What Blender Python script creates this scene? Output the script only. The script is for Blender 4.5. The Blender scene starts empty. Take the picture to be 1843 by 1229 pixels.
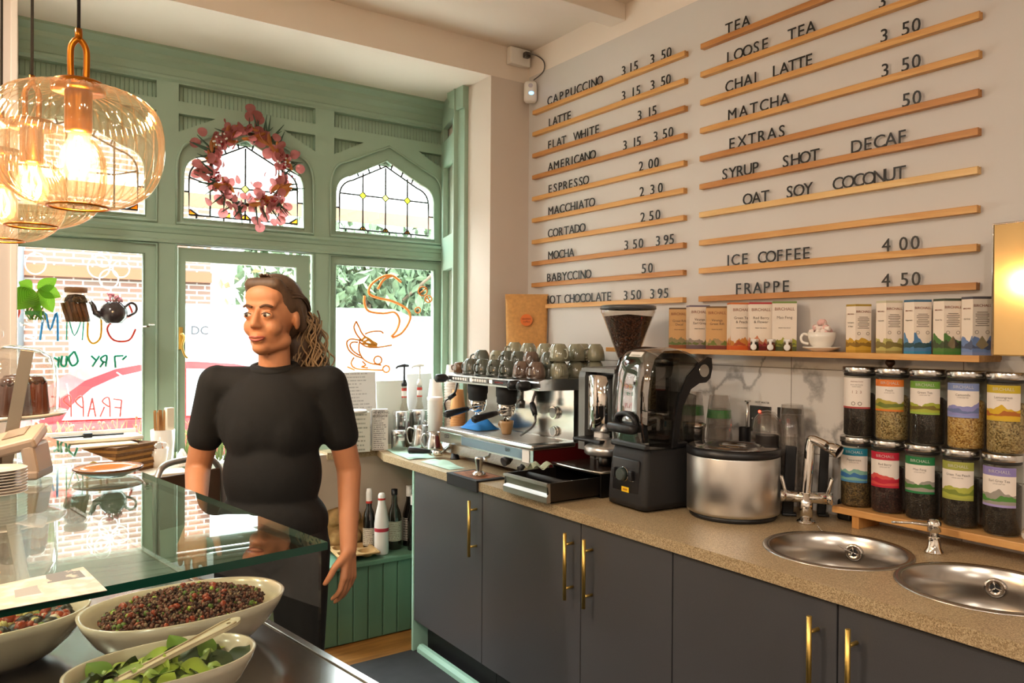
import bpy, bmesh, math, random
from mathutils import Vector, Matrix, Euler
from mathutils.geometry import tessellate_polygon
random.seed(7)
SC = bpy.context.scene
COL = SC.collection
PI = math.pi
R = math.radians

# ------------------------------------------------------------------ camera
# level view into the corner of the cafe: x runs along the shopfront, y towards it
CAM_H = 1.52
YAW, PITCH, ROLL = 0.60489, -0.00667, 0.00636
FPX, CXP, CYP = 1399.0, 921.5, 614.5
_f = Vector((math.sin(YAW)*math.cos(PITCH), math.cos(YAW)*math.cos(PITCH), math.sin(PITCH)))
_r0 = Vector((math.cos(YAW), -math.sin(YAW), 0))
_u0 = _r0.cross(_f)
_r = math.cos(ROLL)*_r0 + math.sin(ROLL)*_u0
_u = -math.sin(ROLL)*_r0 + math.cos(ROLL)*_u0
cam = bpy.data.cameras.new('camera')
cam.sensor_width = 36.0
cam.lens = 36.0*FPX/1843.0
cam.clip_start = 0.05
cam_o = bpy.data.objects.new('camera', cam)
COL.objects.link(cam_o)
cam_o.matrix_world = Matrix(((_r.x, _u.x, -_f.x, 0), (_r.y, _u.y, -_f.y, 0), (_r.z, _u.z, -_f.z, CAM_H), (0, 0, 0, 1)))
SC.camera = cam_o

def _ray(px, py):
    return _f + (px-CXP)/FPX*_r - (py-CYP)/FPX*_u
def on_x(px, py, X):
    d = _ray(px, py); t = X/d.x
    return Vector((X, d.y*t, CAM_H+d.z*t))
def on_y(px, py, Y):
    d = _ray(px, py); t = Y/d.y
    return Vector((d.x*t, Y, CAM_H+d.z*t))
def on_z(px, py, Z):
    d = _ray(px, py); t = (Z-CAM_H)/d.z
    return Vector((d.x*t, d.y*t, Z))

# ------------------------------------------------------------------ colour management, world, sun, lamps of the room
vs = SC.view_settings
vs.view_transform = 'Standard'
vs.look = 'None'
vs.gamma = 1.0
vs.use_curve_mapping = False
vs.exposure = 1.0
SC.cycles.max_bounces = 8
SC.cycles.transparent_max_bounces = 24
SC.cycles.glossy_bounces = 5
SC.cycles.sample_clamp_indirect = 6.0
SC.cycles.caustics_reflective = False
SC.cycles.caustics_refractive = False

W = bpy.data.worlds.new('sky'); SC.world = W
W.use_nodes = True
_nt = W.node_tree; _nt.nodes.clear()
_o = _nt.nodes.new('ShaderNodeOutputWorld'); _b = _nt.nodes.new('ShaderNodeBackground')
_b.inputs[0].default_value = (0.90, 0.96, 1.0, 1); _b.inputs[1].default_value = 6.5
_tc = _nt.nodes.new('ShaderNodeTexCoord'); _sp = _nt.nodes.new('ShaderNodeSeparateXYZ')      # overcast sky, brightest overhead
_mr = _nt.nodes.new('ShaderNodeMapRange')
_mr.inputs[1].default_value = 0.0; _mr.inputs[2].default_value = 1.0; _mr.inputs[3].default_value = 2.0; _mr.inputs[4].default_value = 17.0
_nt.links.new(_tc.outputs['Generated'], _sp.inputs[0]); _nt.links.new(_sp.outputs[2], _mr.inputs[0]); _nt.links.new(_mr.outputs[0], _b.inputs[1])
_nt.links.new(_b.outputs[0], _o.inputs[0])

def lamp(name, kind, loc, energy, color, rot=(0, 0, 0), **kw):
    l = bpy.data.lights.new(name, kind); l.energy = energy; l.color = color
    for k, v in kw.items(): setattr(l, k, v)
    o = bpy.data.objects.new(name, l); COL.objects.link(o); o.location = loc; o.rotation_euler = rot
    return o
lamp('sun', 'SUN', (0, 0, 20), 4.5, (1, 0.96, 0.9), rot=(R(24), 0, R(-12)), angle=R(3))

WARM = (1.0, 0.89, 0.76)
DOWNLIGHTS = [(-0.5, -0.6), (-1.9, 0.6), (-0.7, 2.3), (-1.9, 2.3), (0.6, -2.2), (-1.5, -2.2)]
for _x, _y in DOWNLIGHTS:
    lamp('ceiling_lamp_light', 'AREA', (_x, _y, 3.02), 16.5, WARM, shape='DISK', size=0.13)

# ------------------------------------------------------------------ materials
def lin(c):
    if isinstance(c, str):
        c = c.lstrip('#'); c = tuple(int(c[i:i+2], 16) for i in (0, 2, 4))
    o = []
    for v in c:
        v /= 255.0
        o.append(v/12.92 if v <= 0.04045 else ((v+0.055)/1.055)**2.4)
    return (o[0], o[1], o[2], 1.0)

class NT:
    def __init__(s, name):
        s.m = bpy.data.materials.new(name); s.m.use_nodes = True
        s.t = s.m.node_tree; s.t.nodes.clear()
        s.out = s.t.nodes.new('ShaderNodeOutputMaterial')
    def n(s, typ, ins=None, **kw):
        nd = s.t.nodes.new('ShaderNode'+typ)
        for k, v in kw.items(): setattr(nd, k, v)
        if ins:
            for k, v in ins.items():
                if isinstance(v, bpy.types.NodeSocket): s.t.links.new(v, nd.inputs[k])
                else: nd.inputs[k].default_value = v
        return nd
    def math(s, op, a, b=0.0, c=None, clamp=False):
        ins = {0: a, 1: b}
        if c is not None: ins[2] = c
        return s.n('Math', ins, operation=op, use_clamp=clamp).outputs[0]
    def mix(s, fac, a, b):
        nd = s.t.nodes.new('ShaderNodeMix'); nd.data_type = 'RGBA'
        for i, v in ((0, fac), (6, a), (7, b)):
            if isinstance(v, bpy.types.NodeSocket): s.t.links.new(v, nd.inputs[i])
            else: nd.inputs[i].default_value = v
        return nd.outputs[2]
    def surf(s, sock): s.t.links.new(sock, s.out.inputs[0])

def M(name, col, rough=0.5, metal=0.0, var=0.0, vscale=12.0, bump=0.0, bscale=60.0, coat=0.0, emit=None, es=1.0, stretch=None, aniso=0.0, sss=0.0, trans=0.0):
    k = NT(name)
    c = lin(col)
    p = k.n('BsdfPrincipled', {'Base Color': c, 'Roughness': rough, 'Metallic': metal})
    if coat: p.inputs['Coat Weight'].default_value = coat; p.inputs['Coat Roughness'].default_value = 0.08
    if aniso: p.inputs['Anisotropic'].default_value = aniso
    if trans: p.inputs['Transmission Weight'].default_value = trans
    if sss:
        p.inputs['Subsurface Weight'].default_value = sss; p.inputs['Subsurface Radius'].default_value = (0.01, 0.004, 0.002)
    if emit:
        p.inputs['Emission Color'].default_value = lin(emit); p.inputs['Emission Strength'].default_value = es
    if var or bump:
        tc = k.n('TexCoord').outputs['Object']
        if stretch: tc = k.n('Mapping', {0: tc, 3: stretch}).outputs[0]
    if var:
        nz = k.n('TexNoise', {'Vector': tc, 'Scale': vscale, 'Detail': 5.0}).outputs[0]
        f = k.n('MapRange', {0: nz, 1: 0.3, 2: 0.7}).outputs[0]
        a = tuple(min(1, v*(1+var)) for v in c[:3])+(1,); b = tuple(v*(1-var) for v in c[:3])+(1,)
        k.t.links.new(k.mix(f, b, a), p.inputs['Base Color'])
    if bump:
        nz = k.n('TexNoise', {'Vector': tc, 'Scale': bscale, 'Detail': 4.0}).outputs[0]
        bp = k.n('Bump', {'Strength': bump, 'Distance': 0.002, 'Height': nz}).outputs[0]
        k.t.links.new(bp, p.inputs['Normal'])
    k.surf(p.outputs[0])
    return k.m

def glass_mat(name, tint='#ffffff', refl=1.0, rough=0.0, haze=0.0, hazecol='#ffffff', f0=0.04):
    """thin clear glass: what lies behind shows through, the mirror share grows towards grazing"""
    k = NT(name)
    g = k.n('NewGeometry')
    dt = k.n('VectorMath', {0: g.outputs['Normal'], 1: g.outputs['Incoming']}, operation='DOT_PRODUCT').outputs['Value']
    q = k.math('SUBTRACT', 1.0, k.math('ABSOLUTE', dt), clamp=True)
    fr = k.math('MULTIPLY_ADD', k.math('POWER', q, 5.0), (1-f0)*refl, f0*refl, clamp=True)
    tr = k.n('BsdfTransparent', {0: lin(tint)}).outputs[0]
    if haze:
        df = k.n('BsdfDiffuse', {0: lin(hazecol)}).outputs[0]
        tl = k.n('BsdfTranslucent', {0: lin(hazecol)}).outputs[0]
        h = k.n('MixShader', {0: 0.5, 1: df, 2: tl}).outputs[0]
        tr = k.n('MixShader', {0: haze, 1: tr, 2: h}).outputs[0]
    gl = k.n('BsdfGlossy', {0: (1, 1, 1, 1), 'Roughness': rough}).outputs[0]
    k.surf(k.n('MixShader', {0: fr, 1: tr, 2: gl}).outputs[0])
    return k.m

def wood_mat(name, c1, c2, axis='Y', scale=1.0, rough=0.45, bump=0.15):
    k = NT(name)
    tc = k.n('TexCoord').outputs['Object']
    sc = {'X': (1.2, 14, 14), 'Y': (14, 1.2, 14), 'Z': (14, 14, 1.2)}[axis]
    mp = k.n('Mapping', {0: tc, 3: tuple(v*scale for v in sc)}).outputs[0]
    nz = k.n('TexNoise', {'Vector': mp, 'Scale': 3.0, 'Detail': 8.0, 'Roughness': 0.62, 'Distortion': 0.6}).outputs[0]
    f = k.n('MapRange', {0: nz, 1: 0.32, 2: 0.70}).outputs[0]
    p = k.n('BsdfPrincipled', {'Base Color': k.mix(f, lin(c1), lin(c2)), 'Roughness': rough})
    bp = k.n('Bump', {'Strength': bump, 'Distance': 0.001, 'Height': nz}).outputs[0]
    k.t.links.new(bp, p.inputs['Normal'])
    k.surf(p.outputs[0]); return k.m

def stone_mat(name):
    k = NT(name)
    tc = k.n('TexCoord').outputs['Object']
    v1 = k.n('TexVoronoi', {'Vector': tc, 'Scale': 430.0}).outputs['Color']
    g = k.n('SeparateColor', {0: v1}).outputs[0]
    c = k.mix(k.n('MapRange', {0: g, 1: 0.05, 2: 0.95}).outputs[0], lin('#957c5a'), lin('#d3bd97'))
    n2 = k.n('TexNoise', {'Vector': tc, 'Scale': 330.0, 'Detail': 4.0}).outputs[0]
    c = k.mix(k.n('MapRange', {0: n2, 1: 0.60, 2: 0.68}).outputs[0], c, lin('#5f4b35'))
    n3 = k.n('TexNoise', {'Vector': tc, 'Scale': 6.0, 'Detail': 3.0}).outputs[0]
    c = k.mix(k.n('MapRange', {0: n3, 1: 0.3, 2: 0.9, 3: 0.0, 4: 0.25}).outputs[0], c, lin('#8a6c48'))
    p = k.n('BsdfPrincipled', {'Base Color': c, 'Roughness': 0.33}); k.surf(p.outputs[0]); return k.m

def speckle_mat(name, cols, scale=300.0, rough=0.8, bump=0.6, dist=0.004):
    """loose tea, beans, seeds: cells of mixed colours with relief"""
    k = NT(name)
    tc = k.n('TexCoord').outputs['Object']
    v = k.n('TexVoronoi', {'Vector': tc, 'Scale': scale})
    g = k.n('SeparateColor', {0: v.outputs['Color']}).outputs[0]
    r = k.n('ValToRGB', {0: g}); cr = r.color_ramp
    cr.elements[0].color = lin(cols[0]); cr.elements[1].color = lin(cols[-1])
    for i, c in enumerate(cols[1:-1]):
        e = cr.elements.new((i+1)/(len(cols)-1)); e.color = lin(c)
    p = k.n('BsdfPrincipled', {'Base Color': r.outputs[0], 'Roughness': rough})
    d = k.math('SUBTRACT', 1.0, v.outputs['Distance'])
    bp = k.n('Bump', {'Strength': bump, 'Distance': dist, 'Height': d}).outputs[0]
    k.t.links.new(bp, p.inputs['Normal'])
    k.surf(p.outputs[0]); return k.m

def marble_mat(name):
    k = NT(name)
    tc = k.n('TexCoord').outputs['Object']
    d = k.n('TexNoise', {'Vector': tc, 'Scale': 2.6, 'Detail': 6.0, 'Roughness': 0.6}).outputs['Color']
    mp = k.n('VectorMath', {0: tc, 1: k.n('VectorMath', {0: d, 1: (0.30, 0.30, 0.30)}, operation='MULTIPLY').outputs[0]}, operation='ADD').outputs[0]
    wv = k.n('TexNoise', {'Vector': mp, 'Scale': 1.5, 'Detail': 2.0}).outputs[0]
    v = k.math('ABSOLUTE', k.math('SUBTRACT', wv, 0.5))
    vein = k.n('MapRange', {0: v, 1: 0.0, 2: 0.011, 3: 0.62, 4: 0.0}).outputs[0]
    soft = k.n('MapRange', {0: v, 1: 0.0, 2: 0.10, 3: 0.22, 4: 0.0}).outputs[0]
    c = k.mix(soft, lin('#e9e4de'), lin('#b9b2aa'))
    c = k.mix(vein, c, lin('#6e6a66'))
    # joints of the large tiles
    sx = k.n('SeparateXYZ', {0: tc})
    jy = k.math('ABSOLUTE', k.math('SUBTRACT', k.math('FRACT', k.math('MULTIPLY_ADD', sx.outputs[1], 1/0.60, 0.08)), 0.5))
    jz = k.math('ABSOLUTE', k.math('SUBTRACT', k.math('FRACT', k.math('MULTIPLY_ADD', sx.outputs[2], 1/0.30, 0.30)), 0.5))
    j = k.math('MAXIMUM', k.math('GREATER_THAN', jy, 0.4975), k.math('GREATER_THAN', jz, 0.495))
    c = k.mix(j, c, lin('#8d857b'))
    p = k.n('BsdfPrincipled', {'Base Color': c, 'Roughness': 0.12}); k.surf(p.outputs[0]); return k.m

def brick_mat(name, c1, c2, mortar, sc=1.0):
    k = NT(name)
    tc = k.n('TexCoord').outputs['Object']
    s = k.n('SeparateXYZ', {0: tc})
    v = k.n('CombineXYZ', {0: k.math('ADD', s.outputs[0], s.outputs[1]), 1: s.outputs[2]}).outputs[0]
    b = k.n('TexBrick', {'Vector': v, 'Color1': lin(c1), 'Color2': lin(c2), 'Mortar': lin(mortar), 'Scale': 1.0, 'Mortar Size': 0.012, 'Brick Width': 0.34*sc, 'Row Height': 0.112*sc, 'Bias': 0.0})
    p = k.n('BsdfPrincipled', {'Base Color': b.outputs[0], 'Roughness': 0.9}); k.surf(p.outputs[0]); return k.m

def label_mat(name, top, hill1, hill2, base, paper='#efe7dd', h=0.30, amp=0.34, topband=0.80, freq=2.2, seed=0.0, foot=0.06):
    """printed label: colour band, paper, two ranges of hills, foot strip (uses the label's own UV)"""
    k = NT(name)
    uv = k.n('TexCoord').outputs['UV']
    s = k.n('SeparateXYZ', {0: uv}); u, v = s.outputs[0], s.outputs[1]
    def ridge(fr, sd, a, b):
        nz = k.n('TexNoise', {'W': k.math('MULTIPLY_ADD', u, fr, sd), 'Scale': 1.0, 'Detail': 2.0}, noise_dimensions='1D').outputs[0]
        return k.math('MULTIPLY_ADD', nz, a, b)
    c = k.mix(k.math('GREATER_THAN', v, topband), lin(paper), lin(top))
    c = k.mix(k.math('LESS_THAN', v, ridge(freq, seed, amp*1.7, h-amp*0.55)), c, lin(hill1))
    c = k.mix(k.math('LESS_THAN', v, ridge(freq*1.3, seed+9.1, amp, h-amp*0.55)), c, lin(hill2))
    c = k.mix(k.math('LESS_THAN', v, ridge(freq*0.9, seed+4.7, amp*0.5, h*0.28)), c, lin(hill1))
    c = k.mix(k.math('LESS_THAN', v, foot), c, lin(base))
    p = k.n('BsdfPrincipled', {'Base Color': c, 'Roughness': 0.5}); k.surf(p.outputs[0]); return k.m

def lines_mat(name, paper, ink, n=18, rough=0.7, lo=0.1, hi=0.9):
    """sheet of print: rows of broken dark marks on paper, by UV"""
    k = NT(name)
    uv = k.n('TexCoord').outputs['UV']
    s = k.n('SeparateXYZ', {0: uv}); u, v = s.outputs[0], s.outputs[1]
    fr = k.math('FRACT', k.math('MULTIPLY', v, n))
    row = k.math('FLOOR', k.math('MULTIPLY', v, n))
    inrow = k.math('MULTIPLY', k.math('GREATER_THAN', fr, 0.35), k.math('LESS_THAN', fr, 0.72))
    nz = k.n('TexNoise', {'Vector': k.n('CombineXYZ', {0: k.math('MULTIPLY', u, 40.0), 1: k.math('MULTIPLY', row, 7.3)}).outputs[0], 'Scale': 1.0}, noise_dimensions='2D').outputs[0]
    on = k.math('MULTIPLY', inrow, k.math('GREATER_THAN', nz, 0.45))
    rl = k.n('TexNoise', {'W': k.math('MULTIPLY', row, 3.1), 'Scale': 1.0}, noise_dimensions='1D').outputs[0]
    on = k.math('MULTIPLY', on, k.math('LESS_THAN', u, k.math('MULTIPLY_ADD', rl, 1.0, 0.25)))
    on = k.math('MULTIPLY', on, k.math('MULTIPLY', k.math('GREATER_THAN', u, lo), k.math('LESS_THAN', u, hi)))
    p = k.n('BsdfPrincipled', {'Base Color': k.mix(on, lin(paper), lin(ink)), 'Roughness': rough}); k.surf(p.outputs[0]); return k.m

# ------------------------------------------------------------------ mesh building
class MB:
    def __init__(s, xf=None):
        s.v = []; s.f = []; s.m = []; s.uv = {}; s.sm = []; s.xf = xf
    def add(s, vs, fs, mat=0, smooth=False, uvs=None):
        b = len(s.v)
        s.v += [tuple(s.xf @ Vector(p)) if s.xf else tuple(p) for p in vs]
        for i, f in enumerate(fs):
            if uvs: s.uv[len(s.f)] = uvs[i]
            s.f.append([b+j for j in f]); s.m.append(mat); s.sm.append(smooth)
        return s
    def box(s, c, d, bev=0.0, rz=0.0, mat=0, seg=2, rot=None):
        x, y, z = d[0]/2, d[1]/2, d[2]/2
        M4 = Matrix.Translation(Vector(c)) @ (rot.to_4x4() if rot else Matrix.Rotation(rz, 4, 'Z'))
        if bev <= 0:
            vs = [M4 @ Vector(p) for p in ((-x,-y,-z),(x,-y,-z),(x,y,-z),(-x,y,-z),(-x,-y,z),(x,-y,z),(x,y,z),(-x,y,z))]
            return s.add(vs, [(0,3,2,1),(4,5,6,7),(0,1,5,4),(1,2,6,5),(2,3,7,6),(3,0,4,7)], mat)
        bm = bmesh.new(); bmesh.ops.create_cube(bm, size=1.0)
        for v in bm.verts: v.co = Vector((v.co.x*d[0], v.co.y*d[1], v.co.z*d[2]))
        bmesh.ops.bevel(bm, geom=bm.edges[:], offset=min(bev, min(d)*0.49), segments=seg, affect='EDGES', profile=0.5)
        bm.verts.index_update()
        s.add([M4 @ v.co for v in bm.verts], [[v.index for v in f.verts] for f in bm.faces], mat, seg > 2); bm.free(); return s
    def lathe(s, prof, n=32, c=(0,0,0), mat=0, smooth=True, rib=None, axis=None, caps=True):
        """prof: (r, z) from bottom to top; rib = (count, amp)"""
        c = Vector(c); M3 = axis if axis else Matrix.Identity(3)
        vs = []; fs = []
        for (r, z) in prof:
            for j in range(n):
                a = 2*PI*j/n
                rr = r + (rib[1]*math.cos(rib[0]*a) if rib else 0)
                vs.append(c + M3 @ Vector((rr*math.cos(a), rr*math.sin(a), z)))
        for i in range(len(prof)-1):
            for j in range(n):
                k = (j+1) % n
                fs.append((i*n+j, i*n+k, (i+1)*n+k, (i+1)*n+j))
        s.add(vs, fs, mat, smooth)
        if caps:
            if prof[0][0] > 1e-5: s.add(vs[:n], [tuple(range(n))[::-1]], mat)
            if prof[-1][0] > 1e-5: s.add(vs[-n:], [tuple(range(n))], mat)
        return s
    def cyl(s, p0, p1, r0, r1=None, n=20, mat=0, smooth=True, caps=True):
        p0 = Vector(p0); p1 = Vector(p1); d = p1-p0; L = d.length
        q = Vector((0,0,1)).rotation_difference(d.normalized()).to_matrix()
        return s.lathe([(r0, 0), (r0 if r1 is None else r1, L)], n, p0, mat, smooth, axis=q, caps=caps)
    def tube(s, pts, r, n=8, closed=False, mat=0, smooth=True):
        pts = [Vector(p) for p in pts]; N = len(pts)
        rs = r if isinstance(r, (list, tuple)) else [r]*N
        vs = []; fs = []; up = None
        for i, p in enumerate(pts):
            if closed: t = pts[(i+1) % N]-pts[i-1]
            else: t = pts[min(i+1, N-1)]-pts[max(i-1, 0)]
            if t.length < 1e-9: t = Vector((0,0,1))
            t.normalize()
            if up is None:
                up = Vector((0,0,1)) if abs(t.z) < 0.9 else Vector((1,0,0))
            a = up - t*up.dot(t)
            if a.length < 1e-6: a = t.orthogonal()
            a.normalize(); up = a; b = t.cross(a)
            for j in range(n):
                w = 2*PI*j/n
                vs.append(p + (a*math.cos(w)+b*math.sin(w))*rs[i])
        m = N if closed else N-1
        for i in range(m):
            for j in range(n):
                k = (j+1) % n; i2 = (i+1) % N
                fs.append((i*n+j, i*n+k, i2*n+k, i2*n+j))
        s.add(vs, fs, mat, smooth)
        if not closed:
            s.add(vs[:n], [tuple(range(n))[::-1]], mat); s.add(vs[-n:], [tuple(range(n))], mat)
        return s
    def prism(s, poly, d0, d1, plane='xz', mat=0, smooth=False):
        """extrude a 2-D outline: plane xz goes along y, xy along z, yz along x"""
        def P(a, b, d): return {'xz': (a, d, b), 'xy': (a, b, d), 'yz': (d, a, b)}[plane]
        n = len(poly)
        vs = [P(a, b, d0) for a, b in poly]+[P(a, b, d1) for a, b in poly]
        s.add(vs, [(i, (i+1) % n, n+(i+1) % n, n+i) for i in range(n)], mat, smooth)
        tri = tessellate_polygon([[Vector((a, b, 0)) for a, b in poly]])
        s.add(vs, [tuple(t) for t in tri]+[tuple(n+i for i in t)[::-1] for t in tri], mat)
        return s
    def plate(s, outer, holes, y0, y1, mat=0, place=None):
        """flat plate in the xz plane with holes cut through, y0 front to y1 back"""
        loops = [outer]+holes
        tri = tessellate_polygon([[Vector((a, b, 0)) for a, b in l] for l in loops])
        flat = [p for l in loops for p in l]; n = len(flat)
        vs = [Vector((a, y0, b)) for a, b in flat]+[Vector((a, y1, b)) for a, b in flat]
        fs = [tuple(t) for t in tri]+[tuple(n+i for i in t)[::-1] for t in tri]
        o = 0
        for l in loops:
            for i in range(len(l)):
                j = (i+1) % len(l); fs.append((o+i, o+j, n+o+j, n+o+i))
            o += len(l)
        if place: vs = [place @ v for v in vs]
        return s.add(vs, fs, mat)
    def ball(s, c, r, nu=16, nv=10, rot=None, mat=0):
        if not isinstance(r, (tuple, list)): r = (r, r, r)
        c = Vector(c); vs = []; fs = []
        for i in range(1, nv):
            t = PI*i/nv
            for j in range(nu):
                a = 2*PI*j/nu
                p = Vector((r[0]*math.sin(t)*math.cos(a), r[1]*math.sin(t)*math.sin(a), -r[2]*math.cos(t)))
                vs.append(c+(rot @ p if rot else p))
        b = Vector((0, 0, -r[2])); t_ = Vector((0, 0, r[2]))
        vs.append(c+(rot @ b if rot else b)); vs.append(c+(rot @ t_ if rot else t_))
        nb = len(vs)-2
        for i in range(nv-2):
            for j in range(nu):
                k = (j+1) % nu; fs.append((i*nu+j, i*nu+k, (i+1)*nu+k, (i+1)*nu+j))
        for j in range(nu):
            k = (j+1) % nu
            fs.append((nb, k, j)); fs.append((nb+1, (nv-2)*nu+j, (nv-2)*nu+k))
        return s.add(vs, fs, mat, True)
    def capsule(s, p0, p1, r0, r1, n=16, mat=0):
        p0 = Vector(p0); p1 = Vector(p1); d = p1-p0; L = d.length
        q = Vector((0,0,1)).rotation_difference(d.normalized()).to_matrix()
        prof = [(r0*math.cos(t), r0*math.sin(t)) for t in [-PI/2+0.01+PI/2*i/5 for i in range(6)]]
        prof += [(r1*math.cos(t), L+r1*math.sin(t)) for t in [PI/2*i/5-0.0 for i in range(5)]]+[(r1*0.02, L+r1)]
        return s.lathe(prof, n, p0, mat, True, axis=q)
    def patch(s, fn, nu, nv, mat=0, smooth=True):
        """surface from fn(u, v), with UVs"""
        vs = []; fs = []; uvs = []
        for i in range(nv+1):
            for j in range(nu+1): vs.append(fn(j/nu, i/nv))
        for i in range(nv):
            for j in range(nu):
                fs.append((i*(nu+1)+j, i*(nu+1)+j+1, (i+1)*(nu+1)+j+1, (i+1)*(nu+1)+j))
                uvs.append([(j/nu, i/nv), ((j+1)/nu, i/nv), ((j+1)/nu, (i+1)/nv), (j/nu, (i+1)/nv)])
        return s.add(vs, fs, mat, smooth, uvs)
    def mesh(s, name, mats):
        me = bpy.data.meshes.new(name)
        me.from_pydata(s.v, [], s.f)
        for m in (mats if isinstance(mats, (list, tuple)) else [mats]): me.materials.append(m)
        me.polygons.foreach_set('material_index', s.m)
        me.polygons.foreach_set('use_smooth', s.sm)
        if s.uv:
            ul = me.uv_layers.new(name='UVMap')
            for fi, co in s.uv.items():
                for k, li in enumerate(me.polygons[fi].loop_indices): ul.data[li].uv = co[k]
        me.update(); me.validate()
        return me

def obj(name, mb, mats, parent=None, loc=None, rz=0.0, fixn=True):
    me = mb.mesh(name, mats) if isinstance(mb, MB) else mb
    if fixn and isinstance(mb, MB):
        bm = bmesh.new(); bm.from_mesh(me)
        bmesh.ops.remove_doubles(bm, verts=bm.verts, dist=1e-6)
        bmesh.ops.recalc_face_normals(bm, faces=bm.faces); bm.to_mesh(me); bm.free()
    o = bpy.data.objects.new(name, me); COL.objects.link(o)
    if parent: o.parent = parent
    if loc is not None: o.location = loc
    if rz: o.rotation_euler = (0, 0, rz)
    return o
def tag(o, label, cat, group=None, kind=None):
    o['label'] = label; o['category'] = cat
    if group: o['group'] = group
    if kind: o['kind'] = kind
    return o
def thing(name, label, cat, loc=(0, 0, 0), rz=0.0, group=None):
    o = bpy.data.objects.new(name, None); COL.objects.link(o)
    o.empty_display_size = 0.05
    o.location = loc; o.rotation_euler = (0, 0, rz)
    return tag(o, label, cat, group)
def struct(name, mb, mats, parent=None, loc=None):
    o = obj(name, mb, mats, parent, loc)
    if parent is None: o['kind'] = 'structure'
    return o
def dup(root, loc, rz, label, group=None):
    r = root.copy(); COL.objects.link(r); r.location = loc; r.rotation_euler = (0, 0, rz); r['label'] = label
    if group: r['group'] = group
    for ch in list(root.children):
        c = ch.copy(); COL.objects.link(c); c.parent = r
        for g in list(ch.children):
            d = g.copy(); COL.objects.link(d); d.parent = c
    return r
def arc(cx, cz, r, a0, a1, n):
    return [(cx+r*math.cos(R(a0+(a1-a0)*i/n)), cz+r*math.sin(R(a0+(a1-a0)*i/n))) for i in range(n+1)]
def rect(x0, x1, z0, z1): return [(x0, z0), (x1, z0), (x1, z1), (x0, z1)]
def smooth_path(pts, n=6, closed=False):
    """Catmull-Rom through the points"""
    P = [Vector(p) for p in pts]; out = []; N = len(P)
    for i in range(N if closed else N-1):
        p0 = P[i-1] if (i > 0 or closed) else P[0]; p1 = P[i]; p2 = P[(i+1) % N]
        p3 = P[(i+2) % N] if (closed or i+2 < N) else P[-1]
        for k in range(n):
            t = k/n
            out.append(0.5*((2*p1)+(p2-p0)*t+(2*p0-5*p1+4*p2-p3)*t*t+(3*p1-p0-3*p2+p3)*t**3))
    if not closed: out.append(P[-1])
    return out
_gl = {}
def text_mesh(txt, size, ext, mat, align='LEFT', res=3, spacing=1.0):
    """lettering as a mesh lying in its own xy plane"""
    key = (txt, size, ext, mat.name, align, spacing)
    if key in _gl: return _gl[key]
    cu = bpy.data.curves.new('lettering', 'FONT')
    cu.body = txt; cu.size = size; cu.extrude = ext; cu.resolution_u = res; cu.align_x = align; cu.space_character = spacing
    o = bpy.data.objects.new('lettering', cu); COL.objects.link(o)
    bpy.context.view_layer.update()
    me = bpy.data.meshes.new_from_object(o.evaluated_get(bpy.context.evaluated_depsgraph_get()))
    bpy.data.objects.remove(o); bpy.data.curves.remove(cu)
    me.materials.clear(); me.materials.append(mat)
    _gl[key] = me
    return me
def write(txt, size, ext, mat, parent, origin, xdir, ydir, align='LEFT', name='lettering', spacing=1.0):
    me = text_mesh(txt, size, ext, mat, align, spacing=spacing)
    o = bpy.data.objects.new(name, me); COL.objects.link(o)
    x = Vector(xdir).normalized(); y = Vector(ydir).normalized(); z = x.cross(y); c = Vector(origin)
    if parent: o.parent = parent
    o.matrix_local = Matrix(((x.x, y.x, z.x, c.x), (x.y, y.y, z.y, c.y), (x.z, y.z, z.z, c.z), (0, 0, 0, 1)))
    return o
ORD = ['first', 'second', 'third', 'fourth', 'fifth', 'sixth', 'seventh', 'eighth', 'ninth', 'tenth', 'eleventh', 'twelfth']
# ------------------------------------------------------------------ shared materials
m_green = M('green_paint', '#9ab39f', 0.42, var=0.03, vscale=5)
m_mint = M('mint_paint', '#a4cdb9', 0.45)
m_cream = M('cream_paint', '#efe3d6', 0.75, var=0.02, vscale=2)
m_grey_wall = M('grey_wall_paint', '#d5cec8', 0.7, var=0.02, vscale=2)
m_floor_mat = M('dark_floor', '#2b2a2b', 0.7, var=0.35, vscale=9, bump=0.3, bscale=200)
m_floor_wood = wood_mat('floor_boards', '#7a4d22', '#b9803f', 'X', 0.7)
m_stone = stone_mat('speckled_stone')
m_cab = M('charcoal_laminate', '#4d4c4e', 0.38, var=0.05, vscale=300)
m_plinth = M('plinth_black', '#1d1d1f', 0.5)
m_brass = M('brushed_brass', '#e6c26c', 0.36, 1.0)
m_gold = M('aged_brass', '#b26a1e', 0.3, 1.0)
m_oak = wood_mat('oak', '#c98d4b', '#e2b06c', 'Y', 1.0)
m_oak_dark = wood_mat('oak_dark', '#b2733a', '#cf9455', 'Y', 1.0)
m_oak_light = wood_mat('oak_light', '#dcae6c', '#ecc78a', 'Y', 1.0)
m_black = M('black_plastic', '#17171a', 0.38)
m_black_matt = M('black_matt', '#1c1c1e', 0.65)
m_letter = M('black_acrylic', '#151515', 0.35)
m_steel = M('stainless', '#c9c7c4', 0.22, 1.0)
m_brush = M('brushed_steel', '#bdb9b4', 0.34, 1.0, aniso=0.6)
m_chrome = M('chrome', '#e6e4e1', 0.06, 1.0)
m_dsteel = M('dark_steel', '#6b6967', 0.3, 1.0)
m_white = M('white_ceramic', '#f1ebe2', 0.18, coat=0.5)
m_whitep = M('white_plastic', '#efebe6', 0.4)
m_paper = M('white_paper', '#f3f0ec', 0.8)
m_kraft = M('kraft_paper', '#cf9858', 0.75, var=0.12, vscale=60, bump=0.3, bscale=120)
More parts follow.
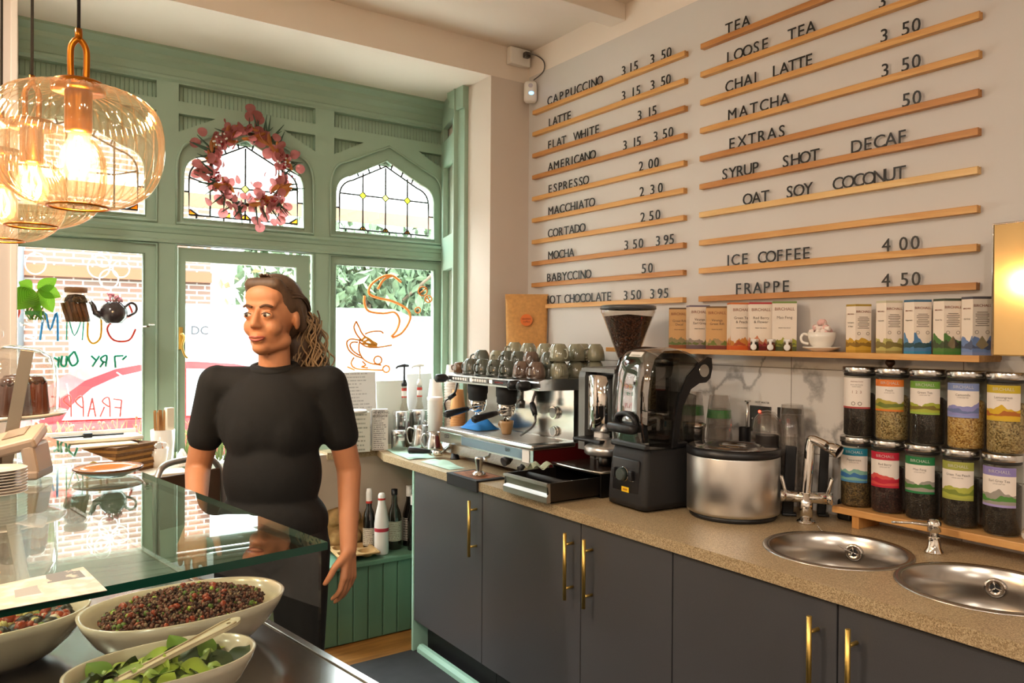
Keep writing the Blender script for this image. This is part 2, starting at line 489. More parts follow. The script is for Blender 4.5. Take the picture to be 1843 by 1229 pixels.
m_card = M('cardboard', '#a9793f', 0.85, var=0.12, vscale=30)
m_glass = glass_mat('clear_glass')
m_pane = glass_mat('window_pane', '#fbfffd')
m_lead = M('lead_came', '#2c2b28', 0.5)
m_amber = glass_mat('amber_glass', '#d99a2a', haze=0.25, hazecol='#e0a43c')
m_yellowg = glass_mat('yellow_green_glass', '#cfd26a', haze=0.2, hazecol='#d8d24e')
m_marble = marble_mat('marble_tiles')
m_red = M('red_paint', '#c23a30', 0.35)

# ------------------------------------------------------------------ the room: floor, walls, ceiling
XW = 2.46           # menu wall
YP = 3.41           # face of the piers beside the shopfront
YF = 4.02           # face of the green shopfront
ZC = 3.05           # main ceiling
ZB = 2.88           # ceiling of the window bay
X0, Y0 = -3.2, -3.6

struct('floor', MB().box(((X0+XW)/2, (Y0+3.36)/2, -0.05), (XW-X0, 3.36-Y0, 0.1)), m_floor_mat)
struct('floor', MB().box(((X0+XW)/2, 3.36+0.45, -0.052), (XW-X0, 0.9, 0.1)), m_floor_wood)
# menu wall: grey paint below a step line, cream above
k = NT('menu_wall_paint')
z_ = k.n('SeparateXYZ', {0: k.n('TexCoord').outputs['Object']}).outputs[2]
p_ = k.n('BsdfPrincipled', {'Base Color': k.mix(k.math('GREATER_THAN', z_, 2.915), lin('#d4cfcb'), lin('#f0e4d8')), 'Roughness': 0.7})
k.surf(p_.outputs[0]); m_menuwall = k.m
struct('wall_right', MB().box((XW+0.1, (Y0+4.3)/2, 1.5), (0.2, 4.3-Y0, 3.3)), m_menuwall)
struct('wall_left', MB().box((X0-0.1, (Y0+YP)/2, 1.5), (0.2, YP-Y0+0.6, 3.3)), m_cream)
struct('wall_back', MB().box(((X0+XW)/2, Y0-0.1, 1.5), (XW-X0+0.6, 0.2, 3.3)), m_cream)
struct('ceiling', MB().box(((X0+XW)/2, (Y0+YP)/2, ZC+0.1), (XW-X0+0.5, YP-Y0+0.5, 0.2)), m_cream)
# pier right of the shopfront with a splayed reveal; pier on the left runs on out of the picture
m_pier = M('pier_paint', '#d9cdc2', 0.75, var=0.02, vscale=2)
struct('wall_front_right', MB().prism([(2.214, YP), (XW, YP), (XW, 4.25), (2.36, 4.25), (2.214, 3.66)], 0, ZB, 'xy'), m_pier)
struct('wall_front_left', MB().prism([(X0, YP), (0.108, YP), (0.155, 4.0), (0.155, 4.25), (X0, 4.25)], 0, ZB, 'xy'), m_pier)
struct('trim_1', MB().box((0.118, YP-0.004, ZB/2), (0.022, 0.012, ZB), 0.003), M('pale_corner_trim', '#efe6da', 0.6))
struct('wall_front_head', MB().box(((X0+XW)/2, (YP+4.25)/2, (ZB+3.25)/2), (XW-X0, 4.25-YP, 3.25-ZB)), m_cream)   # down-stand and bay ceiling
struct('trim_2', MB().box(((X0+XW)/2, 2.705, 3.02), (XW-X0, 0.10, 0.09), 0.004), m_cream)                    # ceiling beam
# wall below the right-hand window, the green boarded ledge in front of it
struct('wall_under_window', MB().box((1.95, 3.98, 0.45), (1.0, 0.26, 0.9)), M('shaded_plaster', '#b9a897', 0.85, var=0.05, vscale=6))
bm_ = MB().box((1.90, 3.725, 0.195), (1.08, 0.25, 0.39))
for i in range(13): bm_.box((1.42+i*0.08, 3.597, 0.19), (0.074, 0.012, 0.372), 0.003)
bm_.box((1.90, 3.715, 0.383), (1.08, 0.275, 0.026), 0.006)
struct('trim_3', bm_, M('shaded_green_boards', '#5c8068', 0.55))  # shade under the window worktop is put into this darker green
# marble tile upstand between worktop and shelf
struct('trim_4', MB().box((XW-0.004, 1.5, 1.18), (0.010, 3.81, 0.56)), m_marble)

# ------------------------------------------------------------------ green shopfront with leaded lights
def tudor(x0, x1, z0, zs, zsh, za, sh):
    """opening with straight jambs, rounded shoulders and two straight slopes to a point"""
    c = (x0+x1)/2; P = [(x0, z0), (x1, z0), (x1, zs)]
    r = []
    for i in range(1, 9):
        t = i/9
        a = Vector((x1, zs)); b = Vector((x1, zsh-0.02)); d = Vector((x1-sh, zsh))
        q = a*(1-t)**2+b*2*t*(1-t)+d*t*t; r.append((q.x, q.y))
    r.append((x1-sh, zsh))
    P += r+[(c, za)]
    P += [(2*c-x, z) for x, z in reversed(r)]+[(x0, zs)]
    return P
UP = [(-0.02, 0.717), (0.798, 1.490), (1.577, 2.277)]       # the three bays
LOW = [(-0.02, 0.719), (0.798, 1.490), (1.575, 2.285)]
panes_low = [(0.02, 0.659), (0.848, 1.400), (1.615, 2.227)]
holes = []
for (a, b) in UP: holes.append(tudor(a, b, 2.052, 2.31, 2.470, 2.592, 0.085))
for i, (a, b) in enumerate(LOW): holes.append(rect(a, b, 0.0 if i == 1 else (0.93 if i == 2 else 0.60), 1.957))
for (a, b) in ((0.0, 0.712), (0.811, 1.495), (1.601, 2.284)): holes.append(rect(a, b, 2.648, 2.730))
for (a, b) in ((0.0, 0.712), (0.811, 1.495), (1.601, 2.284)):
    holes.append([(a, 2.500), (a+0.17, 2.588), (a, 2.588)]); holes.append([(b, 2.500), (b, 2.588), (b-0.17, 2.588)])
fr = MB().plate(rect(-0.05, 2.33, 0.0, ZB), holes, YF, YF+0.05)
# reeded backing behind the sunk panels
for x in range(0, 119):
    fr.box((-0.03+x*0.02, YF+0.046, 2.62), (0.019, 0.010, 0.26), 0.002, seg=1)
fr.box((1.14, YF+0.054, 2.62), (2.38, 0.012, 0.27))
# cornice, frieze mouldings, transom mouldings
fr.prism([(YF, 2.735), (YF-0.012, 2.745), (YF-0.012, 2.758), (YF-0.004, 2.766), (YF-0.006, 2.80), (YF-0.03, 2.825), (YF-0.036, 2.845), (YF-0.07, 2.868), (YF-0.07, ZB), (YF, ZB)], 0.10, 2.31, 'yz')
fr.prism([(YF, 2.004), (YF-0.006, 2.008), (YF-0.010, 2.022), (YF-0.022, 2.032), (YF-0.024, 2.044), (YF, 2.048)], 0.10, 2.31, 'yz')
fr.prism([(YF, 1.957), (YF-0.010, 1.960), (YF-0.012, 1.972), (YF, 1.980)], 0.10, 2.31, 'yz')
shop = struct('window_frame', fr, m_green); shop.name = 'trim_5'
# beads round the openings: raised strips on the face
bd = MB()
for (a, b) in UP:
    bd.tube([(x, YF-0.002, z) for x, z in tudor(a+0.004, b-0.004, 2.058, 2.31, 2.466, 2.587, 0.085)], 0.007, 6, True)
for (a, b) in LOW:
    bd.tube([(a+0.003, YF-0.002, 0.95), (a+0.003, YF-0.002, 1.952), (b-0.003, YF-0.002, 1.952), (b-0.003, YF-0.002, 0.95)], 0.007, 6)
struct('trim_6', bd, m_green)

def leaded(name, x0, x1, lead_kind):
    """arched leaded light: sash, pane, cames, small coloured quarries"""
    a, b = x0+0.037, x1-0.052; c = (a+b)/2
    g = tudor(a, b, 2.083, 2.29, 2.400, 2.512, 0.085)
    out = tudor(x0, x1, 2.052, 2.31, 2.470, 2.592, 0.085)
    w = struct(name, MB().plate(out, [g], YF+0.012, YF+0.045), m_green)
    bead = MB().tube([(x, YF+0.012, z) for x, z in g], 0.006, 6, True)
    obj('bead', bead, m_green, w)
    obj('pane', MB().prism(g, YF+0.030, YF+0.033, 'xz'), m_pane, w)
    L = MB(); y = YF+0.029
    def came(pts, r=0.0050): L.tube([(x, y, z) for x, z in pts], r, 5)
    i0 = 0.030
    inner = tudor(a+i0, b-i0, 2.083+0.024, 2.28, 2.378, 2.480, 0.075)
    L.tube([(x, y, z) for x, z in inner], 0.0052, 5, True)
    n = 4 if lead_kind == 'right' else 2
    wd = (b-a-2*i0)
    zq = 2.300 if lead_kind == 'right' else 2.262
    amber = MB(); yel = MB()
    if lead_kind == 'right':
        xs = [a+i0+wd*t for t in (0.25, 0.5, 0.75)]
        for x in xs:
            q = 0.021
            zt = 2.470 if abs(x-c) < 0.02 else 2.425
            came([(x, zq+q), (x, zt)]); came([(x, 2.107), (x, zq-q)])
            L.tube([(x-q, y, zq), (x, y, zq+q), (x+q, y, zq), (x, y, zq-q)], 0.0045, 5, True)
            yel.prism([(x-q, zq), (x, zq-q), (x+q, zq), (x, zq+q)], y-0.001, y+0.001)
            amber.prism([(x-0.020, 2.108), (x+0.020, 2.108), (x, 2.133)], y-0.001, y+0.001)
            came([(x-0.020, 2.108), (x, 2.133), (x+0.020, 2.108)], 0.0045)
        pts = [a+i0]+xs+[b-i0]
        for u0, u1 in zip(pts, pts[1:]):
            q0 = 0.021 if u0 in xs else 0; q1 = 0.021 if u1 in xs else 0
            came([(u0+q0, zq), (u1-q1, zq)])
        ticks = [a+wd*t for t in (0.12, 0.36, 0.60, 0.85)]
    else:
        q = 0.021
        came([(c, zq+q), (c, 2.47)]); came([(c, 2.107), (c, zq-q)])
        came([(a+i0+0.10, zq), (c-q, zq)]); came([(c+q, zq), (b-i0-0.10, zq)])
        L.tube([(c-q, y, zq), (c, y, zq+q), (c+q, y, zq), (c, y, zq-q)], 0.0045, 5, True)
        for sx in (-1, 1):
            x = c+sx*(wd/2-0.10)
            came([(x, 2.107), (x, zq), (x+sx*0.10, zq+0.03)]); came([(x, zq), (x, 2.42)])
            for s2 in (-1, 1):
                came([(x+s2*0.055, 2.107), (x+s2*0.095, 2.135)])
                amber.prism([(x+s2*0.06, 2.108), (x+s2*0.099, 2.108), (x+s2*0.099, 2.136)], y-0.001, y+0.001)
        amber.prism([(c-0.03, 2.108), (c+0.03, 2.108), (c, 2.136)], y-0.001, y+0.001)
        came([(c-0.03, 2.108), (c, 2.136), (c+0.03, 2.108)], 0.0045)
        yel.prism([(c-q, zq), (c, zq-q), (c+q, zq), (c, zq+q)], y-0.001, y+0.001)
        ticks = [a+wd*t for t in (0.12, 0.36, 0.60, 0.85)]
    for x in ticks: came([(x, 2.083), (x, 2.107)])
    for z in (2.22,): came([(a, z), (a+i0, z)]); came([(b-i0, z), (b, z)])
    for t in (0.25, 0.55, 0.85):
        for s in (-1, 1):
            x = c+s*(wd/2-0.055)*(1-t); zz = 2.378+(2.480-2.378)*t
            came([(x, zz), (x+s*0.010, zz+0.030)])
    obj('lead_cames', L, m_lead, w)
    obj('amber_quarries', amber, m_amber, w)
    obj('yellow_quarry', yel, m_yellowg, w)
    return w
leaded('window_1', *UP[0], 'left'); leaded('window_2', *UP[1], 'left'); leaded('window_3', *UP[2], 'right')

def low_window(name, a, b, z0, g, zg0, ztop):
    w = struct(name, MB().plate(rect(a, b, z0, 1.957), [rect(g[0], g[1], zg0, ztop)], YF+0.012, YF+0.05), m_green)
    obj('bead', MB().tube([(g[0], YF+0.012, zg0), (g[0], YF+0.012, ztop), (g[1], YF+0.012, ztop), (g[1], YF+0.012, zg0)], 0.006, 6, True), m_green, w)
    obj('pane', MB().box(((g[0]+g[1])/2, YF+0.034, (zg0+ztop)/2), (g[1]-g[0]+0.01, 0.004, ztop-zg0+0.01)), m_pane, w)
    return w
win4 = low_window('window_4', *LOW[0], 0.60, (0.0, 0.659), 0.70, 1.902)
win5 = low_window('window_5', *LOW[2], 0.93, (1.615, 2.227), 0.98, 1.906)
# the street door, with brass lever
dr = struct('door_1', MB().plate(rect(0.815, 1.474, 0.02, 1.943), [rect(0.848, 1.400, 0.62, 1.876)], YF+0.016, YF+0.052), m_green)
obj('pane', MB().box((1.124, YF+0.036, 1.248), (0.562, 0.004, 1.266)), m_pane, dr)
obj('door_panel', MB().box((1.124, YF+0.020, 0.34), (0.50, 0.016, 0.40), 0.006), m_green, dr)
hx, hz = 0.826, 1.50
hd = MB().box((hx, YF+0.012, hz), (0.020, 0.008, 0.11), 0.003)
hd.tube(smooth_path([(hx, YF+0.01, hz+0.02), (hx, YF-0.03, hz+0.02), (hx+0.004, YF-0.038, hz), (hx-0.004, YF-0.036, hz-0.04), (hx+0.008, YF-0.034, hz-0.08), (hx+0.022, YF-0.034, hz-0.095)], 5), 0.0055, 8)
obj('door_handle', hd, m_brass, dr)
# canted return on the right: small upper light, transom, lower light, edge post
A = Vector((2.297, YF, 0)); B = Vector((2.196, 3.70, 0)); ln = (B-A).length; d_ = (B-A)/ln
# local x runs from the post to the corner, local -y looks into the room
X_ = -d_; N_ = Vector((0, 0, 1)).cross(X_); place = Matrix(((X_.x, N_.x, 0, B.x), (X_.y, N_.y, 0, B.y), (0, 0, 1, 0), (0, 0, 0, 1)))
rt = MB().plate(rect(0, ln, 0.95, ZB), [rect(0.03, ln-0.045, 2.648, 2.730), rect(0.03, ln-0.06, 2.09, 2.50), rect(0.03, ln-0.06, 0.98, 1.90)], 0, 0.03, place=place)
def prof_run(mb, prof, x0, x1):
    vs = [place @ Vector((x0, -a, z)) for a, z in prof]+[place @ Vector((x1, -a, z)) for a, z in prof]; n = len(prof)
    mb.add(vs, [(i, (i+1) % n, n+(i+1) % n, n+i) for i in range(n)]+[tuple(range(n))[::-1], tuple(range(n, 2*n))])
prof_run(rt, [(0, 2.003), (0.014, 2.010), (0.016, 2.026), (0.030, 2.034), (0.034, 2.052), (0, 2.060)], 0, ln-0.01)
prof_run(rt, [(0, 2.735), (0.012, 2.75), (0.006, 2.80), (0.036, 2.845), (0.05, 2.868), (0.05, ZB), (0, ZB)], 0, ln-0.01)
for v0 in (0.012, 0.042): rt.tube([place @ Vector((ln-v0, -0.004, 0.95)), place @ Vector((ln-v0, -0.004, 2.0))], 0.008, 6)
rt.tube([place @ Vector((ln-0.02, -0.004, 2.06)), place @ Vector((ln-0.02, -0.004, 2.60))], 0.008, 6)
rtn = struct('trim_7', rt, m_green)
struct('window_6', MB().plate(rect(0.02, ln-0.05, 2.08, 2.51), [], 0.016, 0.019, place=place).plate(rect(0.02, ln-0.05, 0.97, 1.91), [], 0.016, 0.019, place=place), m_pane)
ps = MB().prism([(2.190, 3.634), (2.215, 3.634), (2.215, 3.72), (2.190, 3.735)], 0.90, ZB, 'xy')
ps.prism([(3.63, ZB), (3.80, ZB), (3.80, ZB-0.03), (3.775, ZB-0.055), (3.79, ZB-0.08), (3.70, ZB-0.12), (3.63, ZB-0.12)], 2.176, 2.192, 'yz')
struct('trim_8', ps, m_green)
# painted wall outside the return, pale, seen through its panes only as light

# lettering and drawing painted on the panes (seen from the back, so it reads reversed)
def paint(col, name, thin=0.22):
    k = NT(name)
    p = k.n('BsdfPrincipled', {'Base Color': lin(col), 'Roughness': 0.6}).outputs[0]
    t = k.n('BsdfTranslucent', {0: lin(col)}).outputs[0]
    k.surf(k.n('MixShader', {0: thin, 1: p, 2: t}).outputs[0]); return k.m
pt_red, pt_yel, pt_teal, pt_blue, pt_white = paint('#d8503c', 'paint_red'), paint('#e8b83a', 'paint_yellow'), paint('#3fb8a0', 'paint_teal'), paint('#3f9bd0', 'paint_blue'), paint('#ffffff', 'paint_white', 0.9)
pt_green, pt_pink, pt_or, pt_br = paint('#1f9f7c', 'paint_green'), paint('#e88a86', 'paint_pink', 0.35), paint('#d9862e', 'paint_orange'), paint('#8a4a1c', 'paint_brown')
YG = YF+0.031
def strokes(name, mat, lst, parent, r=0.0052):
    mb = MB()
    for pts in lst:
        pts = [(on_y(u, v, YG).x, YG, on_y(u, v, YG).z) for u, v in pts]
        mb.tube(smooth_path(pts, 4) if len(pts) > 2 else pts, r, 5)
    o = obj(name, mb, mat, parent); return o
def mirrored(txt, u0, u1, vb, mat, h):
    a = on_y(u0, vb, YG); b = on_y(u1, vb, YG)
    me = text_mesh(txt, 0.1, 0.001, mat)
    xs = [v.co.x for v in me.vertices]; wdt = max(xs)-min(xs); ys = [v.co.y for v in me.vertices]; hh = max(ys)-min(ys)
    o = bpy.data.objects.new('painted_lettering', me); COL.objects.link(o); o.parent = win4
    o.matrix_local = Matrix(((-(b.x-a.x)/wdt, 0, 0, b.x), (0, 0, 1, YG), (0, h/hh, 0, a.z), (0, 0, 0, 1)))
    return o
strokes('painted_lettering', pt_red, [[(244, 592), (232, 612), (205, 612), (193, 592), (205, 578), (226, 572), (238, 565), (232, 548)]], win4)
strokes('painted_lettering', pt_yel, [[(182, 572), (181, 606), (168, 618), (158, 606), (159, 574)]], win4)
strokes('painted_lettering', pt_teal, [[(148, 612), (150, 570), (134, 604), (122, 570), (120, 612)]], win4, 0.003)
strokes('painted_lettering', pt_blue, [[(104, 614), (102, 562), (90, 594), (81, 562), (72, 612)]], win4)
strokes('painted_lettering', pt_white, [[(66, 562), (64, 610)], [(64, 610), (44, 604)], [(66, 562), (48, 562)], [(65, 586), (50, 584)]], win4)
strokes('painted_lettering', pt_red, [[(26, 580), (35, 562), (30, 552), (25, 560)]], win4)
strokes('painted_lettering', pt_green, [[(228, 640), (220, 648)], [(222, 640), (206, 641)], [(206, 641), (208, 662)], [(190, 660), (192, 640), (182, 644), (184, 650), (192, 652)], [(186, 652), (180, 661)], [(164, 640), (172, 648)], [(179, 640), (166, 660)]], win4, 0.0052)
strokes('painted_lettering', pt_green, [[(134, 632), (124, 644), (130, 658), (140, 650), (134, 632)], [(120, 640), (118, 658), (110, 656), (112, 640)], [(106, 642), (104, 662)], [(104, 648), (97, 643)]], win4, 0.0052)
strokes('painted_lettering', pt_pink, [[(219, 720), (216, 750)], [(219, 720), (204, 718)], [(218, 734), (206, 733)], [(198, 750), (196, 716), (184, 722), (196, 732)], [(188, 732), (180, 750)], [(172, 750), (166, 716)], [(166, 716), (158, 750)], [(168, 736), (161, 736)], [(150, 750), (148, 714), (136, 722), (148, 734)], [(128, 750), (126, 712), (114, 720), (126, 732)], [(108, 748), (106, 714)], [(108, 748), (92, 746)], [(106, 714), (92, 714)], [(107, 732), (95, 731)]], win4, 0.0042)
def ring(u, v, r): return [(u+r*math.cos(2*PI*i/14), v+r*math.sin(2*PI*i/14)) for i in range(15)]
strokes('painted_bubbles', pt_white, [ring(64, 474, 19), ring(178, 480, 20), ring(218, 484, 15), ring(196, 502, 17), ring(186, 466, 14)], win4, 0.003)
strokes('painted_flowers', pt_white, [[(40, 756), (75, 742)], [(48, 740), (70, 762)], [(58, 736), (60, 768)], [(40, 748), (80, 754)], [(120, 690), (126, 722)], [(210, 670), (240, 690)]], win4, 0.003)
strokes('painted_coffee_cup', pt_or, [[(641, 578), (637, 590), (645, 606), (660, 618), (679, 619)], [(641, 578), (646, 588), (655, 604), (679, 619)],
    [(648, 610), (646, 630), (654, 646), (668, 654), (686, 657)], [(648, 616), (660, 624), (680, 625), (705, 621)], [(657, 601), (668, 597), (684, 596), (690, 600)],
    [(646, 612), (632, 610), (624, 616), (628, 630), (640, 640), (654, 645)], [(644, 616), (634, 616), (630, 622), (636, 632), (648, 640)],
    [(637, 643), (632, 654), (640, 663), (660, 665), (690, 666)], [(652, 650), (658, 657), (650, 660), (662, 662)],
    ring(680, 648, 7), ring(695, 664, 6), [(625, 660), (638, 666)]], win5, 0.0050)
strokes('painted_coffee', paint('#e0a03a', 'paint_ochre'), [[(650, 614), (658, 607), (672, 616), (678, 622), (662, 622)], [(654, 616), (664, 612), (672, 620)], [(652, 618), (668, 620)]], win5, 0.007)
strokes('painted_steam', paint('#e8a860', 'paint_pale_orange', 0.3), [[(722, 508), (706, 496), (688, 498), (668, 512), (664, 528), (680, 536), (706, 542), (732, 556), (738, 574), (724, 598), (706, 608)],
    [(680, 520), (690, 504), (706, 496)], [(656, 532), (656, 546), (664, 560), (690, 564), (710, 562), (719, 576), (714, 594), (704, 606)]], win5, 0.0075)
strokes('painted_coffee_beans', pt_or, [ring(761, 524, 8), ring(771, 538, 6), ring(752, 558, 5), [(754, 529), (768, 518)], [(768, 533), (774, 543)]], win5, 0.004)
# ------------------------------------------------------------------ the street outside
m_street = M('pale_paving', '#c4c0b8', 0.9, var=0.1, vscale=3)
struct('ground', MB().box((4, 22, -0.30), (60, 35.4, 0.2)), m_street)
m_brick = brick_mat('old_brick', '#6a4638', '#5a463b', '#948b84', 0.72)
bb = thing('brick_building', 'brick building with grey drainpipe across the street, left of the door', 'building', (-2.24, 13.0, -0.2))
obj('wall', MB().box((0, 2, 3.0), (10.7, 4.0, 6.0)), m_brick, bb)
obj('string_course', MB().box((0, -0.03, 2.62), (10.7, 0.1, 0.16)), M('orange_brick', '#6e4028', 0.9), bb)
obj('drainpipe', MB().cyl((2.72, -0.08, 0), (2.72, -0.08, 6), 0.09), M('grey_pipe', '#55585c', 0.6), bb)
obj('roof', MB().prism([(-0.3, 6.0), (4.3, 6.0), (2.0, 7.6)], -5.5, 5.5, 'yz'), M('slate', '#8e8a86', 0.8), bb)
# white van side-on, its end panel lettered DC
vn = thing('van', 'white van with grey letters DC parked beyond the red car', 'van', (3.65, 10.2, -0.2))
b = MB().prism([(-2.6, 0.45), (2.6, 0.45), (2.6, 1.0), (2.2, 1.30), (1.55, 2.02), (1.3, 2.1), (-2.55, 2.1), (-2.6, 2.0)], 0, 1.9, 'xz')
m_van = M('white_car_paint', '#8f9193', 0.3, coat=0.5)
obj('body', b, m_van, vn)
for x in (-1.7, 1.7): obj('wheel', MB().cyl((x, -0.02, 0.33), (x, 0.25, 0.33), 0.33, n=28), m_black_matt, vn)
obj('side_window', MB().box((1.35, -0.006, 1.5), (0.8, 0.012, 0.42), 0.005), M('pale_glass', '#7d8588', 0.1), vn)
write('DC', 0.15, 0.004, M('van_lettering', '#1d252b', 0.6), vn, (-1.45, -0.008, 1.72), (1, 0, 0), (0, 0, 1))
# red car
cr = thing('car', 'red hatchback car parked right outside the window', 'car', (2.05, 7.0, -0.2))
body = MB().prism([(-1.95, 0.30), (1.9, 0.30), (1.95, 0.62), (1.75, 0.86), (0.95, 0.98), (-1.5, 1.02), (-1.9, 0.92), (-2.0, 0.6)], 0, 1.65, 'xz')
m_carred = M('red_car_paint', '#a8242a', 0.25, coat=0.6)
obj('body', body, m_carred, cr)
cab = MB().prism([(-1.66, 1.0), (0.98, 0.97), (0.45, 1.26), (0.15, 1.40), (-0.15, 1.46), (-0.50, 1.485), (-0.85, 1.475), (-1.10, 1.43), (-1.32, 1.34), (-1.52, 1.18)], 0.10, 1.55, 'xz')
obj('cabin', cab, m_carred, cr)
gl = MB()
gl.prism([(-1.48, 1.03), (-0.62, 1.02), (-0.62, 1.42), (-0.88, 1.415), (-1.08, 1.37), (-1.27, 1.28), (-1.42, 1.14)], 0.085, 0.10, 'xz')
gl.prism([(-0.55, 1.02), (0.66, 1.00), (0.38, 1.22), (0.12, 1.345), (-0.16, 1.405), (-0.55, 1.425)], 0.085, 0.10, 'xz')
obj('side_windows', gl, M('car_glass', '#9fb0b6', 0.05, coat=1.0), cr)
for x in (-1.25, 1.2): obj('wheel', MB().cyl((x, -0.03, 0.30), (x, 0.2, 0.30), 0.30, n=28), m_black_matt, cr)
# low white building, fence panel and hedge on the right
wb = thing('low_white_building', 'low white building with flat grey roof edge, right across the street', 'building', (9.5, 13.0, -0.2))
obj('wall', MB().box((0, 1.0, 1.0), (6.2, 2.0, 2.0)), M('white_render', '#8f8d88', 0.8), wb)
obj('roof_edge', MB().box((-0.6, 0.9, 2.04), (5.0, 2.1, 0.09)), M('roof_grey', '#45454c', 0.7), wb)
obj('garage_door', MB().box((-0.55, -0.02, 1.2), (1.5, 0.06, 1.1)), M('yellow_door', '#857c46', 0.7), wb)
m_leafdk = M('hedge_leaves', '#52664a', 0.8, var=0.5, vscale=4)
def leafy(name, label, loc, dims, n, mat, cat='tree', size=0.14, group=None):
    rnd = random.Random(hash(label) % 999 if False else len(label)*7+n)
    t = thing(name, label, cat, loc, group=group)
    mb = MB()
    blobs = [(Vector((rnd.uniform(-1, 1)*dims[0]*0.7, rnd.uniform(-1, 1)*dims[1]*0.6, dims[2]*(0.35+0.45*rnd.random()))), rnd.uniform(0.35, 0.6)) for _ in range(14)]
    for i in range(n):
        c, rr = blobs[i % len(blobs)]
        v = Vector((rnd.gauss(0, 1), rnd.gauss(0, 1), rnd.gauss(0, 1))).normalized()*rnd.uniform(0.6, 1.0)
        p = c+Vector((v.x*dims[0]*rr, v.y*dims[1]*rr, v.z*dims[2]*rr*0.7))
        if p.z < 0.05: p.z = 0.05+rnd.random()*0.3
        q = Euler((rnd.uniform(0, 6), rnd.uniform(0, 6), rnd.uniform(0, 6))).to_matrix(); s = size*rnd.uniform(0.6, 1.4)
        mb.add([p+q @ Vector(w) for w in ((-s, 0, 0), (0, -s*0.45, 0), (s, 0, 0), (0, s*0.45, s*0.2))], [(0, 1, 2, 3)])
    obj('foliage', mb, mat, t, fixn=False)
    tk = MB().cyl((0, 0, 0), (0, 0, dims[2]*0.55), 0.12, 0.07)
    for c, rr in blobs[:6]: tk.tube([(0, 0, dims[2]*0.35), c*0.5+Vector((0, 0, dims[2]*0.2)), c], 0.04)
    obj('trunk', tk, M('bark', '#5a4a3a', 0.9), t)
    return t
leafy('tree', 'dense green tree rising behind the low white building', (8.8, 19.6, -0.2), (3.4, 2.0, 4.6), 5200, m_leafdk, size=0.2)
leafy('tree', 'paler green tree seen past the right edge of the window', (19.0, 18.5, -0.2), (2.6, 2.0, 4.1), 3000, M('pale_leaves', '#6f9a56', 0.7, var=0.4, vscale=4), size=0.2)
leafy('tree', 'thin pale tree seen through the door glass above the van', (4.9, 15.3, -0.2), (1.1, 1.0, 3.2), 500, M('dry_leaves', '#a9a07a', 0.8, var=0.4, vscale=4), size=0.12)
# planter of red and green plants under the left window
pb = thing('planter', 'planter of red flowers and grasses outside the left window', 'planter', (0.75, 5.0, -0.2))
obj('trough', MB().box((0, 0, 0.475), (1.3, 0.3, 0.95), 0.01), M('pale_trough', '#8d8983', 0.8), pb)
gr_ = MB(); fl_ = MB(); rnd = random.Random(3)
for i in range(420):
    x, y = rnd.uniform(-0.6, 0.6), rnd.uniform(-0.12, 0.12); h = rnd.uniform(0.08, 0.30); lx = rnd.uniform(-0.1, 0.1)
    gr_.tube([(x, y, 0.93), (x+lx*0.3, y, 0.93+h*0.6), (x+lx, y, 0.93+h)], [0.004, 0.003, 0.001], 4)
    if rnd.random() < 0.25: fl_.ball((x+lx, y, 0.93+h), (0.009, 0.009, 0.011), 6, 4)
obj('grasses', gr_, M('grass_green', '#5e6a30', 0.8, var=0.4, vscale=20), pb); obj('flowers', fl_, M('red_flowers', '#d8573f', 0.7), pb)
# the shop's own fascia board outside, above head height
fs = thing('shop_fascia', 'long pale fascia board with peach edge outside, behind the leaded lights', 'fascia', (1.3, 5.2, 2.42))
obj('board', MB().box((0, 0, 0.03), (4.4, 0.05, 0.08)), M('fascia_white', '#f3efe8', 0.7), fs)
obj('edge_strip', MB().box((0, -0.002, -0.05), (4.4, 0.055, 0.08)), M('fascia_peach', '#8f6248', 0.7), fs)
for x in (-2.1, 2.1): obj('bracket', MB().box((x, -0.44, -0.02), (0.04, 0.86, 0.04)), M('fascia_white', '#f3efe8', 0.7), fs)
# ------------------------------------------------------------------ menu rails and letters on the right-hand wall
RZ0, RDZ = 2.708, 0.1145           # centre height of the top rail, spacing
LROWS = [('CAPPUCCINO', [('CAPPUCCINO', 185, 398), ('3', 475, 492), ('15', 508, 540), ('3', 588, 605), ('50', 632, 670)]),
 ('LATTE', [('LATTE', 190, 276), ('3', 476, 492), ('15', 518, 550), ('3', 590, 606), ('50', 632, 668)]),
 ('FLAT WHITE', [('FLAT', 187, 256), ('WHITE', 293, 388), ('3', 540, 555), ('15', 583, 614)]),
 ('AMERICANO', [('AMERICANO', 190, 372), ('3', 484, 498), ('15', 525, 552), ('3', 603, 620), ('50', 640, 680)]),
 ('ESPRESSO', [('ESPRESSO', 190, 345), ('2', 548, 562), ('00', 585, 624)]),
 ('MACCHIATO', [('MACCHIATO', 191, 370), ('2', 552, 566), ('3', 593, 608), ('0', 622, 642)]),
 ('CORTADO', [('CORTADO', 191, 333), ('2', 556, 570), ('50', 588, 632)]),
 ('MOCHA', [('MOCHA', 192, 290), ('3', 491, 507), ('50', 525, 565), ('3', 616, 632), ('95', 648, 686)]),
 ('BABYCCINO', [('BABYCCINO', 187, 357), ('50', 560, 604)]),
 ('HOT CHOCOLATE', [('HOT', 176, 242), ('CHOCOLATE', 258, 440), ('3', 490, 505), ('50', 518, 558), ('3', 596, 610), ('95', 625, 666)])]
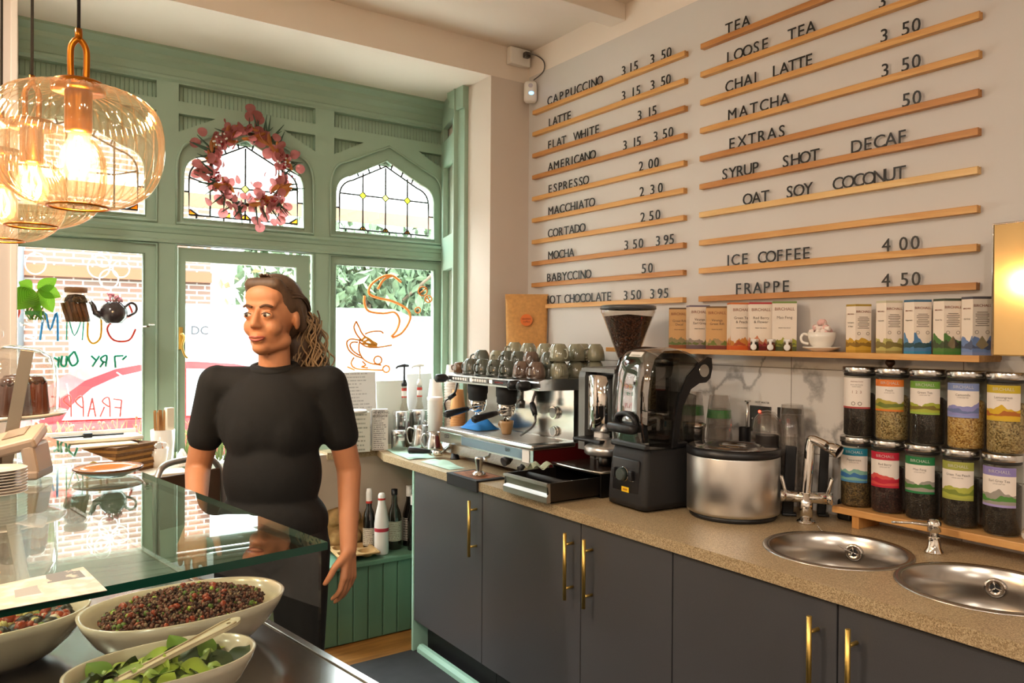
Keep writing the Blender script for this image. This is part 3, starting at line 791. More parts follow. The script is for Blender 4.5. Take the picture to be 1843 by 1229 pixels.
RROWS = [('TEA', [('TEA', 118, 208)]),
 ('LOOSE TEA', [('LOOSE', 122, 285), ('TEA', 365, 465), ('3', 722, 745), ('50', 805, 880)]),
 ('CHAI LATTE', [('CHAI', 120, 240), ('LATTE', 305, 458), ('3', 730, 753), ('50', 812, 882)]),
 ('MATCHA', [('MATCHA', 128, 366), ('3', 735, 758), ('50', 812, 884)]),
 ('EXTRAS', [('EXTRAS', 132, 355), ('50', 816, 888)]),
 ('SYRUP', [('SYRUP', 108, 250), ('SHOT', 345, 486), ('DECAF', 622, 832)]),
 ('OAT', [('OAT', 197, 290), ('SOY', 362, 460), ('COCONUT', 550, 825)]),
 (None, []),
 ('ICE COFFEE', [('ICE', 130, 213), ('COFFEE', 256, 455), ('4', 745, 770), ('00', 810, 888)]),
 ('FRAPPE', [('FRAPPE', 163, 376), ('4', 745, 770), ('50', 815, 893)])]
LH = 0.043
def glyph(ch):
    me = text_mesh(ch, 0.062, 0.0014, m_letter, res=3)
    return me
def letter(ch, px0, px1, k, label):
    zb = RZ0-RDZ*k+0.0115            # letters stand down in the groove of the rail
    XL = XW-0.014
    ya = on_x(px0, 400, XL).y; yb = on_x(px1, 400, XL).y
    me = glyph(ch); xs = [v.co.x for v in me.vertices]; w = max(xs)-min(xs)
    o = bpy.data.objects.new('menu_letter' if ch.isalpha() else 'menu_digit', me); COL.objects.link(o)
    ym = (ya+yb)/2+(min(xs)+max(xs))/2
    o.matrix_world = Matrix(((0, 0, -1, XL), (-1, 0, 0, ym), (0, 1, 0, zb), (0, 0, 0, 1)))
    tag(o, label, 'letter' if ch.isalpha() else 'digit', 'letters on the wall menu')
WID = {'I': 0.35, '1': 0.5, 'M': 1.25, 'W': 1.4}
def column(rows, side, off, scale, ya, yb):
    mats = [m_oak, m_oak_dark, m_oak, m_oak, m_oak_dark]
    for k_, (item, words) in enumerate(rows):
        z = RZ0-RDZ*k_
        mt = m_oak_light if (side == 'right' and k_ == 6) else mats[(k_*2+(side == 'right')) % 5]
        rail = MB()
        L = ya-yb
        rail.prism([(-0.024, -0.011), (0, -0.011), (0, 0.011), (-0.007, 0.011), (-0.007, 0.004), (-0.013, 0.004), (-0.013, 0.011), (-0.022, 0.011), (-0.024, 0.009)], 0, 1, 'xz')
        for i, v in enumerate(rail.v): rail.v[i] = (v[0], -v[1]*L, v[2])
        o = obj('menu_rail', rail, mt, None, (XW, ya, z))
        nm = item if item else 'no words at all'
        tag(o, f'oak menu rail carrying {nm}, in the {side} column' if item else f'bare oak menu rail without letters, in the {side} column', 'rail', 'oak rails of the wall menu')
        prices = 0
        for wi, (wd, a, b) in enumerate(words):
            tot = sum(WID.get(c, 1.0) for c in wd); n = len(wd); gap = 0.45
            step = (b-a)/(tot+gap*(n-1)); cur = a
            if wd[0].isdigit() and len(wd) == 1: prices += 1
            for i, c in enumerate(wd):
                w_ = WID.get(c, 1.0)*step
                if c.isalpha(): lb = f'black letter {c}, {ORD[i]} in {wd} on the {side} menu column, {item} rail'
                else:
                    part = 'pounds' if n == 1 else ('first pence' if i == 0 else 'last pence')
                    if item == 'MACCHIATO' and wi > 1: part = ['', '', 'first pence', 'last pence'][wi]
                    which = ['first', 'first', 'second'][min(max(prices if item != 'MACCHIATO' else 1, 1), 2)]
                    lb = f'black {part} digit {c} of the {which} price on the {item} rail'
                letter(c, off+cur/scale, off+(cur+w_)/scale, k_, lb)
                cur += w_+gap*step
column(LROWS, 'left', 900, 2.194, 3.346, 2.271)
column(RROWS, 'right', 1250, 2.194, 2.184, 1.112)

# ------------------------------------------------------------------ sensor, socket box and cable at the corner
t = thing('wall_sensor', 'white motion sensor with blue light in the corner of the pier', 'sensor', (2.425, 3.35, 2.76))
M4 = Matrix.Rotation(R(-35), 4, 'Z')
b = MB(M4); b.box((0, 0, 0.055), (0.070, 0.045, 0.115), 0.020, seg=4); obj('housing', b, m_whitep, t)
b = MB(M4); b.ball((0.004, -0.021, 0.045), (0.014, 0.005, 0.009), 12, 8); obj('status_light', b, M('blue_led', '#4aa8ff', 0.3, emit='#4aa8ff', es=6), t)
b = MB(M4); b.cyl((0.0, -0.018, 0.085), (0.0, -0.024, 0.085), 0.012); obj('lens', b, M('sensor_lens', '#c8c3d0', 0.2), t)
t = thing('socket_box', 'white socket box with plug high on the ceiling down-stand', 'socket', (2.375, 3.41, 2.955))
obj('box', MB().box((0, -0.02, 0.045), (0.13, 0.04, 0.09), 0.006), m_whitep, t)
obj('plug', MB().box((0.03, -0.052, 0.055), (0.035, 0.03, 0.03), 0.006), m_dsteel, t)
tag(obj('cable', MB().tube(smooth_path([(2.405, 3.34, 3.01), (2.435, 3.31, 3.0), (2.452, 3.27, 2.96), (2.452, 3.275, 2.91), (2.43, 3.33, 2.875)], 8), 0.003, 6), m_dsteel), 'thin grey cable looping from the socket box to the sensor', 'cable')

# ------------------------------------------------------------------ base cabinets, plinth and worktop
doors = [(3.338, 2.734, -1, 2.776), (2.729, 2.093, 1, 2.134), (2.089, 1.660, -1, 2.030), (1.655, 1.112, 1, 1.162), (1.107, 0.55, -1, 1.058), (0.545, 0.0, 1, 0.05)]
labs = ['charcoal cabinet with brass handle, at the window end of the run', 'charcoal cabinet under the coffee grinder, handle on its right', 'charcoal cabinet under the blender and steel drum, handle on its left',
        'charcoal cabinet below the left sink, handle on its right', 'charcoal cabinet below the right sink, handle on its left', 'charcoal cabinet at the near end of the run']
for (a, b_, s, hy), lb in zip(doors, labs):
    t = thing('base_cabinet', lb, 'cabinet', (2.10, (a+b_)/2, 0), group='charcoal base cabinets')
    w = a-b_
    obj('carcass', MB().box((0.02, 0, 0.150+(0.59 if 0.5 < a < 1.9 else 0.72)/2), (0.66, w-0.002, 0.59 if 0.5 < a < 1.9 else 0.72)), m_cab, t)
    d = obj('door', MB().box((-0.346, 0, 0.512), (0.02, w, 0.722), 0.0015), m_cab, t)
    hb = MB(); y = hy-(a+b_)/2
    z0, z1 = (0.595, 0.830)
    hb.cyl((-0.394, y, z0), (-0.394, y, z1), 0.0065, n=14)
    for z in (z0+0.04, z1-0.04): hb.cyl((-0.394, y, z), (-0.354, y, z), 0.005, n=10)
    obj('handle', hb, m_brass, d)
    obj('plinth', MB().box((-0.27, 0, 0.075), (0.02, w, 0.15)), m_plinth, t)
tag(obj('end_panel', MB().box((2.09, 3.349, 0.436), (0.70, 0.018, 0.872), 0.002), m_mint), 'mint painted end panel closing the cabinet run at the window', 'panel')
tag(obj('floor_trim', MB().prism([(1.752, 0.0), (1.782, 0.0), (1.782, 0.035), (1.764, 0.035), (1.752, 0.02)], 3.32, 0.2, 'xz'), m_mint), 'mint painted timber strip on the floor along the plinth', 'trim')
# worktop with cut-outs for the two round sinks
m_sink = M('sink_steel', '#a8a29b', 0.24, 1.0, aniso=0.7)
SINKS = [(2.045, 1.306), (2.045, 0.905)]
def circ(c, r, n=48): return [(c[0]+r*math.cos(2*PI*i/n), c[1]+r*math.sin(2*PI*i/n)) for i in range(n)]
wt = MB()
outer = [(1.728, -0.2), (XW-0.009, -0.2), (XW-0.009, YP-0.003), (2.211, YP-0.003), (2.211, 3.655), (2.245, 3.80), (2.285, 3.97), (1.500, 3.97), (1.500, 3.842), (1.78, 3.842), (1.728, 3.65)]
rot = Matrix(((1, 0, 0, 0), (0, 0, 1, 0), (0, 1, 0, 0), (0, 0, 0, 1)))
wt.plate(outer, [circ(s, 0.186) for s in SINKS], 0.874, 0.910, place=rot)
tag(obj('worktop', wt, m_stone), 'speckled sand-coloured stone worktop along the menu wall, cut for two sinks', 'worktop')
for (sx, sy), lb, ch in zip(SINKS, ('round steel sink left, with a bead chain to its plug', 'round steel sink right, nearest the camera'), (1, 0)):
    t = thing('sink', lb, 'sink', (sx, sy, 0.910), group='round steel sinks')
    prof = [(0.0, -0.150), (0.10, -0.150), (0.145, -0.140), (0.172, -0.110), (0.180, -0.06), (0.1835, 0.001), (0.187, 0.004), (0.200, 0.005), (0.2035, 0.002), (0.204, 0.0004)]
    obj('bowl', MB().lathe(prof, 64, caps=False), m_sink, t)
    # overflow on the window-side wall of the bowl
    q = Vector((0.957, 0.283, 0)); 
    c_ = Vector((0.176*q.x, 0.176*q.y, -0.045))
    b = MB(); n_ = Vector((-q.x, -q.y, 0.1)).normalized()
    ax = Vector((0, 0, 1)).rotation_difference(n_).to_matrix()
    b.lathe([(0.012, 0.0), (0.026, 0.0), (0.026, 0.004), (0.020, 0.006), (0.012, 0.003)], 28, c_, axis=ax, caps=False)
    ov = obj('overflow', b, m_chrome, t)
    b = MB(); b.lathe([(0.0, 0.0015), (0.013, 0.0015)], 20, c_, axis=ax, caps=False)
    obj('overflow_hole', b, m_black_matt, t)
    b = MB()
    for k_ in range(3):
        a = k_*2*PI/3+0.5; b.tube([c_+ax @ Vector((0, 0, 0.004)), c_+ax @ Vector((0.016*math.cos(a), 0.016*math.sin(a), 0.004))], 0.002, 6)
    obj('overflow_bars', b, m_chrome, ov)
    b = MB().lathe([(0.0, -0.148), (0.030, -0.148), (0.034, -0.144), (0.040, -0.1485)], 28, caps=False)
    obj('drain', b, m_chrome, t)
    if ch:
        pts = []
        p0 = Vector((0.155, 0.165, 0.006)); p1 = c_+n_*0.012
        p1w = p1
        ch_ = MB()
        for i in range(34):
            u_ = i/33; p = p0.lerp(p1w, u_); p.z -= 0.020*math.sin(PI*u_)*0.5; p.z = max(p.z, -0.09)
            ch_.ball(p+Vector((0, 0, 0.008*(1-u_))), 0.0022, 6, 5)
        obj('bead_chain', ch_, m_steel, t)

# mixer tap at the left sink
t = thing('mixer_tap', 'chrome mixer tap with a flat-ended spout behind the left sink', 'tap', (2.262, 1.556, 0.910), R(35))
b = MB(); b.lathe([(0.030, 0), (0.030, 0.006), (0.024, 0.010)], 24); b.cyl((0, 0, 0.008), (0, 0, 0.10), 0.021, n=24); b.cyl((0.0, -0.075, 0.085), (0.0, 0.070, 0.085), 0.019, n=20)
obj('body', b, m_chrome, t)
b = MB(); b.tube(smooth_path([(0, 0, 0.09), (0.004, -0.006, 0.18), (0.008, -0.012, 0.262), (0.004, -0.022, 0.274), (-0.018, -0.05, 0.266), (-0.042, -0.084, 0.253)], 6), 0.0165, 16)
obj('spout', b, m_chrome, t)
b = MB(); b.cyl((-0.028, -0.064, 0.261), (-0.052, -0.098, 0.247), 0.020, 0.020, n=20); obj('nozzle', b, m_chrome, t)
for s in (-1, 1):
    b = MB(); b.box((0, s*0.070, 0.120), (0.030, 0.012, 0.070), 0.006, rot=Euler((R(-s*15), 0, 0)).to_matrix(), seg=3); b.cyl((0, s*0.066, 0.085), (0, s*0.080, 0.085), 0.020, n=20)
    obj('lever', b, m_chrome, t)
# soap dispenser between the sinks
t = thing('soap_dispenser', 'chrome soap dispenser with long thin spout between the two sinks', 'dispenser', (2.252, 1.134, 0.910))
obj('base', MB().lathe([(0.026, 0), (0.026, 0.005), (0.018, 0.016), (0.016, 0.045), (0.016, 0.048)], 28), m_chrome, t)
obj('pump_head', MB().lathe([(0.011, 0.048), (0.011, 0.058), (0.018, 0.062), (0.018, 0.088), (0.012, 0.096), (0, 0.097)], 28), m_chrome, t)
obj('spout', MB().tube([(0, 0, 0.078), (-0.03, 0.05, 0.080), (-0.055, 0.095, 0.076)], [0.006, 0.004, 0.003], 10), m_chrome, t)

# ------------------------------------------------------------------ oak shelf with tea cartons
XS = 2.320
tag(obj('shelf', MB().box(((XS+XW)/2, (1.049+2.62)/2, 1.4645), (XW-XS-0.001, 2.62-1.049, 0.019), 0.0015), m_oak), 'oak wall shelf holding tea cartons above the marble tiles', 'shelf')
ZS = 1.474
m_ink = M('printed_ink', '#6b5a4a', 0.6)
m_inkred = M('printed_brown', '#8a4a30', 0.6)
cart_w = '#efe2d3'; cart_k = '#d3a46a'
# centre px, paper, band, hills, title lines, left-side paper, rotation
CART = [
 (1222, cart_k, '#5a4630', '#8a8058', '#566b32', '#8a4a20', ['Great Rift', 'Decaf'], 0.165, 46, 'kraft tea carton at the far left end of the shelf'),
 (1256, cart_w, '#6f6377', '#9a8f86', '#66753f', '#6c5a64', ['Virunga', 'Earl Grey'], 0.172, 40, 'cream tea carton with mauve top, second from left on the shelf'),
 (1290, cart_k, '#7a5a34', '#a58d62', '#6d7a2e', '#7a2f1e', ['Virunga', 'Great Rift'], 0.165, 46, 'kraft tea carton with dark red foot, third on the shelf'),
 (1331, cart_w, '#cf6e2e', '#c98a3e', '#b0522a', '#d2642a', ['Green Tea', '& Peach'], 0.176, 40, 'cream tea carton with orange top and orange foot'),
 (1368, cart_w, '#b32a2a', '#cf8058', '#b5323a', '#8f2a24', ['Red Berry', '& Flower'], 0.174, 47, 'cream tea carton with red top and red hills'),
 (1411, cart_w, '#6f8a3a', '#a3a63c', '#6d7a34', '#56602c', ['Mao Feng'], 0.174, 49, 'cream tea carton with green top, beside the cup of marshmallows'),
 (1545, cart_w, '#a98a2a', '#c9a02e', '#8c6a1c', '#b58a1e', ['Lemongrass', '& Ginger'], 0.155, 52, 'six-sided tea carton with mustard top, right of the cup'),
 (1600, cart_w, '#c7bfa0', '#b8b064', '#7d6f34', '#9a8a4a', ['Camomile'], 0.163, 55, 'pale tea carton with straw-green hills, second right of the cup'),
 (1651, cart_w, '#3f6a86', '#4c7fae', '#2d4f57', '#2f86b0', ['Peppermint'], 0.163, 55, 'cream tea carton with blue top and blue hills'),
 (1705, cart_w, '#3a4632', '#4d7a34', '#3f4a2c', '#3f7a2c', ['Green Tea'], 0.163, 58, 'cream tea carton with dark green top and a pyramid window'),
 (1757, cart_w, '#4c4a52', '#6c86b8', '#4f5a78', '#7f8fbc', ['Earl Grey'], 0.166, 60, 'cream tea carton with blue-grey hills, half behind the metal box'),
]
for i, (px, pap, top, h1, h2, foot, title, hh, ang, lb) in enumerate(CART):
    right = i >= 6
    Xc = 2.392
    yc = on_x(px, 600, Xc).y
    az = math.atan2(Xc, yc)                    # direction the camera sees it along
    rz = -az+R({0: 2, 1: 14, 2: 2, 3: 16, 4: 6, 5: 3}.get(i, 4))  # front turned a little off the line of sight
    w, dp = (0.082, 0.055) if not right else (0.074, 0.062)
    t = thing('tea_carton', lb, 'carton', (Xc, yc, ZS), rz, 'tea cartons on the oak shelf')
    c_ = 0.0 if not right else 0.0
    mt = label_mat('carton_%d' % i, top, h1, h2, foot, pap, h=0.16 if not right else 0.22, amp=0.22, topband=0.975, freq=2.6 if not right else 1.2, seed=i*1.7, foot=0.09 if not right else 0.05)
    ms = M('carton_side', pap, 0.6)
    mtop = M('carton_top', top, 0.5)
    b = MB()
    x, y = w/2, dp/2
    if not right:
        b.patch(lambda u, v: (-x+2*x*u, -y, hh*v), 1, 1, 0, False)
        b.patch(lambda u, v: (-x, y-2*y*u, hh*v), 1, 1, 0, False)
        b.patch(lambda u, v: (x, -y+2*y*u, hh*v), 1, 1, 0, False)
        b.add([(-x, y, 0), (x, y, 0), (x, y, hh), (-x, y, hh)], [(1, 0, 3, 2)], 1)
        b.add([(-x, -y, hh), (x, -y, hh), (x, y, hh), (-x, y, hh)], [(0, 1, 2, 3)], 2)
        b.add([(-x, -y, 0), (x, -y, 0), (x, y, 0), (-x, y, 0)], [(3, 2, 1, 0)], 1)
        xl = -x*0.8
    else:
        # six-sided carton
        P6 = [(-x, -0.004), (-x*0.30, -y), (x, -y*0.55), (x, 0.004), (x*0.4, y), (-x, y*0.6)]
        cols = [0, 0, 0, 1, 1, 0]
        for q in range(6):
            a6, b6 = P6[q], P6[(q+1) % 6]
            b.patch(lambda u, v: (a6[0]+(b6[0]-a6[0])*u, a6[1]+(b6[1]-a6[1])*u, hh*v), 1, 1, 0, False)
        b.add([(p[0], p[1], hh) for p in P6], [(0, 1, 2, 3, 4, 5)], 2); b.add([(p[0], p[1], 0) for p in P6], [(5, 4, 3, 2, 1, 0)], 1)
        xl = -x*0.24
    obj('carton', b, [mt, ms, mtop], t)
    obj('top_edge', MB().box((0, 0, hh+0.001), (w*0.99, dp*0.99, 0.003)) if not right else MB().prism(P6, hh, hh+0.003, 'xy'), mtop, t)
    if not right:
        write('BIRCHALL', 0.0150, 0.0002, m_inkred, t, (0, -y-0.0005, hh*0.83), (1, 0, 0), (0, 0, 1), 'CENTER')
        for q, s in enumerate(title): write(s, 0.0135, 0.0002, m_ink, t, (0, -y-0.0005, hh*(0.66-0.085*q)), (1, 0, 0), (0, 0, 1), 'CENTER')
        write('PRISM TEA BAGS', 0.0055, 0.0002, m_ink, t, (0, -y-0.0005, hh*0.46), (1, 0, 0), (0, 0, 1), 'CENTER')
    else:
        a6, b6 = Vector((*P6[1], 0)), Vector((*P6[2], 0)); d6 = (b6-a6); n6 = Vector((d6.y, -d6.x, 0)).normalized(); m6 = (a6+b6)/2+n6*0.0006
        write('BIRCHALL', 0.0105, 0.0002, m_inkred, t, m6+Vector((0, 0, hh*0.84)), d6, (0, 0, 1), 'CENTER')
        for q in range(8):
            wl = 0.036 if q % 3 else 0.028
            lb_ = MB(); e = d6.normalized()*wl/2; z = hh*(0.74-0.033*q)
            lb_.add([m6-e+Vector((0, 0, z)), m6+e+Vector((0, 0, z)), m6+e+Vector((0, 0, z+0.0018)), m6-e+Vector((0, 0, z+0.0018))], [(0, 1, 2, 3)])
            if q == 0: acc = lb_
            else: acc.add(lb_.v, lb_.f)
        for q in (-1, 1): acc.lathe([(0.004, 0), (0.0052, 0)], 14, m6+d6.normalized()*0.014*q+Vector((0, 0, hh*0.40)), axis=Vector((0, 0, 1)).rotation_difference(n6).to_matrix(), caps=False)
        obj('small_print', acc, m_ink, t)
        if i in (9, 10):
            e = d6.normalized()
            obj('pyramid_window', MB().add([m6+e*-0.017+Vector((0, 0, hh*0.18)), m6+Vector((0, 0, hh*0.10)), m6+e*0.017+Vector((0, 0, hh*0.18)), m6+Vector((0, 0, hh*0.34))], [(0, 1, 2, 3)]), M('film_window', '#4a4236', 0.1, coat=1.0), t)
        a7, b7 = Vector((*P6[0], 0)), Vector((*P6[1], 0)); d7 = b7-a7; n7 = Vector((d7.y, -d7.x, 0)).normalized(); m7 = (a7+b7)/2+n7*0.0006
        write('BIRCHALL', 0.0060, 0.0002, m_inkred, t, m7+Vector((0, 0, hh*0.80)), d7, (0, 0, 1), 'CENTER')
        for q, s in enumerate(title): write(s, 0.0055, 0.0002, m_ink, t, m7+Vector((0, 0, hh*(0.62-0.08*q))), d7, (0, 0, 1), 'CENTER')

# cup of marshmallows
yc = on_x(1479, 610, 2.39).y
t = thing('saucer', 'white saucer under the cup of marshmallows on the shelf', 'saucer', (2.39, yc, ZS))
obj('dish', MB().lathe([(0.0, 0.002), (0.030, 0.0), (0.032, 0.003), (0.058, 0.012), (0.062, 0.016), (0.060, 0.017), (0.030, 0.008), (0.0, 0.006)], 40, caps=False), m_white, t)
RZC = R(-55)
t = thing('cup', 'wide white cup heaped with marshmallows on the oak shelf', 'cup', (2.39, yc, ZS+0.0085), RZC)
obj('bowl', MB().lathe([(0.0, 0.002), (0.024, 0.0), (0.026, 0.004), (0.038, 0.018), (0.045, 0.040), (0.047, 0.058), (0.045, 0.058), (0.036, 0.020), (0.0, 0.008)], 44, caps=False), m_white, t)
obj('handle', MB().tube(smooth_path([(-0.044, 0, 0.048), (-0.058, 0, 0.052), (-0.067, 0, 0.040), (-0.062, 0, 0.024), (-0.042, 0, 0.018)], 6), 0.0045, 10), m_white, t)
m_mw, m_mp = M('marshmallow_white', '#f3e6dd', 0.8), M('marshmallow_pink', '#e7bcb6', 0.8)
rnd = random.Random(5); spots = []
for i in range(30):
    lay = 0 if i < 14 else (1 if i < 24 else 2)
    a = rnd.uniform(0, 2*PI); rr = [0.036, 0.024, 0.008][lay]*math.sqrt(rnd.random())
    spots.append((rr*math.cos(a), rr*math.sin(a), 0.058+0.016*lay+rnd.uniform(-0.004, 0.004)))
for i, (x, y, z) in enumerate(spots):
    q = Euler((rnd.uniform(0, 3), rnd.uniform(0, 3), 0)).to_matrix()
    b = MB().lathe([(0.0, -0.0085), (0.007, -0.0085), (0.0088, -0.006), (0.0088, 0.006), (0.007, 0.0085), (0.0, 0.0085)], 14, axis=q, caps=False)
    o = obj('marshmallow', b, m_mp if i % 2 else m_mw, None, (2.39+x, yc+y, ZS+0.0085+z))
    tag(o, 'small pink marshmallow heaped in the white cup on the shelf' if i % 2 else 'small white marshmallow heaped in the white cup on the shelf', 'marshmallow', 'marshmallows in the white cup')
# three honey jars in front of the cartons
for i, px in enumerate((1358, 1388, 1418)):
    X_ = 2.336
    yc = on_x(px, 620, X_).y
    t = thing('preserve_jar', f'tiny dark preserve jar with a white pear tag, {["leftmost", "middle", "rightmost"][i]} of three on the shelf edge', 'jar', (X_, yc, ZS), R(-50), 'tiny jars in front of the tea cartons')
    obj('glass', MB().lathe([(0.014, 0), (0.0155, 0.003), (0.0155, 0.024), (0.012, 0.030)], 20), M('dark_jam', ['#1c1512', '#6a2a18', '#5a4218'][i], 0.12, coat=0.8), t)
    obj('lid', MB().lathe([(0.0150, 0.030), (0.0150, 0.041), (0.013, 0.042)], 20), M('jar_lid', '#e0d8cf', 0.4, 0.2), t)
    b = MB(); b.ball((-0.004, -0.019, 0.013), (0.011, 0.003, 0.0115), 14, 8); b.box((-0.004, -0.019, 0.028), (0.009, 0.003, 0.018), 0.001); b.box((-0.004, -0.019, 0.038), (0.018, 0.004, 0.007), 0.001)
    obj('tag', b, m_paper, t)

# ------------------------------------------------------------------ wall switches, polished box
for (ya, yb, za, zb, lit, lb) in ((1.930, 1.836, 1.165, 1.262, 1, 'steel wall switch with lit red neon, left of the pair on the tiles'), (1.806, 1.706, 1.165, 1.266, 0, 'steel wall switch with unlit red rocker, right of the pair on the tiles')):
    t = thing('wall_switch', lb, 'switch', (XW-0.009, (ya+yb)/2, (za+zb)/2), group='switches on the tiles')
    w = ya-yb
    obj('plate', MB().box((-0.004, 0, 0), (0.008, w, 0.098), 0.002), m_dsteel, t)
    obj('rocker', MB().box((-0.010, 0.0, -0.004), (0.006, 0.012, 0.030), 0.002), m_red, t)
    obj('neon', MB().ball((-0.009, 0, 0.028), (0.003, 0.006, 0.005), 10, 6), M('neon_on', '#ff4030', 0.3, emit='#ff3020', es=8) if lit else m_dsteel, t)
    s = MB()
    for q in (-1, 1): s.lathe([(0.0, 0.001), (0.004, 0.001)], 12, (-0.0085, q*0.032, 0), axis=Vector((0, 0, 1)).rotation_difference(Vector((-1, 0, 0))).to_matrix(), caps=False)
    obj('screws', s, m_steel, t)
write('HOT WATER', 0.011, 0.0003, m_dsteel, None, (XW-0.0095, 1.91, 1.272), (0, -1, 0), (0, 0, 1), name='wall_note')
tag(bpy.data.objects['wall_note'], 'tiny printed note on the tiles above the lit switch', 'note')
t = thing('wall_box', 'polished metal box mirroring the room at the right end of the shelf', 'metal box', (2.30, 0.78, 1.475))
obj('casing', MB().box((0.079, 0, 0.181), (0.158, 0.456, 0.362), 0.004), M('polished_gold_steel', '#dfc48e', 0.10, 1.0), t)
obj('front_rim', MB().tube([(-0.001, 0.226, 0.002), (-0.001, 0.226, 0.360), (-0.001, -0.226, 0.360)], 0.003, 6), m_chrome, t)
# ------------------------------------------------------------------ tea jars on their wooden riser
t = thing('jar_riser', 'long low pine riser under the tea jars on the worktop', 'riser', (2.385, 1.02, 0.910))
obj('board', MB().box((0, -0.05, 0.050), (0.130, 1.06, 0.022), 0.002), wood_mat('pine', '#c98e50', '#e0b070', 'Y', 0.8), t)
for y in (0.40, -0.25): obj('leg', MB().box((0, y, 0.0197), (0.120, 0.024, 0.0385), 0.001), wood_mat('pine_leg', '#bd8142', '#d8a462', 'Z', 0.8), t)
ZR = 0.910+0.0615
JH = 0.228
m_jarglass = glass_mat('jar_glass', '#f4f6f2')
m_seal = M('jar_seal', '#22201e', 0.5)
dark = ['#15100d', '#2a211a', '#3a2c20', '#0e0b09']; darkr = ['#1a0f0e', '#3a1a18', '#2a1512', '#52302a']; gold = ['#8a5a24', '#c99a4e', '#e2bd78', '#a8752f']; herb = ['#5a4526', '#a98a54', '#c8b07c', '#7a6638']; brown = ['#2e2214', '#5f4a2a', '#7a6238', '#3d2e1a']
TOPJ = [(1546, 'pale', '#e9dcd6', '#e9dcd6', '#e9dcd6', '#b24a48', dark, '', 'white information label, top row far left'),
        (1605, 'orange', '#e07a2a', '#b0a23c', '#6d7a2e', '#e07a2a', herb, 'Peach', 'orange-topped label, top row second from left'),
        (1669, 'green', '#6fa03a', '#a8b03a', '#7a6a24', '#9ab84a', dark, 'Green Tea', 'fresh green label, top row middle'),
        (1738, 'blue', '#7f8fc0', '#8f8fc8', '#6a78a8', '#8f9ad0', gold, 'Camomile', 'lavender blue label over golden flowers, top row'),
        (1811, 'yellow', '#c9ae1e', '#d9b024', '#b0641e', '#d6b030', herb, 'Lemongrass', 'yellow label, top row far right')]
BOTJ = [(1542, 'teal', '#1f7f96', '#7fb0a0', '#3a6fa8', '#4a86b0', brown, 'Peppermint', 'teal label, bottom row far left'),
        (1598, 'red', '#c21f3a', '#d8504a', '#c02038', '#c21f3a', darkr, 'Red Berry', 'crimson label, bottom row second from left'),
        (1661, 'dark green', '#1f7a44', '#a09a90', '#3f7a34', '#1f7a44', dark, 'Mao Feng', 'dark green label, bottom row middle'),
        (1730, 'olive', '#a3a64a', '#b0b44a', '#7d8a34', '#a3a64a', dark, 'Green Tea Peach', 'olive green label, bottom row second from right'),
        (1805, 'lilac', '#8f84c0', '#9a948a', '#4f8a3a', '#a89ad0', dark, 'Earl Grey Tea', 'lilac label and grey hills, bottom row far right')]
XJ = 2.388
def tea_jar(px, row, spec):
    _, nm, top, h1, h2, foot, tea, title, lb = spec
    yc = on_x(px, 800, XJ).y
    z = ZR+(JH+0.0005)*row
    t = thing('tea_jar', 'glass tea jar with steel lid and '+lb, 'jar', (XJ, yc, z), 0, 'glass tea jars on the riser')
    obj('glass', MB().lathe([(0.0, 0.0005), (0.040, 0.0), (0.047, 0.004), (0.0485, 0.010), (0.0485, JH-0.034), (0.045, JH-0.027), (0.045, JH-0.020)], 40, caps=False), m_jarglass, t)
    o = obj('loose_tea', MB().lathe([(0.0, 0.004), (0.043, 0.004), (0.0468, 0.010), (0.0468, JH*0.60), (0.040, JH*0.625), (0.0, JH*0.63)], 40, caps=False), speckle_mat('tea_'+nm, tea, 330.0 if tea is dark else 240.0), t)
    o['kind'] = 'stuff'
    obj('seal', MB().lathe([(0.0455, JH-0.030), (0.0475, JH-0.027), (0.0475, JH-0.021), (0.0455, JH-0.018)], 40, caps=False), m_seal, t)
    obj('lid', MB().lathe([(0.0, JH-0.020), (0.051, JH-0.020), (0.0518, JH-0.017), (0.0518, JH-0.003), (0.050, JH), (0.0, JH)], 40, caps=False), m_steel, t)
    z0, z1 = (JH*0.36, JH*0.845) if row == 0 else (JH*0.41, JH*0.845)
    mid = -PI/2-math.atan2(XJ, yc)-0.30; sp = 1.02
    rl = 0.0489
    a0, a1 = mid-sp, mid+sp
    mt = label_mat('jar_label_'+nm, top, h1, h2, foot, '#efe5dc', h=0.26 if nm != 'pale' else 0.0, amp=0.26 if nm != 'pale' else 0.0, topband=0.78 if nm != 'pale' else 2.0, freq=2.0, seed=px*0.013, foot=0.06)
    obj('label', MB().patch(lambda u, v: (rl*math.cos(a0+(a1-a0)*u), rl*math.sin(a0+(a1-a0)*u), z0+(z1-z0)*v), 24, 1), mt, t, fixn=False)
    # lettering bent round the jar
    def bend(txt, size, mat, zc):
        me = text_mesh(txt, size, 0.0001, mat, 'CENTER', 2).copy()
        am = mid+0.12
        for v in me.vertices:
            a = am+v.co.x/0.0492; v.co = Vector((0.0492*math.cos(a), 0.0492*math.sin(a), zc+v.co.y))
        o = bpy.data.objects.new('lettering', me); COL.objects.link(o); o.parent = t
    hh = z1-z0
    if title:
        bend('BIRCHALL', 0.0125, m_paper, z0+hh*0.85)
        bend(title, 0.0095, m_ink, z0+hh*0.63); bend('LOOSE LEAF TEA', 0.0040, m_ink, z0+hh*0.57)
    else:
        bend('PREPARATION', 0.006, m_inkred, z0+hh*0.86)
        for q, s in enumerate(('brew with freshly', 'boiled water')): bend(s, 0.0055, m_ink, z0+hh*(0.76-0.06*q))
        bend('1  2  3', 0.012, m_inkred, z0+hh*0.50); bend('O O', 0.018, m_ink, z0+hh*0.10)
    return t
for s in BOTJ: tea_jar(s[0], 0, s)
for s in TOPJ: tea_jar(s[0], 1, s)
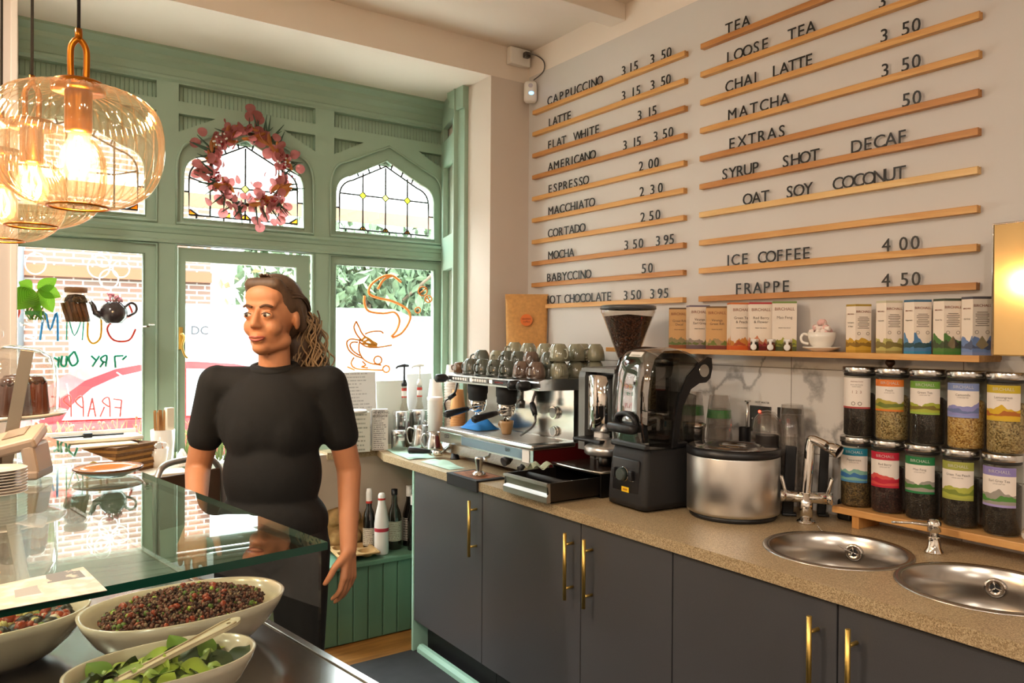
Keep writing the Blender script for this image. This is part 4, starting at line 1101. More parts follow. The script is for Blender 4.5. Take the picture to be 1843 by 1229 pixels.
tag(obj('wooden_knob', MB().lathe([(0.006, 0), (0.008, 0.004), (0.014, 0.010), (0.015, 0.018), (0.010, 0.026), (0, 0.028)], 20), M('dark_wood_knob', '#4a2e1c', 0.4), None, (2.40, on_x(1602, 660, 2.40).y, ZR+2*JH+0.001)), 'small dark round knob lying on the lid of the orange-labelled jar', 'knob')
t = thing('glass_stopper', 'small clear glass ball at the right end of the riser', 'ball', (2.345, 0.925, ZR))
obj('ball', MB().ball((0, 0, 0.022), 0.022, 24, 16), M('solid_glass', '#e8ebe6', 0.03, coat=1.0, trans=0.8), t)

# ------------------------------------------------------------------ round steel drum
t = thing('steel_drum', 'big brushed steel drum with black rim and lid between blender and tap', 'drum', (2.150, 1.766, 0.910), 0)
obj('foot', MB().lathe([(0.142, 0), (0.146, 0.004), (0.146, 0.018)], 56), m_black, t)
obj('drum', MB().lathe([(0.146, 0.016), (0.1545, 0.020), (0.1555, 0.030), (0.1555, 0.208), (0.154, 0.212)], 72), M('drum_steel', '#d9d6d2', 0.30, 1.0, aniso=0.7), t)
obj('rim', MB().lathe([(0.1525, 0.210), (0.1575, 0.212), (0.1585, 0.218), (0.1585, 0.234), (0.150, 0.238)], 72), m_black, t)
obj('lid', MB().lathe([(0.0, 0.236), (0.085, 0.236), (0.090, 0.242), (0.098, 0.2425), (0.104, 0.238), (0.150, 0.239)], 64, caps=False), M('smoked_lid', '#39383a', 0.10, coat=1.0), t)
obj('lid_well', MB().lathe([(0.0, 0.2385), (0.038, 0.2385), (0.044, 0.2435), (0.050, 0.2385)], 48, caps=False), M('chrome_ring', '#bdbbb8', 0.08, 1.0), t)

# ------------------------------------------------------------------ blender with sound hood
t = thing('blender', 'black blender with clear domed sound hood, knob and yellow sticker', 'blender', (2.035, 2.035, 0.910), R(-4))
b = MB()
for i in range(4): b.cyl((-0.07 if i % 2 else 0.09, -0.07 if i < 2 else 0.07, 0), (-0.07 if i % 2 else 0.09, -0.07 if i < 2 else 0.07, 0.010), 0.012)
obj('feet', b, m_black_matt, t)
b = MB()
sec = [(0.008, 0.104, 0.128), (0.030, 0.106, 0.130), (0.10, 0.104, 0.126), (0.190, 0.098, 0.118), (0.215, 0.094, 0.112)]
def rrect(w, d, r, n=5):
    P = []
    for cx, cy, a0 in ((w-r, d-r, 0), (-w+r, d-r, 90), (-w+r, -d+r, 180), (w-r, -d+r, 270)):
        for i in range(n+1): a = R(a0+90*i/n); P.append((cx+r*math.cos(a), cy+r*math.sin(a)))
    return P
def loft(mb, rings, mat=0, smooth=True, cap=True):
    n = len(rings[0]); vs = [p for r_ in rings for p in r_]
    mb.add(vs, [(i*n+j, i*n+(j+1) % n, (i+1)*n+(j+1) % n, (i+1)*n+j) for i in range(len(rings)-1) for j in range(n)], mat, smooth)
    if cap: mb.add(vs[:n], [tuple(range(n))[::-1]], mat); mb.add(vs[-n:], [tuple(range(n))], mat)
loft(b, [[(x, y, z) for x, y in rrect(d, w, 0.022)] for z, w, d in sec])
obj('base', b, m_black_matt, t)
b = MB(); b.box((-0.124, 0.0, 0.118), (0.010, 0.148, 0.120), 0.012, seg=3); obj('control_panel', b, m_black, t)
b = MB(); b.cyl((-0.128, 0.006, 0.122), (-0.152, 0.006, 0.122), 0.024, 0.020, n=28); kn = obj('knob', b, M('knob_grey', '#3a4440', 0.4), t)
b = MB().lathe([(0.0245, 0), (0.027, 0.003), (0.025, 0.005)], 28, (-0.128, 0.006, 0.122), axis=Vector((0, 0, 1)).rotation_difference(Vector((-1, 0, 0))).to_matrix(), caps=False); obj('knob_ring', b, m_chrome, kn)
for y in (0.052, -0.042):
    b = MB().box((-0.136, y, 0.122), (0.016, 0.018, 0.034), 0.003); obj('switch', b, m_black, t)
    obj('switch_frame', MB().box((-0.130, y, 0.104), (0.012, 0.020, 0.003), 0.001), m_steel, t)
obj('sticker', MB().box((-0.1295, -0.002, 0.068), (0.002, 0.040, 0.018)), M('yellow_sticker', '#f2c81e', 0.5), t)
obj('sticker_print', MB().box((-0.1306, -0.002, 0.068), (0.0006, 0.024, 0.006)), M('sticker_orange', '#b9781a', 0.5), t)
# hood: front visor sweeps up and back, hinged near the rear top
def visor_x(v):     # front outline from the base upwards
    pts = [(-0.112, 0.218), (-0.122, 0.30), (-0.120, 0.40), (-0.108, 0.49), (-0.085, 0.545), (-0.04, 0.572), (0.03, 0.574), (0.10, 0.548), (0.155, 0.505)]
    f = v*(len(pts)-1); i = min(int(f), len(pts)-2); q = f-i
    P = smooth_path([(p[0], 0, p[1]) for p in pts], 4); j = min(int(v*(len(P)-1)+0.5), len(P)-1)
    return P[j].x, P[j].z
NV = 32
b = MB()
b.patch(lambda u, v: (visor_x(v)[0]+0.020*(abs(2*u-1)**4), 0.098-0.196*u, visor_x(v)[1]-0.012*(abs(2*u-1)**4)), 16, NV)
m_hood = glass_mat('smoked_hood', '#d9d8d4', refl=1.5, f0=0.16, haze=0.06, hazecol='#57534f')
hood = obj('hood', b, m_hood, t, fixn=False)
prof = [(-0.100, 0.218), (-0.112, 0.30), (-0.110, 0.40), (-0.098, 0.485), (-0.078, 0.535), (-0.036, 0.562), (0.03, 0.564), (0.10, 0.538), (0.150, 0.500), (0.135, 0.46), (0.08, 0.43), (0.03, 0.36), (0.0, 0.218)]
m_hside = glass_mat('smoked_side', '#b9b8b4', refl=1.5, haze=0.05, hazecol='#3c3936')
for s in (-1, 1): obj('hood_side', MB().prism(prof, s*0.0965, s*0.0985, 'xz'), m_hside, t, fixn=False)
armp = [(-0.004, 0.218), (0.016, 0.218), (0.042, 0.36), (0.082, 0.425), (0.122, 0.445), (0.155, 0.447), (0.176, 0.462), (0.186, 0.500), (0.182, 0.535), (0.160, 0.540), (0.115, 0.512), (0.065, 0.470), (0.028, 0.400), (0.010, 0.32)]
for s in (-1, 1):
    a_ = obj('hood_arm', MB().prism(armp, s*0.099, s*0.108, 'xz'), m_black, t)
    obj('pivot', MB().cyl((0.142, s*0.108, 0.490), (0.142, s*0.112, 0.490), 0.023, n=28), m_steel, a_)
b = MB()
b.prism([(0.02, 0.218), (0.115, 0.218), (0.125, 0.40), (0.09, 0.41), (0.05, 0.35)], -0.090, 0.090, 'xz')
obj('rear_shield', b, glass_mat('rear_shield', '#c8c6c2', refl=1.2), t, fixn=False)
b = MB(); b.lathe([(0.052, 0.216), (0.060, 0.30), (0.068, 0.40), (0.072, 0.43)], 32, (-0.02, 0, 0), caps=False)
obj('jug', b, glass_mat('jug_clear', '#b8b4b0', haze=0.12, hazecol='#6a645e'), t)
b = MB(); b.box((-0.142, 0.004, 0.286), (0.038, 0.145, 0.034), 0.013, seg=3); b.tube(smooth_path([(-0.124, 0.050, 0.29), (-0.132, 0.046, 0.325), (-0.130, 0.0, 0.338), (-0.132, -0.046, 0.325), (-0.124, -0.050, 0.29)], 5), 0.009, 10)
obj('hood_handle', b, m_black, t)
b = MB().box((-0.080, 0.0, 0.5475), (0.022, 0.070, 0.004), 0.001, rot=Euler((0, R(-50), 0)).to_matrix())
bd_ = obj('badge', b, m_whitep, t)
obj('hood_base', MB().box((-0.020, 0, 0.226), (0.20, 0.196, 0.022), 0.006), m_black, t)

# ------------------------------------------------------------------ knock-box base with its drawer pulled out, grinder on top
KX = 1.945
t = thing('knock_box', 'dark steel knock-box base under the grinder with its drawer pulled out', 'knock box', (2.14, 2.365, 0.910))
b = MB()
P = [(0.20, 0.150), (0.20, -0.150), (-0.195, -0.146), (-0.205, -0.10), (-0.208, 0.0), (-0.205, 0.10), (-0.195, 0.150)]
b.prism(P, 0.088, 0.096, 'xy'); b.box((0.0, 0.146, 0.045), (0.39, 0.008, 0.086)); b.box((0.0, -0.146, 0.045), (0.39, 0.008, 0.086)); b.box((0.19, 0, 0.045), (0.01, 0.29, 0.086)); b.box((0, 0, 0.003), (0.39, 0.29, 0.004))
obj('casing', b, M('gunmetal', '#2e2c2c', 0.3, 0.7), t)
b = MB(); b.prism([(p[0]*0.95, p[1]*0.93) for p in P], 0.0965, 0.0985, 'xy')
obj('top_tray', b, M('tray_brown', '#4a3a32', 0.18, 0.6), t)
b = MB(); b.tube([(-0.195, 0.150, 0.096), (-0.205, 0.10, 0.096), (-0.210, 0.0, 0.096), (-0.205, -0.10, 0.096), (-0.195, -0.147, 0.096), (0.1, -0.150, 0.096)], 0.005, 8); obj('tray_rim', b, m_steel, t)
b = MB()
b.box((-0.315, -0.136, 0.046), (0.25, 0.006, 0.066)); b.box((-0.315, 0.136, 0.046), (0.25, 0.006, 0.066)); b.box((-0.30, 0, 0.012), (0.27, 0.27, 0.004))
dw = obj('drawer', b, M('drawer_steel', '#4d4742', 0.32, 0.9), t)
b = MB(); b.prism([(-0.446, 0.008), (-0.446, 0.030), (-0.436, 0.042), (-0.440, 0.066), (-0.446, 0.068), (-0.446, 0.078), (-0.430, 0.078), (-0.428, 0.008)], -0.140, 0.140, 'xz')
obj('drawer_front', b, m_brush, dw)
obj('knock_bar', MB().cyl((-0.33, -0.134, 0.062), (-0.33, 0.134, 0.062), 0.012, n=16), m_black_matt, dw)
b = MB(); rnd = random.Random(2)
for i in range(5): b.lathe([(0.0, 0), (0.026, 0), (0.027, 0.012), (0.0, 0.014)], 18, (-0.27+rnd.uniform(-0.05, 0.1), rnd.uniform(-0.09, 0.09), 0.016+rnd.uniform(0, 0.012)))
o = obj('coffee_pucks', b, M('spent_coffee', '#2a1a12', 0.9, bump=0.8, bscale=300), t); o['kind'] = 'stuff'
tag(obj('cloth', MB().patch(lambda u, v: (1.83+0.10*u, 2.495+0.06*v, 0.993+0.010*math.sin(9*u+3*v)+0.012*math.sin(7*v)), 14, 8), M('pale_green_cloth', '#bfcdb4', 0.9, bump=0.4, bscale=400), None), 'small folded pale green cloth over the back corner of the open drawer', 'cloth')

t = thing('coffee_grinder', 'grey and chrome coffee grinder with a conical hopper of beans', 'grinder', (2.20, 2.385, 1.0085))
m_ggrey = M('grinder_grey', '#7d7d7b', 0.4, 0.3)
b = MB()
arch = [(-0.125, 0.045), (-0.125, 0.345), (-0.120, 0.366), (-0.108, 0.380), (-0.090, 0.386), (0.130, 0.386), (0.150, 0.370), (0.150, 0.0), (-0.06, 0.0), (-0.06, 0.045)]
b.prism(arch, 0.085, 0.125, 'xz'); b.prism(arch, -0.125, -0.085, 'xz')
b.box((0.04, 0, 0.192), (0.20, 0.20, 0.38))
b.box((-0.01, 0, 0.376), (0.24, 0.20, 0.016))
obj('body', b, m_ggrey, t)
b = MB(); b.lathe([(0.060, 0.130), (0.066, 0.136), (0.066, 0.352), (0.060, 0.358)], 40, (-0.085, 0.010, 0)); obj('chrome_drum', b, m_chrome, t)
b = MB(); b.box((-0.105, 0.0, 0.105), (0.05, 0.05, 0.05), 0.008); obj('chute', b, m_whitep, t)
b = MB(); b.lathe([(0.0, 0.050), (0.080, 0.050), (0.086, 0.056), (0.086, 0.078), (0.078, 0.086), (0.055, 0.092), (0.040, 0.110), (0.0, 0.112)], 44, (-0.135, -0.060, -0.004), caps=False); obj('dosing_head', b, M('matt_silver', '#c9c7c6', 0.3, 0.9), t)
b = MB(); b.cyl((-0.135, -0.060, 0.0005), (-0.135, -0.060, 0.048), 0.030, n=24); obj('stem', b, m_dsteel, t)
b = MB(); b.box((-0.115, -0.005, 0.098), (0.16, 0.17, 0.014), 0.006); obj('fork_tray', b, m_black, t)
b = MB(); b.lathe([(0.045, 0.386), (0.045, 0.402), (0.036, 0.405), (0.038, 0.418), (0.108, 0.605), (0.112, 0.612), (0.112, 0.630)], 48, (0.02, -0.015, 0), caps=False); hp = obj('hopper', b, glass_mat('hopper_clear', '#efe9e2', refl=1.3), t)
b = MB(); b.lathe([(0.030, 0.402), (0.034, 0.418), (0.100, 0.596), (0.060, 0.600), (0.0, 0.606)], 48, (0.02, -0.015, 0), caps=False); o = obj('coffee_beans', b, speckle_mat('beans', ['#1c0f08', '#3a2113', '#57331d', '#2a170c'], 120.0, 0.4, 1.0, 0.008), hp); o['kind'] = 'stuff'
b = MB(); b.lathe([(0.0, 0.642), (0.106, 0.642), (0.115, 0.638), (0.116, 0.626), (0.112, 0.624)], 48, (0.02, -0.015, 0), caps=False); obj('hopper_lid', b, M('smoky_lid', '#4b4b4d', 0.3), t)

# ------------------------------------------------------------------ espresso machine
MX, MY = 2.15, 2.985
t = thing('espresso_machine', 'long chrome two-group espresso machine with dark red sides, cups on top', 'coffee machine', (MX, MY, 0.910))
y0, y1 = 2.60-MY, 3.385-MY
m_mach = M('polished_panel', '#c3c6c8', 0.12, 1.0)
m_dkred = M('dark_red_panel', '#5a1416', 0.3)
for x in (-0.19, 0.17):
    for y in (y0+0.06, y1-0.06): obj('foot', MB().lathe([(0.026, 0), (0.022, 0.006), (0.018, 0.034)], 20, (x, y, 0)), m_black, t)
b = MB(); b.prism([(-0.205, 0.034), (0.23, 0.034), (0.23, 0.150), (-0.238, 0.150), (-0.238, 0.085)], y0+0.004, y1-0.004, 'xz'); obj('chassis', b, m_dkred, t)
b = MB(); b.prism([(-0.208, 0.030), (-0.242, 0.084), (-0.242, 0.140), (-0.238, 0.140), (-0.238, 0.085), (-0.205, 0.034)], y0, y1, 'xz'); fp = obj('front_panel', b, m_mach, t)
obj('panel_inset', MB().box((-0.2435, -0.07, 0.112), (0.002, 0.52, 0.040)), M('blue_grey_panel', '#8296a8', 0.15, 0.6), t)
for y, z, r_ in ((-0.175, 0.068, 0.020), (-0.265, 0.048, 0.012)):
    b = MB().cyl((-0.225+(0.02 if z < 0.06 else 0), y, z), (-0.250+(0.02 if z < 0.06 else 0), y, z-0.008), r_, n=24); obj('dial', b, m_black, t)
obj('lever', MB().tube([(-0.225, -0.03, 0.065), (-0.255, -0.02, 0.058), (-0.262, -0.06, 0.054)], 0.007, 8), m_chrome, t)
b = MB()
for y in (-0.19, -0.21, 0.345, 0.325):
    b.lathe([(0.005, 0), (0.008, 0)], 14, (-0.2452, y, 0.118), axis=Vector((0, 0, 1)).rotation_difference(Vector((-1, 0, 0))).to_matrix(), caps=False)
obj('badge_numerals', b, m_black, t)
obj('sticker', MB().box((-0.2440, y0+0.050, 0.106), (0.002, 0.050, 0.052)), m_whitep, t)
tr = obj('drip_tray', MB().box((-0.135, 0, 0.146), (0.235, y1-y0, 0.024), 0.009, seg=3), m_steel, t)
b = MB()
for i in range(44): b.box((-0.14, y0+0.05+i*0.016, 0.1585), (0.19, 0.010, 0.002))
obj('drip_grille', b, M('grille_steel', '#d6d2cc', 0.35, 0.8), t)
b = MB(); b.box((-0.015, 0, 0.27), (0.02, y1-y0-0.02, 0.24)); obj('splashback', b, M('satin_steel', '#cfcdc6', 0.16, 1.0), t)
for z, r_, m in ((0.272, 0.028, m_dsteel), (0.190, 0.023, m_steel)):
    yy = on_x(1001, 760, 2.13).y-MY
    g_ = obj('gauge', MB().cyl((-0.025, yy, z), (-0.042, yy, z), r_, n=32), m_chrome, t)
    obj('gauge_face', MB().cyl((-0.042, yy, z), (-0.0425, yy, z), r_*0.82, n=32), M('gauge_glass', '#aab0b0', 0.1, coat=1.0), g_)
b = MB(); b.prism([(-0.004, 0.150), (0.24, 0.150), (0.24, 0.425), (0.02, 0.425), (0.0, 0.40)], y0, y0+0.028, 'xz'); b.prism([(-0.004, 0.150), (0.24, 0.150), (0.24, 0.425), (0.02, 0.425), (0.0, 0.40)], y1-0.028, y1, 'xz'); b.box((0.13, 0, 0.28), (0.22, y1-y0-0.05, 0.26))
obj('body', b, M('machine_grey', '#8a8987', 0.25, 0.8), t)
yu1 = 3.365-MY
b = MB(); b.prism([(-0.205, 0.382), (0.245, 0.375), (0.245, 0.428), (-0.190, 0.428), (-0.215, 0.420), (-0.218, 0.414), (-0.206, 0.410), (-0.206, 0.394), (-0.216, 0.390), (-0.214, 0.382)], y0, yu1, 'xz'); hd_ = obj('head', b, M('bright_steel', '#e2e1de', 0.28, 1.0), t)
for ya, yb in ((0.335, 0.185), (0.155, 0.015), (-0.02, -0.14)):
    b = MB().box((-0.2075, (ya+yb)/2, 0.402), (0.006, ya-yb, 0.020), 0.004, seg=3); kp = obj('keypad', b, m_black if ya < 0.0 else m_dsteel, t)
    if ya > 0:
        for i in range(6): obj('key', MB().box((-0.212, ya-0.014-i*(ya-yb-0.02)/5.6, 0.402), (0.004, 0.017, 0.013), 0.003), m_whitep, kp)
obj('red_script', MB().tube(smooth_path([(-0.2112, -0.045-0.006*i, 0.398+(0.006 if i % 2 else 0.0)) for i in range(12)], 3), 0.0011, 5), m_red, t)
for i, px in enumerate((800, 927, 953)):
    yy = {0: yu1+0.012, 1: -0.245, 2: -0.315}[i]
    b = MB().lathe([(0.010, 0), (0.012, 0.010), (0.020, 0.014), (0.0215, 0.030), (0.0205, 0.062), (0.012, 0.070), (0, 0.071)], 24, (-0.205, yy, 0.400), axis=Vector((0, 0, 1)).rotation_difference(Vector((-1, 0.0, 0))).to_matrix()); obj('steam_knob', b, m_black, t)
for yg in (3.205-MY, 2.955-MY):
    g_ = obj('group_head', MB().lathe([(0.040, 0.300), (0.046, 0.306), (0.046, 0.330), (0.050, 0.335), (0.050, 0.384)], 36, (-0.135, yg, 0)), m_black_matt, t)
    obj('collar', MB().lathe([(0.036, 0.268), (0.042, 0.272), (0.042, 0.300)], 36, (-0.135, yg, 0)), m_chrome, g_)
    pf = obj('portafilter', MB().lathe([(0.0, 0.242), (0.022, 0.242), (0.036, 0.250), (0.038, 0.270)], 32, (-0.135, yg, 0), caps=False).cyl((-0.170, yg, 0.262), (-0.195, yg, 0.258), 0.008), m_chrome, t)
    obj('handle', MB().tube([(-0.19, yg, 0.259), (-0.22, yg, 0.254), (-0.27, yg, 0.245), (-0.31, yg, 0.238), (-0.318, yg, 0.236)], [0.011, 0.014, 0.016, 0.0185, 0.012], 16), m_black, pf)
    b = MB()
    for s in (-1, 1): b.tube([(-0.135, yg, 0.244), (-0.135, yg+s*0.014, 0.232), (-0.135, yg+s*0.016, 0.218)], 0.0055, 8)
    obj('spout', b, m_chrome, pf)
b = MB(); b.tube([(-0.150, 3.372-MY, 0.385), (-0.155, 3.38-MY, 0.34), (-0.162, 3.385-MY, 0.315)], 0.006, 8); b.tube(smooth_path([(-0.175, 3.385-MY, 0.302), (-0.215, 3.387-MY, 0.280), (-0.205, 3.39-MY, 0.235), (-0.180, 3.39-MY, 0.195)], 6), 0.0045, 8); sw = obj('steam_wand', b, m_dsteel, t)
obj('grip', MB().cyl((-0.158, 3.384-MY, 0.318), (-0.192, 3.386-MY, 0.296), 0.011, n=14), m_black, sw)
yw = 2.735-MY
b = MB(); b.tube(smooth_path([(-0.130, yw-0.01, 0.385), (-0.142, yw, 0.345), (-0.148, yw+0.004, 0.315)], 6), 0.006, 8); b.tube(smooth_path([(-0.160, yw-0.035, 0.275), (-0.170, yw-0.05, 0.245), (-0.178, yw-0.03, 0.215), (-0.190, yw+0.03, 0.178)], 6), 0.0055, 8); sw = obj('steam_wand', b, m_dsteel, t)
obj('grip', MB().tube([(-0.148, yw+0.004, 0.318), (-0.155, yw-0.015, 0.300), (-0.161, yw-0.037, 0.272)], [0.011, 0.014, 0.011], 14), m_black, sw)
yw = 2.835-MY
b = MB(); b.cyl((-0.135, yw, 0.384), (-0.135, yw, 0.315), 0.009, n=16); b.lathe([(0.016, 0.290), (0.016, 0.318), (0.010, 0.326)], 20, (-0.135, yw, 0)); obj('hot_water_spout', b, m_dsteel, t)
b = MB()
for s in (-1, 1): b.cyl((-0.135, 2.955-MY+s*0.016, 0.218), (-0.135, 2.955-MY+s*0.010, 0.205), 0.0018, n=6)
ZT = 0.910+0.160
# espresso cup under the second group, blue cloth beside it
m_tan = M('tan_glaze', '#b98f5f', 0.25, coat=0.4)
def cup_mesh(r0, r1, h, inner=True, n=36):
    pr = [(0.0, 0.0), (r0*0.92, 0.0), (r0, 0.004), (r0+(r1-r0)*0.5, h*0.42), (r1*0.99, h*0.8), (r1, h), (r1-0.003, h), (r1*0.95, h*0.7), (r0*0.9, 0.008), (0.0, 0.007)]
    return MB().lathe(pr, n, caps=False)
t = thing('espresso_cup', 'tan espresso cup under the spouts of the coffee machine', 'cup', (MX-0.135, 2.955, ZT))
obj('bowl', cup_mesh(0.022, 0.034, 0.062), m_tan, t)
obj('handle', MB().tube(smooth_path([(-0.006, 0.032, 0.052), (-0.008, 0.046, 0.050), (-0.009, 0.050, 0.036), (-0.006, 0.028, 0.022)], 5), 0.0038, 8), m_tan, t)
obj('coffee', MB().lathe([(0.0, 0.050), (0.031, 0.050)], 28, caps=False), M('espresso', '#3a1d0e', 0.15), t)
b = MB()
for s in (-1, 1): b.tube([(0, s*0.016, 0.0575), (0, s*0.014, 0.051)], 0.0016, 6)
st_ = MB()
for s in (-1, 1): st_.tube([(MX-0.135, 2.955+s*0.016, 0.910+0.218), (MX-0.135, 2.955+s*0.013, ZT+0.051)], 0.0016, 6)
tag(obj('coffee_stream', st_, M('coffee_brown', '#5a3014', 0.2)), 'two thin streams of coffee running into the tan espresso cup', 'coffee')
tag(obj('cloth', MB().patch(lambda u, v: (1.95+0.13*u, 3.10+0.17*v, ZT+0.003+0.050*math.sin(PI*u)**0.7*math.sin(PI*v)**0.6*(1+0.3*math.sin(11*u+5*v))), 22, 22), M('blue_cloth', '#2f86d6', 0.85, bump=0.4, bscale=300), None), 'crumpled bright blue cloth on the drip tray of the coffee machine', 'cloth')

# ------------------------------------------------------------------ cups stored upside down on the machine
ZM = 0.910+0.4285
m_dk = M('dark_olive_glaze', '#555b52', 0.15, coat=0.8, var=0.1, vscale=30); m_bw = M('brown_glaze', '#6d594d', 0.15, coat=0.8, var=0.1, vscale=30); m_ol = M('olive_glaze', '#93917a', 0.15, coat=0.8, var=0.12, vscale=30); m_sm = M('small_brown_glaze', '#6e5138', 0.25, coat=0.4)
def mug_proto(r, h, mat):
    t = thing('mug', 'mug', 'mug')
    # upside down: rim at the bottom
    pr = [(r-0.003, 0.0), (r, 0.0), (r*0.985, h*0.30), (r*0.91, h*0.58), (r*0.77, h*0.82), (r*0.60, h*0.95), (r*0.55, h), (r*0.48, h), (r*0.46, h*0.965), (0.0, h*0.96)]
    obj('bowl', MB().lathe(pr, 36, caps=False), mat, t)
    obj('handle', MB().tube(smooth_path([(r*0.97, 0, h*0.20), (r+0.016, 0, h*0.20), (r+0.024, 0, h*0.42), (r+0.016, 0, h*0.66), (r*0.86, 0, h*0.70)], 5), 0.0042, 8), mat, t)
    return t
protos = {}
def put_mug(kind, X, px, z, rz, label, Y=None):
    r, h, mat = {'dk': (0.042, 0.072, m_dk), 'bw': (0.042, 0.072, m_bw), 'ol': (0.0435, 0.075, m_ol), 'cr': (0.042, 0.072, m_ol)}[kind]
    y = Y if Y is not None else on_x(px, 650, X).y
    if kind not in protos:
        protos[kind] = mug_proto(r, h, mat); o = protos[kind]; o.location = (X, y, z); o.rotation_euler = (0, 0, rz); o['label'] = label; o['group'] = 'mugs on the coffee machine'
        return o
    return dup(protos[kind], (X, y, z), rz, label, 'mugs on the coffee machine')
t = thing('espresso_cup', 'small brown cup standing at the window end of the coffee machine top', 'cup', (1.985, on_x(828, 650, 1.985).y, ZM))
obj('bowl', MB().lathe([(0.030, 0.0), (0.032, 0.002), (0.031, 0.03), (0.028, 0.048), (0.022, 0.052), (0.0, 0.052)], 32, caps=False), m_sm, t)
obj('handle', MB().tube(smooth_path([(-0.012, 0.026, 0.014), (-0.018, 0.044, 0.014), (-0.019, 0.048, 0.030), (-0.012, 0.026, 0.042)], 5), 0.0035, 8), m_sm, t)
FR = [(848, 'dk', 100), (869, 'dk', 200), (891, 'dk', 210), (913, 'dk', 205), (939, 'bw', 215), (965.5, 'bw', 195)]
nm_ = {'dk': 'dark olive', 'bw': 'brown', 'ol': 'pale olive', 'cr': 'olive'}
for i, (px, kd, a) in enumerate(FR):
    put_mug(kd, 1.985, px, ZM, R(a), f'glossy {nm_[kd]} mug upside down, {ORD[i]} along the front row on the coffee machine')
SR = [(867, 'dk', 115), (895, 'cr', 210), (913, 'dk', 200), (933, 'dk', 210), (956, 'bw', 230), (988, 'dk', 260)]
for i, (px, kd, a) in enumerate(SR):
    y = on_x(px, 640, 2.075).y
    put_mug(kd, 2.075, px, ZM, R(a+40), f'{nm_[kd]} mug under the {ORD[i]} upper mug of the second row on the machine', Y=y)
    put_mug(kd, 2.075, px, ZM+0.0405, R(a), f'{nm_[kd]} mug stacked on top, {ORD[i]} along the second row on the machine', Y=y)
TR = [(926, 'cr', 130), (951, 'ol', 215), (981, 'ol', 230), (1003, 'ol', 30)]
for i, (px, kd, a) in enumerate(TR):
    y = on_x(px, 630, 2.18).y
    hs = (0.0, 0.0405, 0.081) if kd == 'cr' else (0.0, 0.0745)
    for q, dz in enumerate(hs):
        put_mug(kd, 2.18, px, ZM+dz, R(a+30*q), f'{nm_[kd]} mug, {["lowest", "second", "top"][q] if len(hs) == 3 else ["lower", "upper"][q]} in {ORD[i]} stack of the third row on the machine', Y=y)
KR = [(2.085, 2.655, 240, 'nearest the front corner'), (2.20, 2.685, 200, 'behind the front corner stack'), (2.285, 2.650, 150, 'by the grinder hopper'), (2.30, 2.755, 60, 'against the wall beside the hopper')]
for X, y, a, w in KR:
    for q in range(2):
        put_mug('ol', X, 0, ZM+0.0745*q, R(a+25*q), f'pale olive mug, {["lower", "upper"][q]} of the pair {w} on the machine', Y=y)

# brown paper bag of coffee leaning at the back of the machine
t = thing('coffee_bag', 'brown kraft coffee bag with round orange sticker leaning in the corner', 'bag', (2.355, 3.275, ZM), R(-37))
W2, HB = 0.112, 0.400
def bag(u, v, side):
    x = (2*u-1)*(W2*(1.0-0.10*(1-v)))
    pinch = 0.032*(1-v)**0.8*math.sin(PI*u)**0.5 + 0.008*math.sin(PI*u)*math.sin(3.1*v+4*u)*(1-v)
    return (x, side*pinch*1.0+0.012*v, HB*v)
b = MB(); b.patch(lambda u, v: bag(u, v, -1), 20, 24); b.patch(lambda u, v: bag(1-u, v, 1), 20, 24)
obj('bag', b, m_kraft, t)
obj('seal_strip', MB().box((0, 0.012, HB-0.012), (2*W2, 0.004, 0.026), 0.001), m_kraft, t)
cz = HB*0.665
mb_ = MB().lathe([(0.0, 0), (0.031, 0)], 36, (0, -0.019, cz), axis=Vector((0, 0, 1)).rotation_difference(Vector((0, -1, 0.06))).to_matrix(), caps=False)
obj('sticker', mb_, M('orange_sticker', '#e0701e', 0.5), t)
write('scotties', 0.0145, 0.0002, M('sticker_ink', '#7a2c10', 0.6), t, (0, -0.0202, cz+0.002), (1, 0, 0), (0, -0.06, 1), 'CENTER'); write('coffee', 0.0145, 0.0002, bpy.data.materials['sticker_ink'], t, (0, -0.0197, cz-0.013), (1, 0, 0), (0, -0.06, 1), 'CENTER')
# ------------------------------------------------------------------ tools and cloths on the worktop
ZW = 0.910
t = thing('tamp_mat', 'black rubber tamping mat hooked over the worktop edge', 'mat', (1.79, 2.86, ZW))
b = MB(); b.box((0.0, 0, 0.004), (0.15, 0.25, 0.008), 0.002); b.box((-0.0685, 0, -0.017), (0.009, 0.25, 0.050), 0.002)
obj('mat', b, m_black_matt, t)
obj('coffee_stain', MB().box((0.005, 0.0, 0.0085), (0.12, 0.20, 0.001)), M('coffee_grounds', '#8a5636', 0.8, var=0.5, vscale=40), t)
t = thing('tamper', 'small polished steel tamper standing on the black mat', 'tamper', (1.785, 2.825, ZW+0.0092))
obj('base', MB().lathe([(0.028, 0), (0.029, 0.003), (0.029, 0.012), (0.018, 0.020)], 28), m_chrome, t)
obj('grip', MB().lathe([(0.013, 0.019), (0.0125, 0.030), (0.019, 0.072), (0.0195, 0.078), (0.016, 0.081), (0, 0.081)], 28, caps=False), m_steel, t)
def cloth(name, pts, z, mat, label, amp=0.006, n=18, seed=1.0):
    a, b_, c, d = [Vector((*p, 0)) for p in pts]
    def f(u, v):
        p = (a*(1-u)+b_*u)*(1-v)+(d*(1-u)+c*u)*v
        return (p.x, p.y, z+0.0012+amp*(0.5+0.5*math.sin(9*u*seed+4*v))*(0.5+0.5*math.sin(7*v*seed+2.2*u)))
    o = obj(name, MB().patch(f, n, n), mat); tag(o, label, 'cloth'); return o
m_mcloth = M('mint_cloth', '#b7d6c4', 0.92, bump=0.5, bscale=500)
cloth('cloth', [(1.752, 3.42), (1.80, 3.80), (1.935, 3.79), (1.90, 3.40)], ZW, m_mcloth, 'pale mint cloth spread flat under the milk jugs', 0.004)
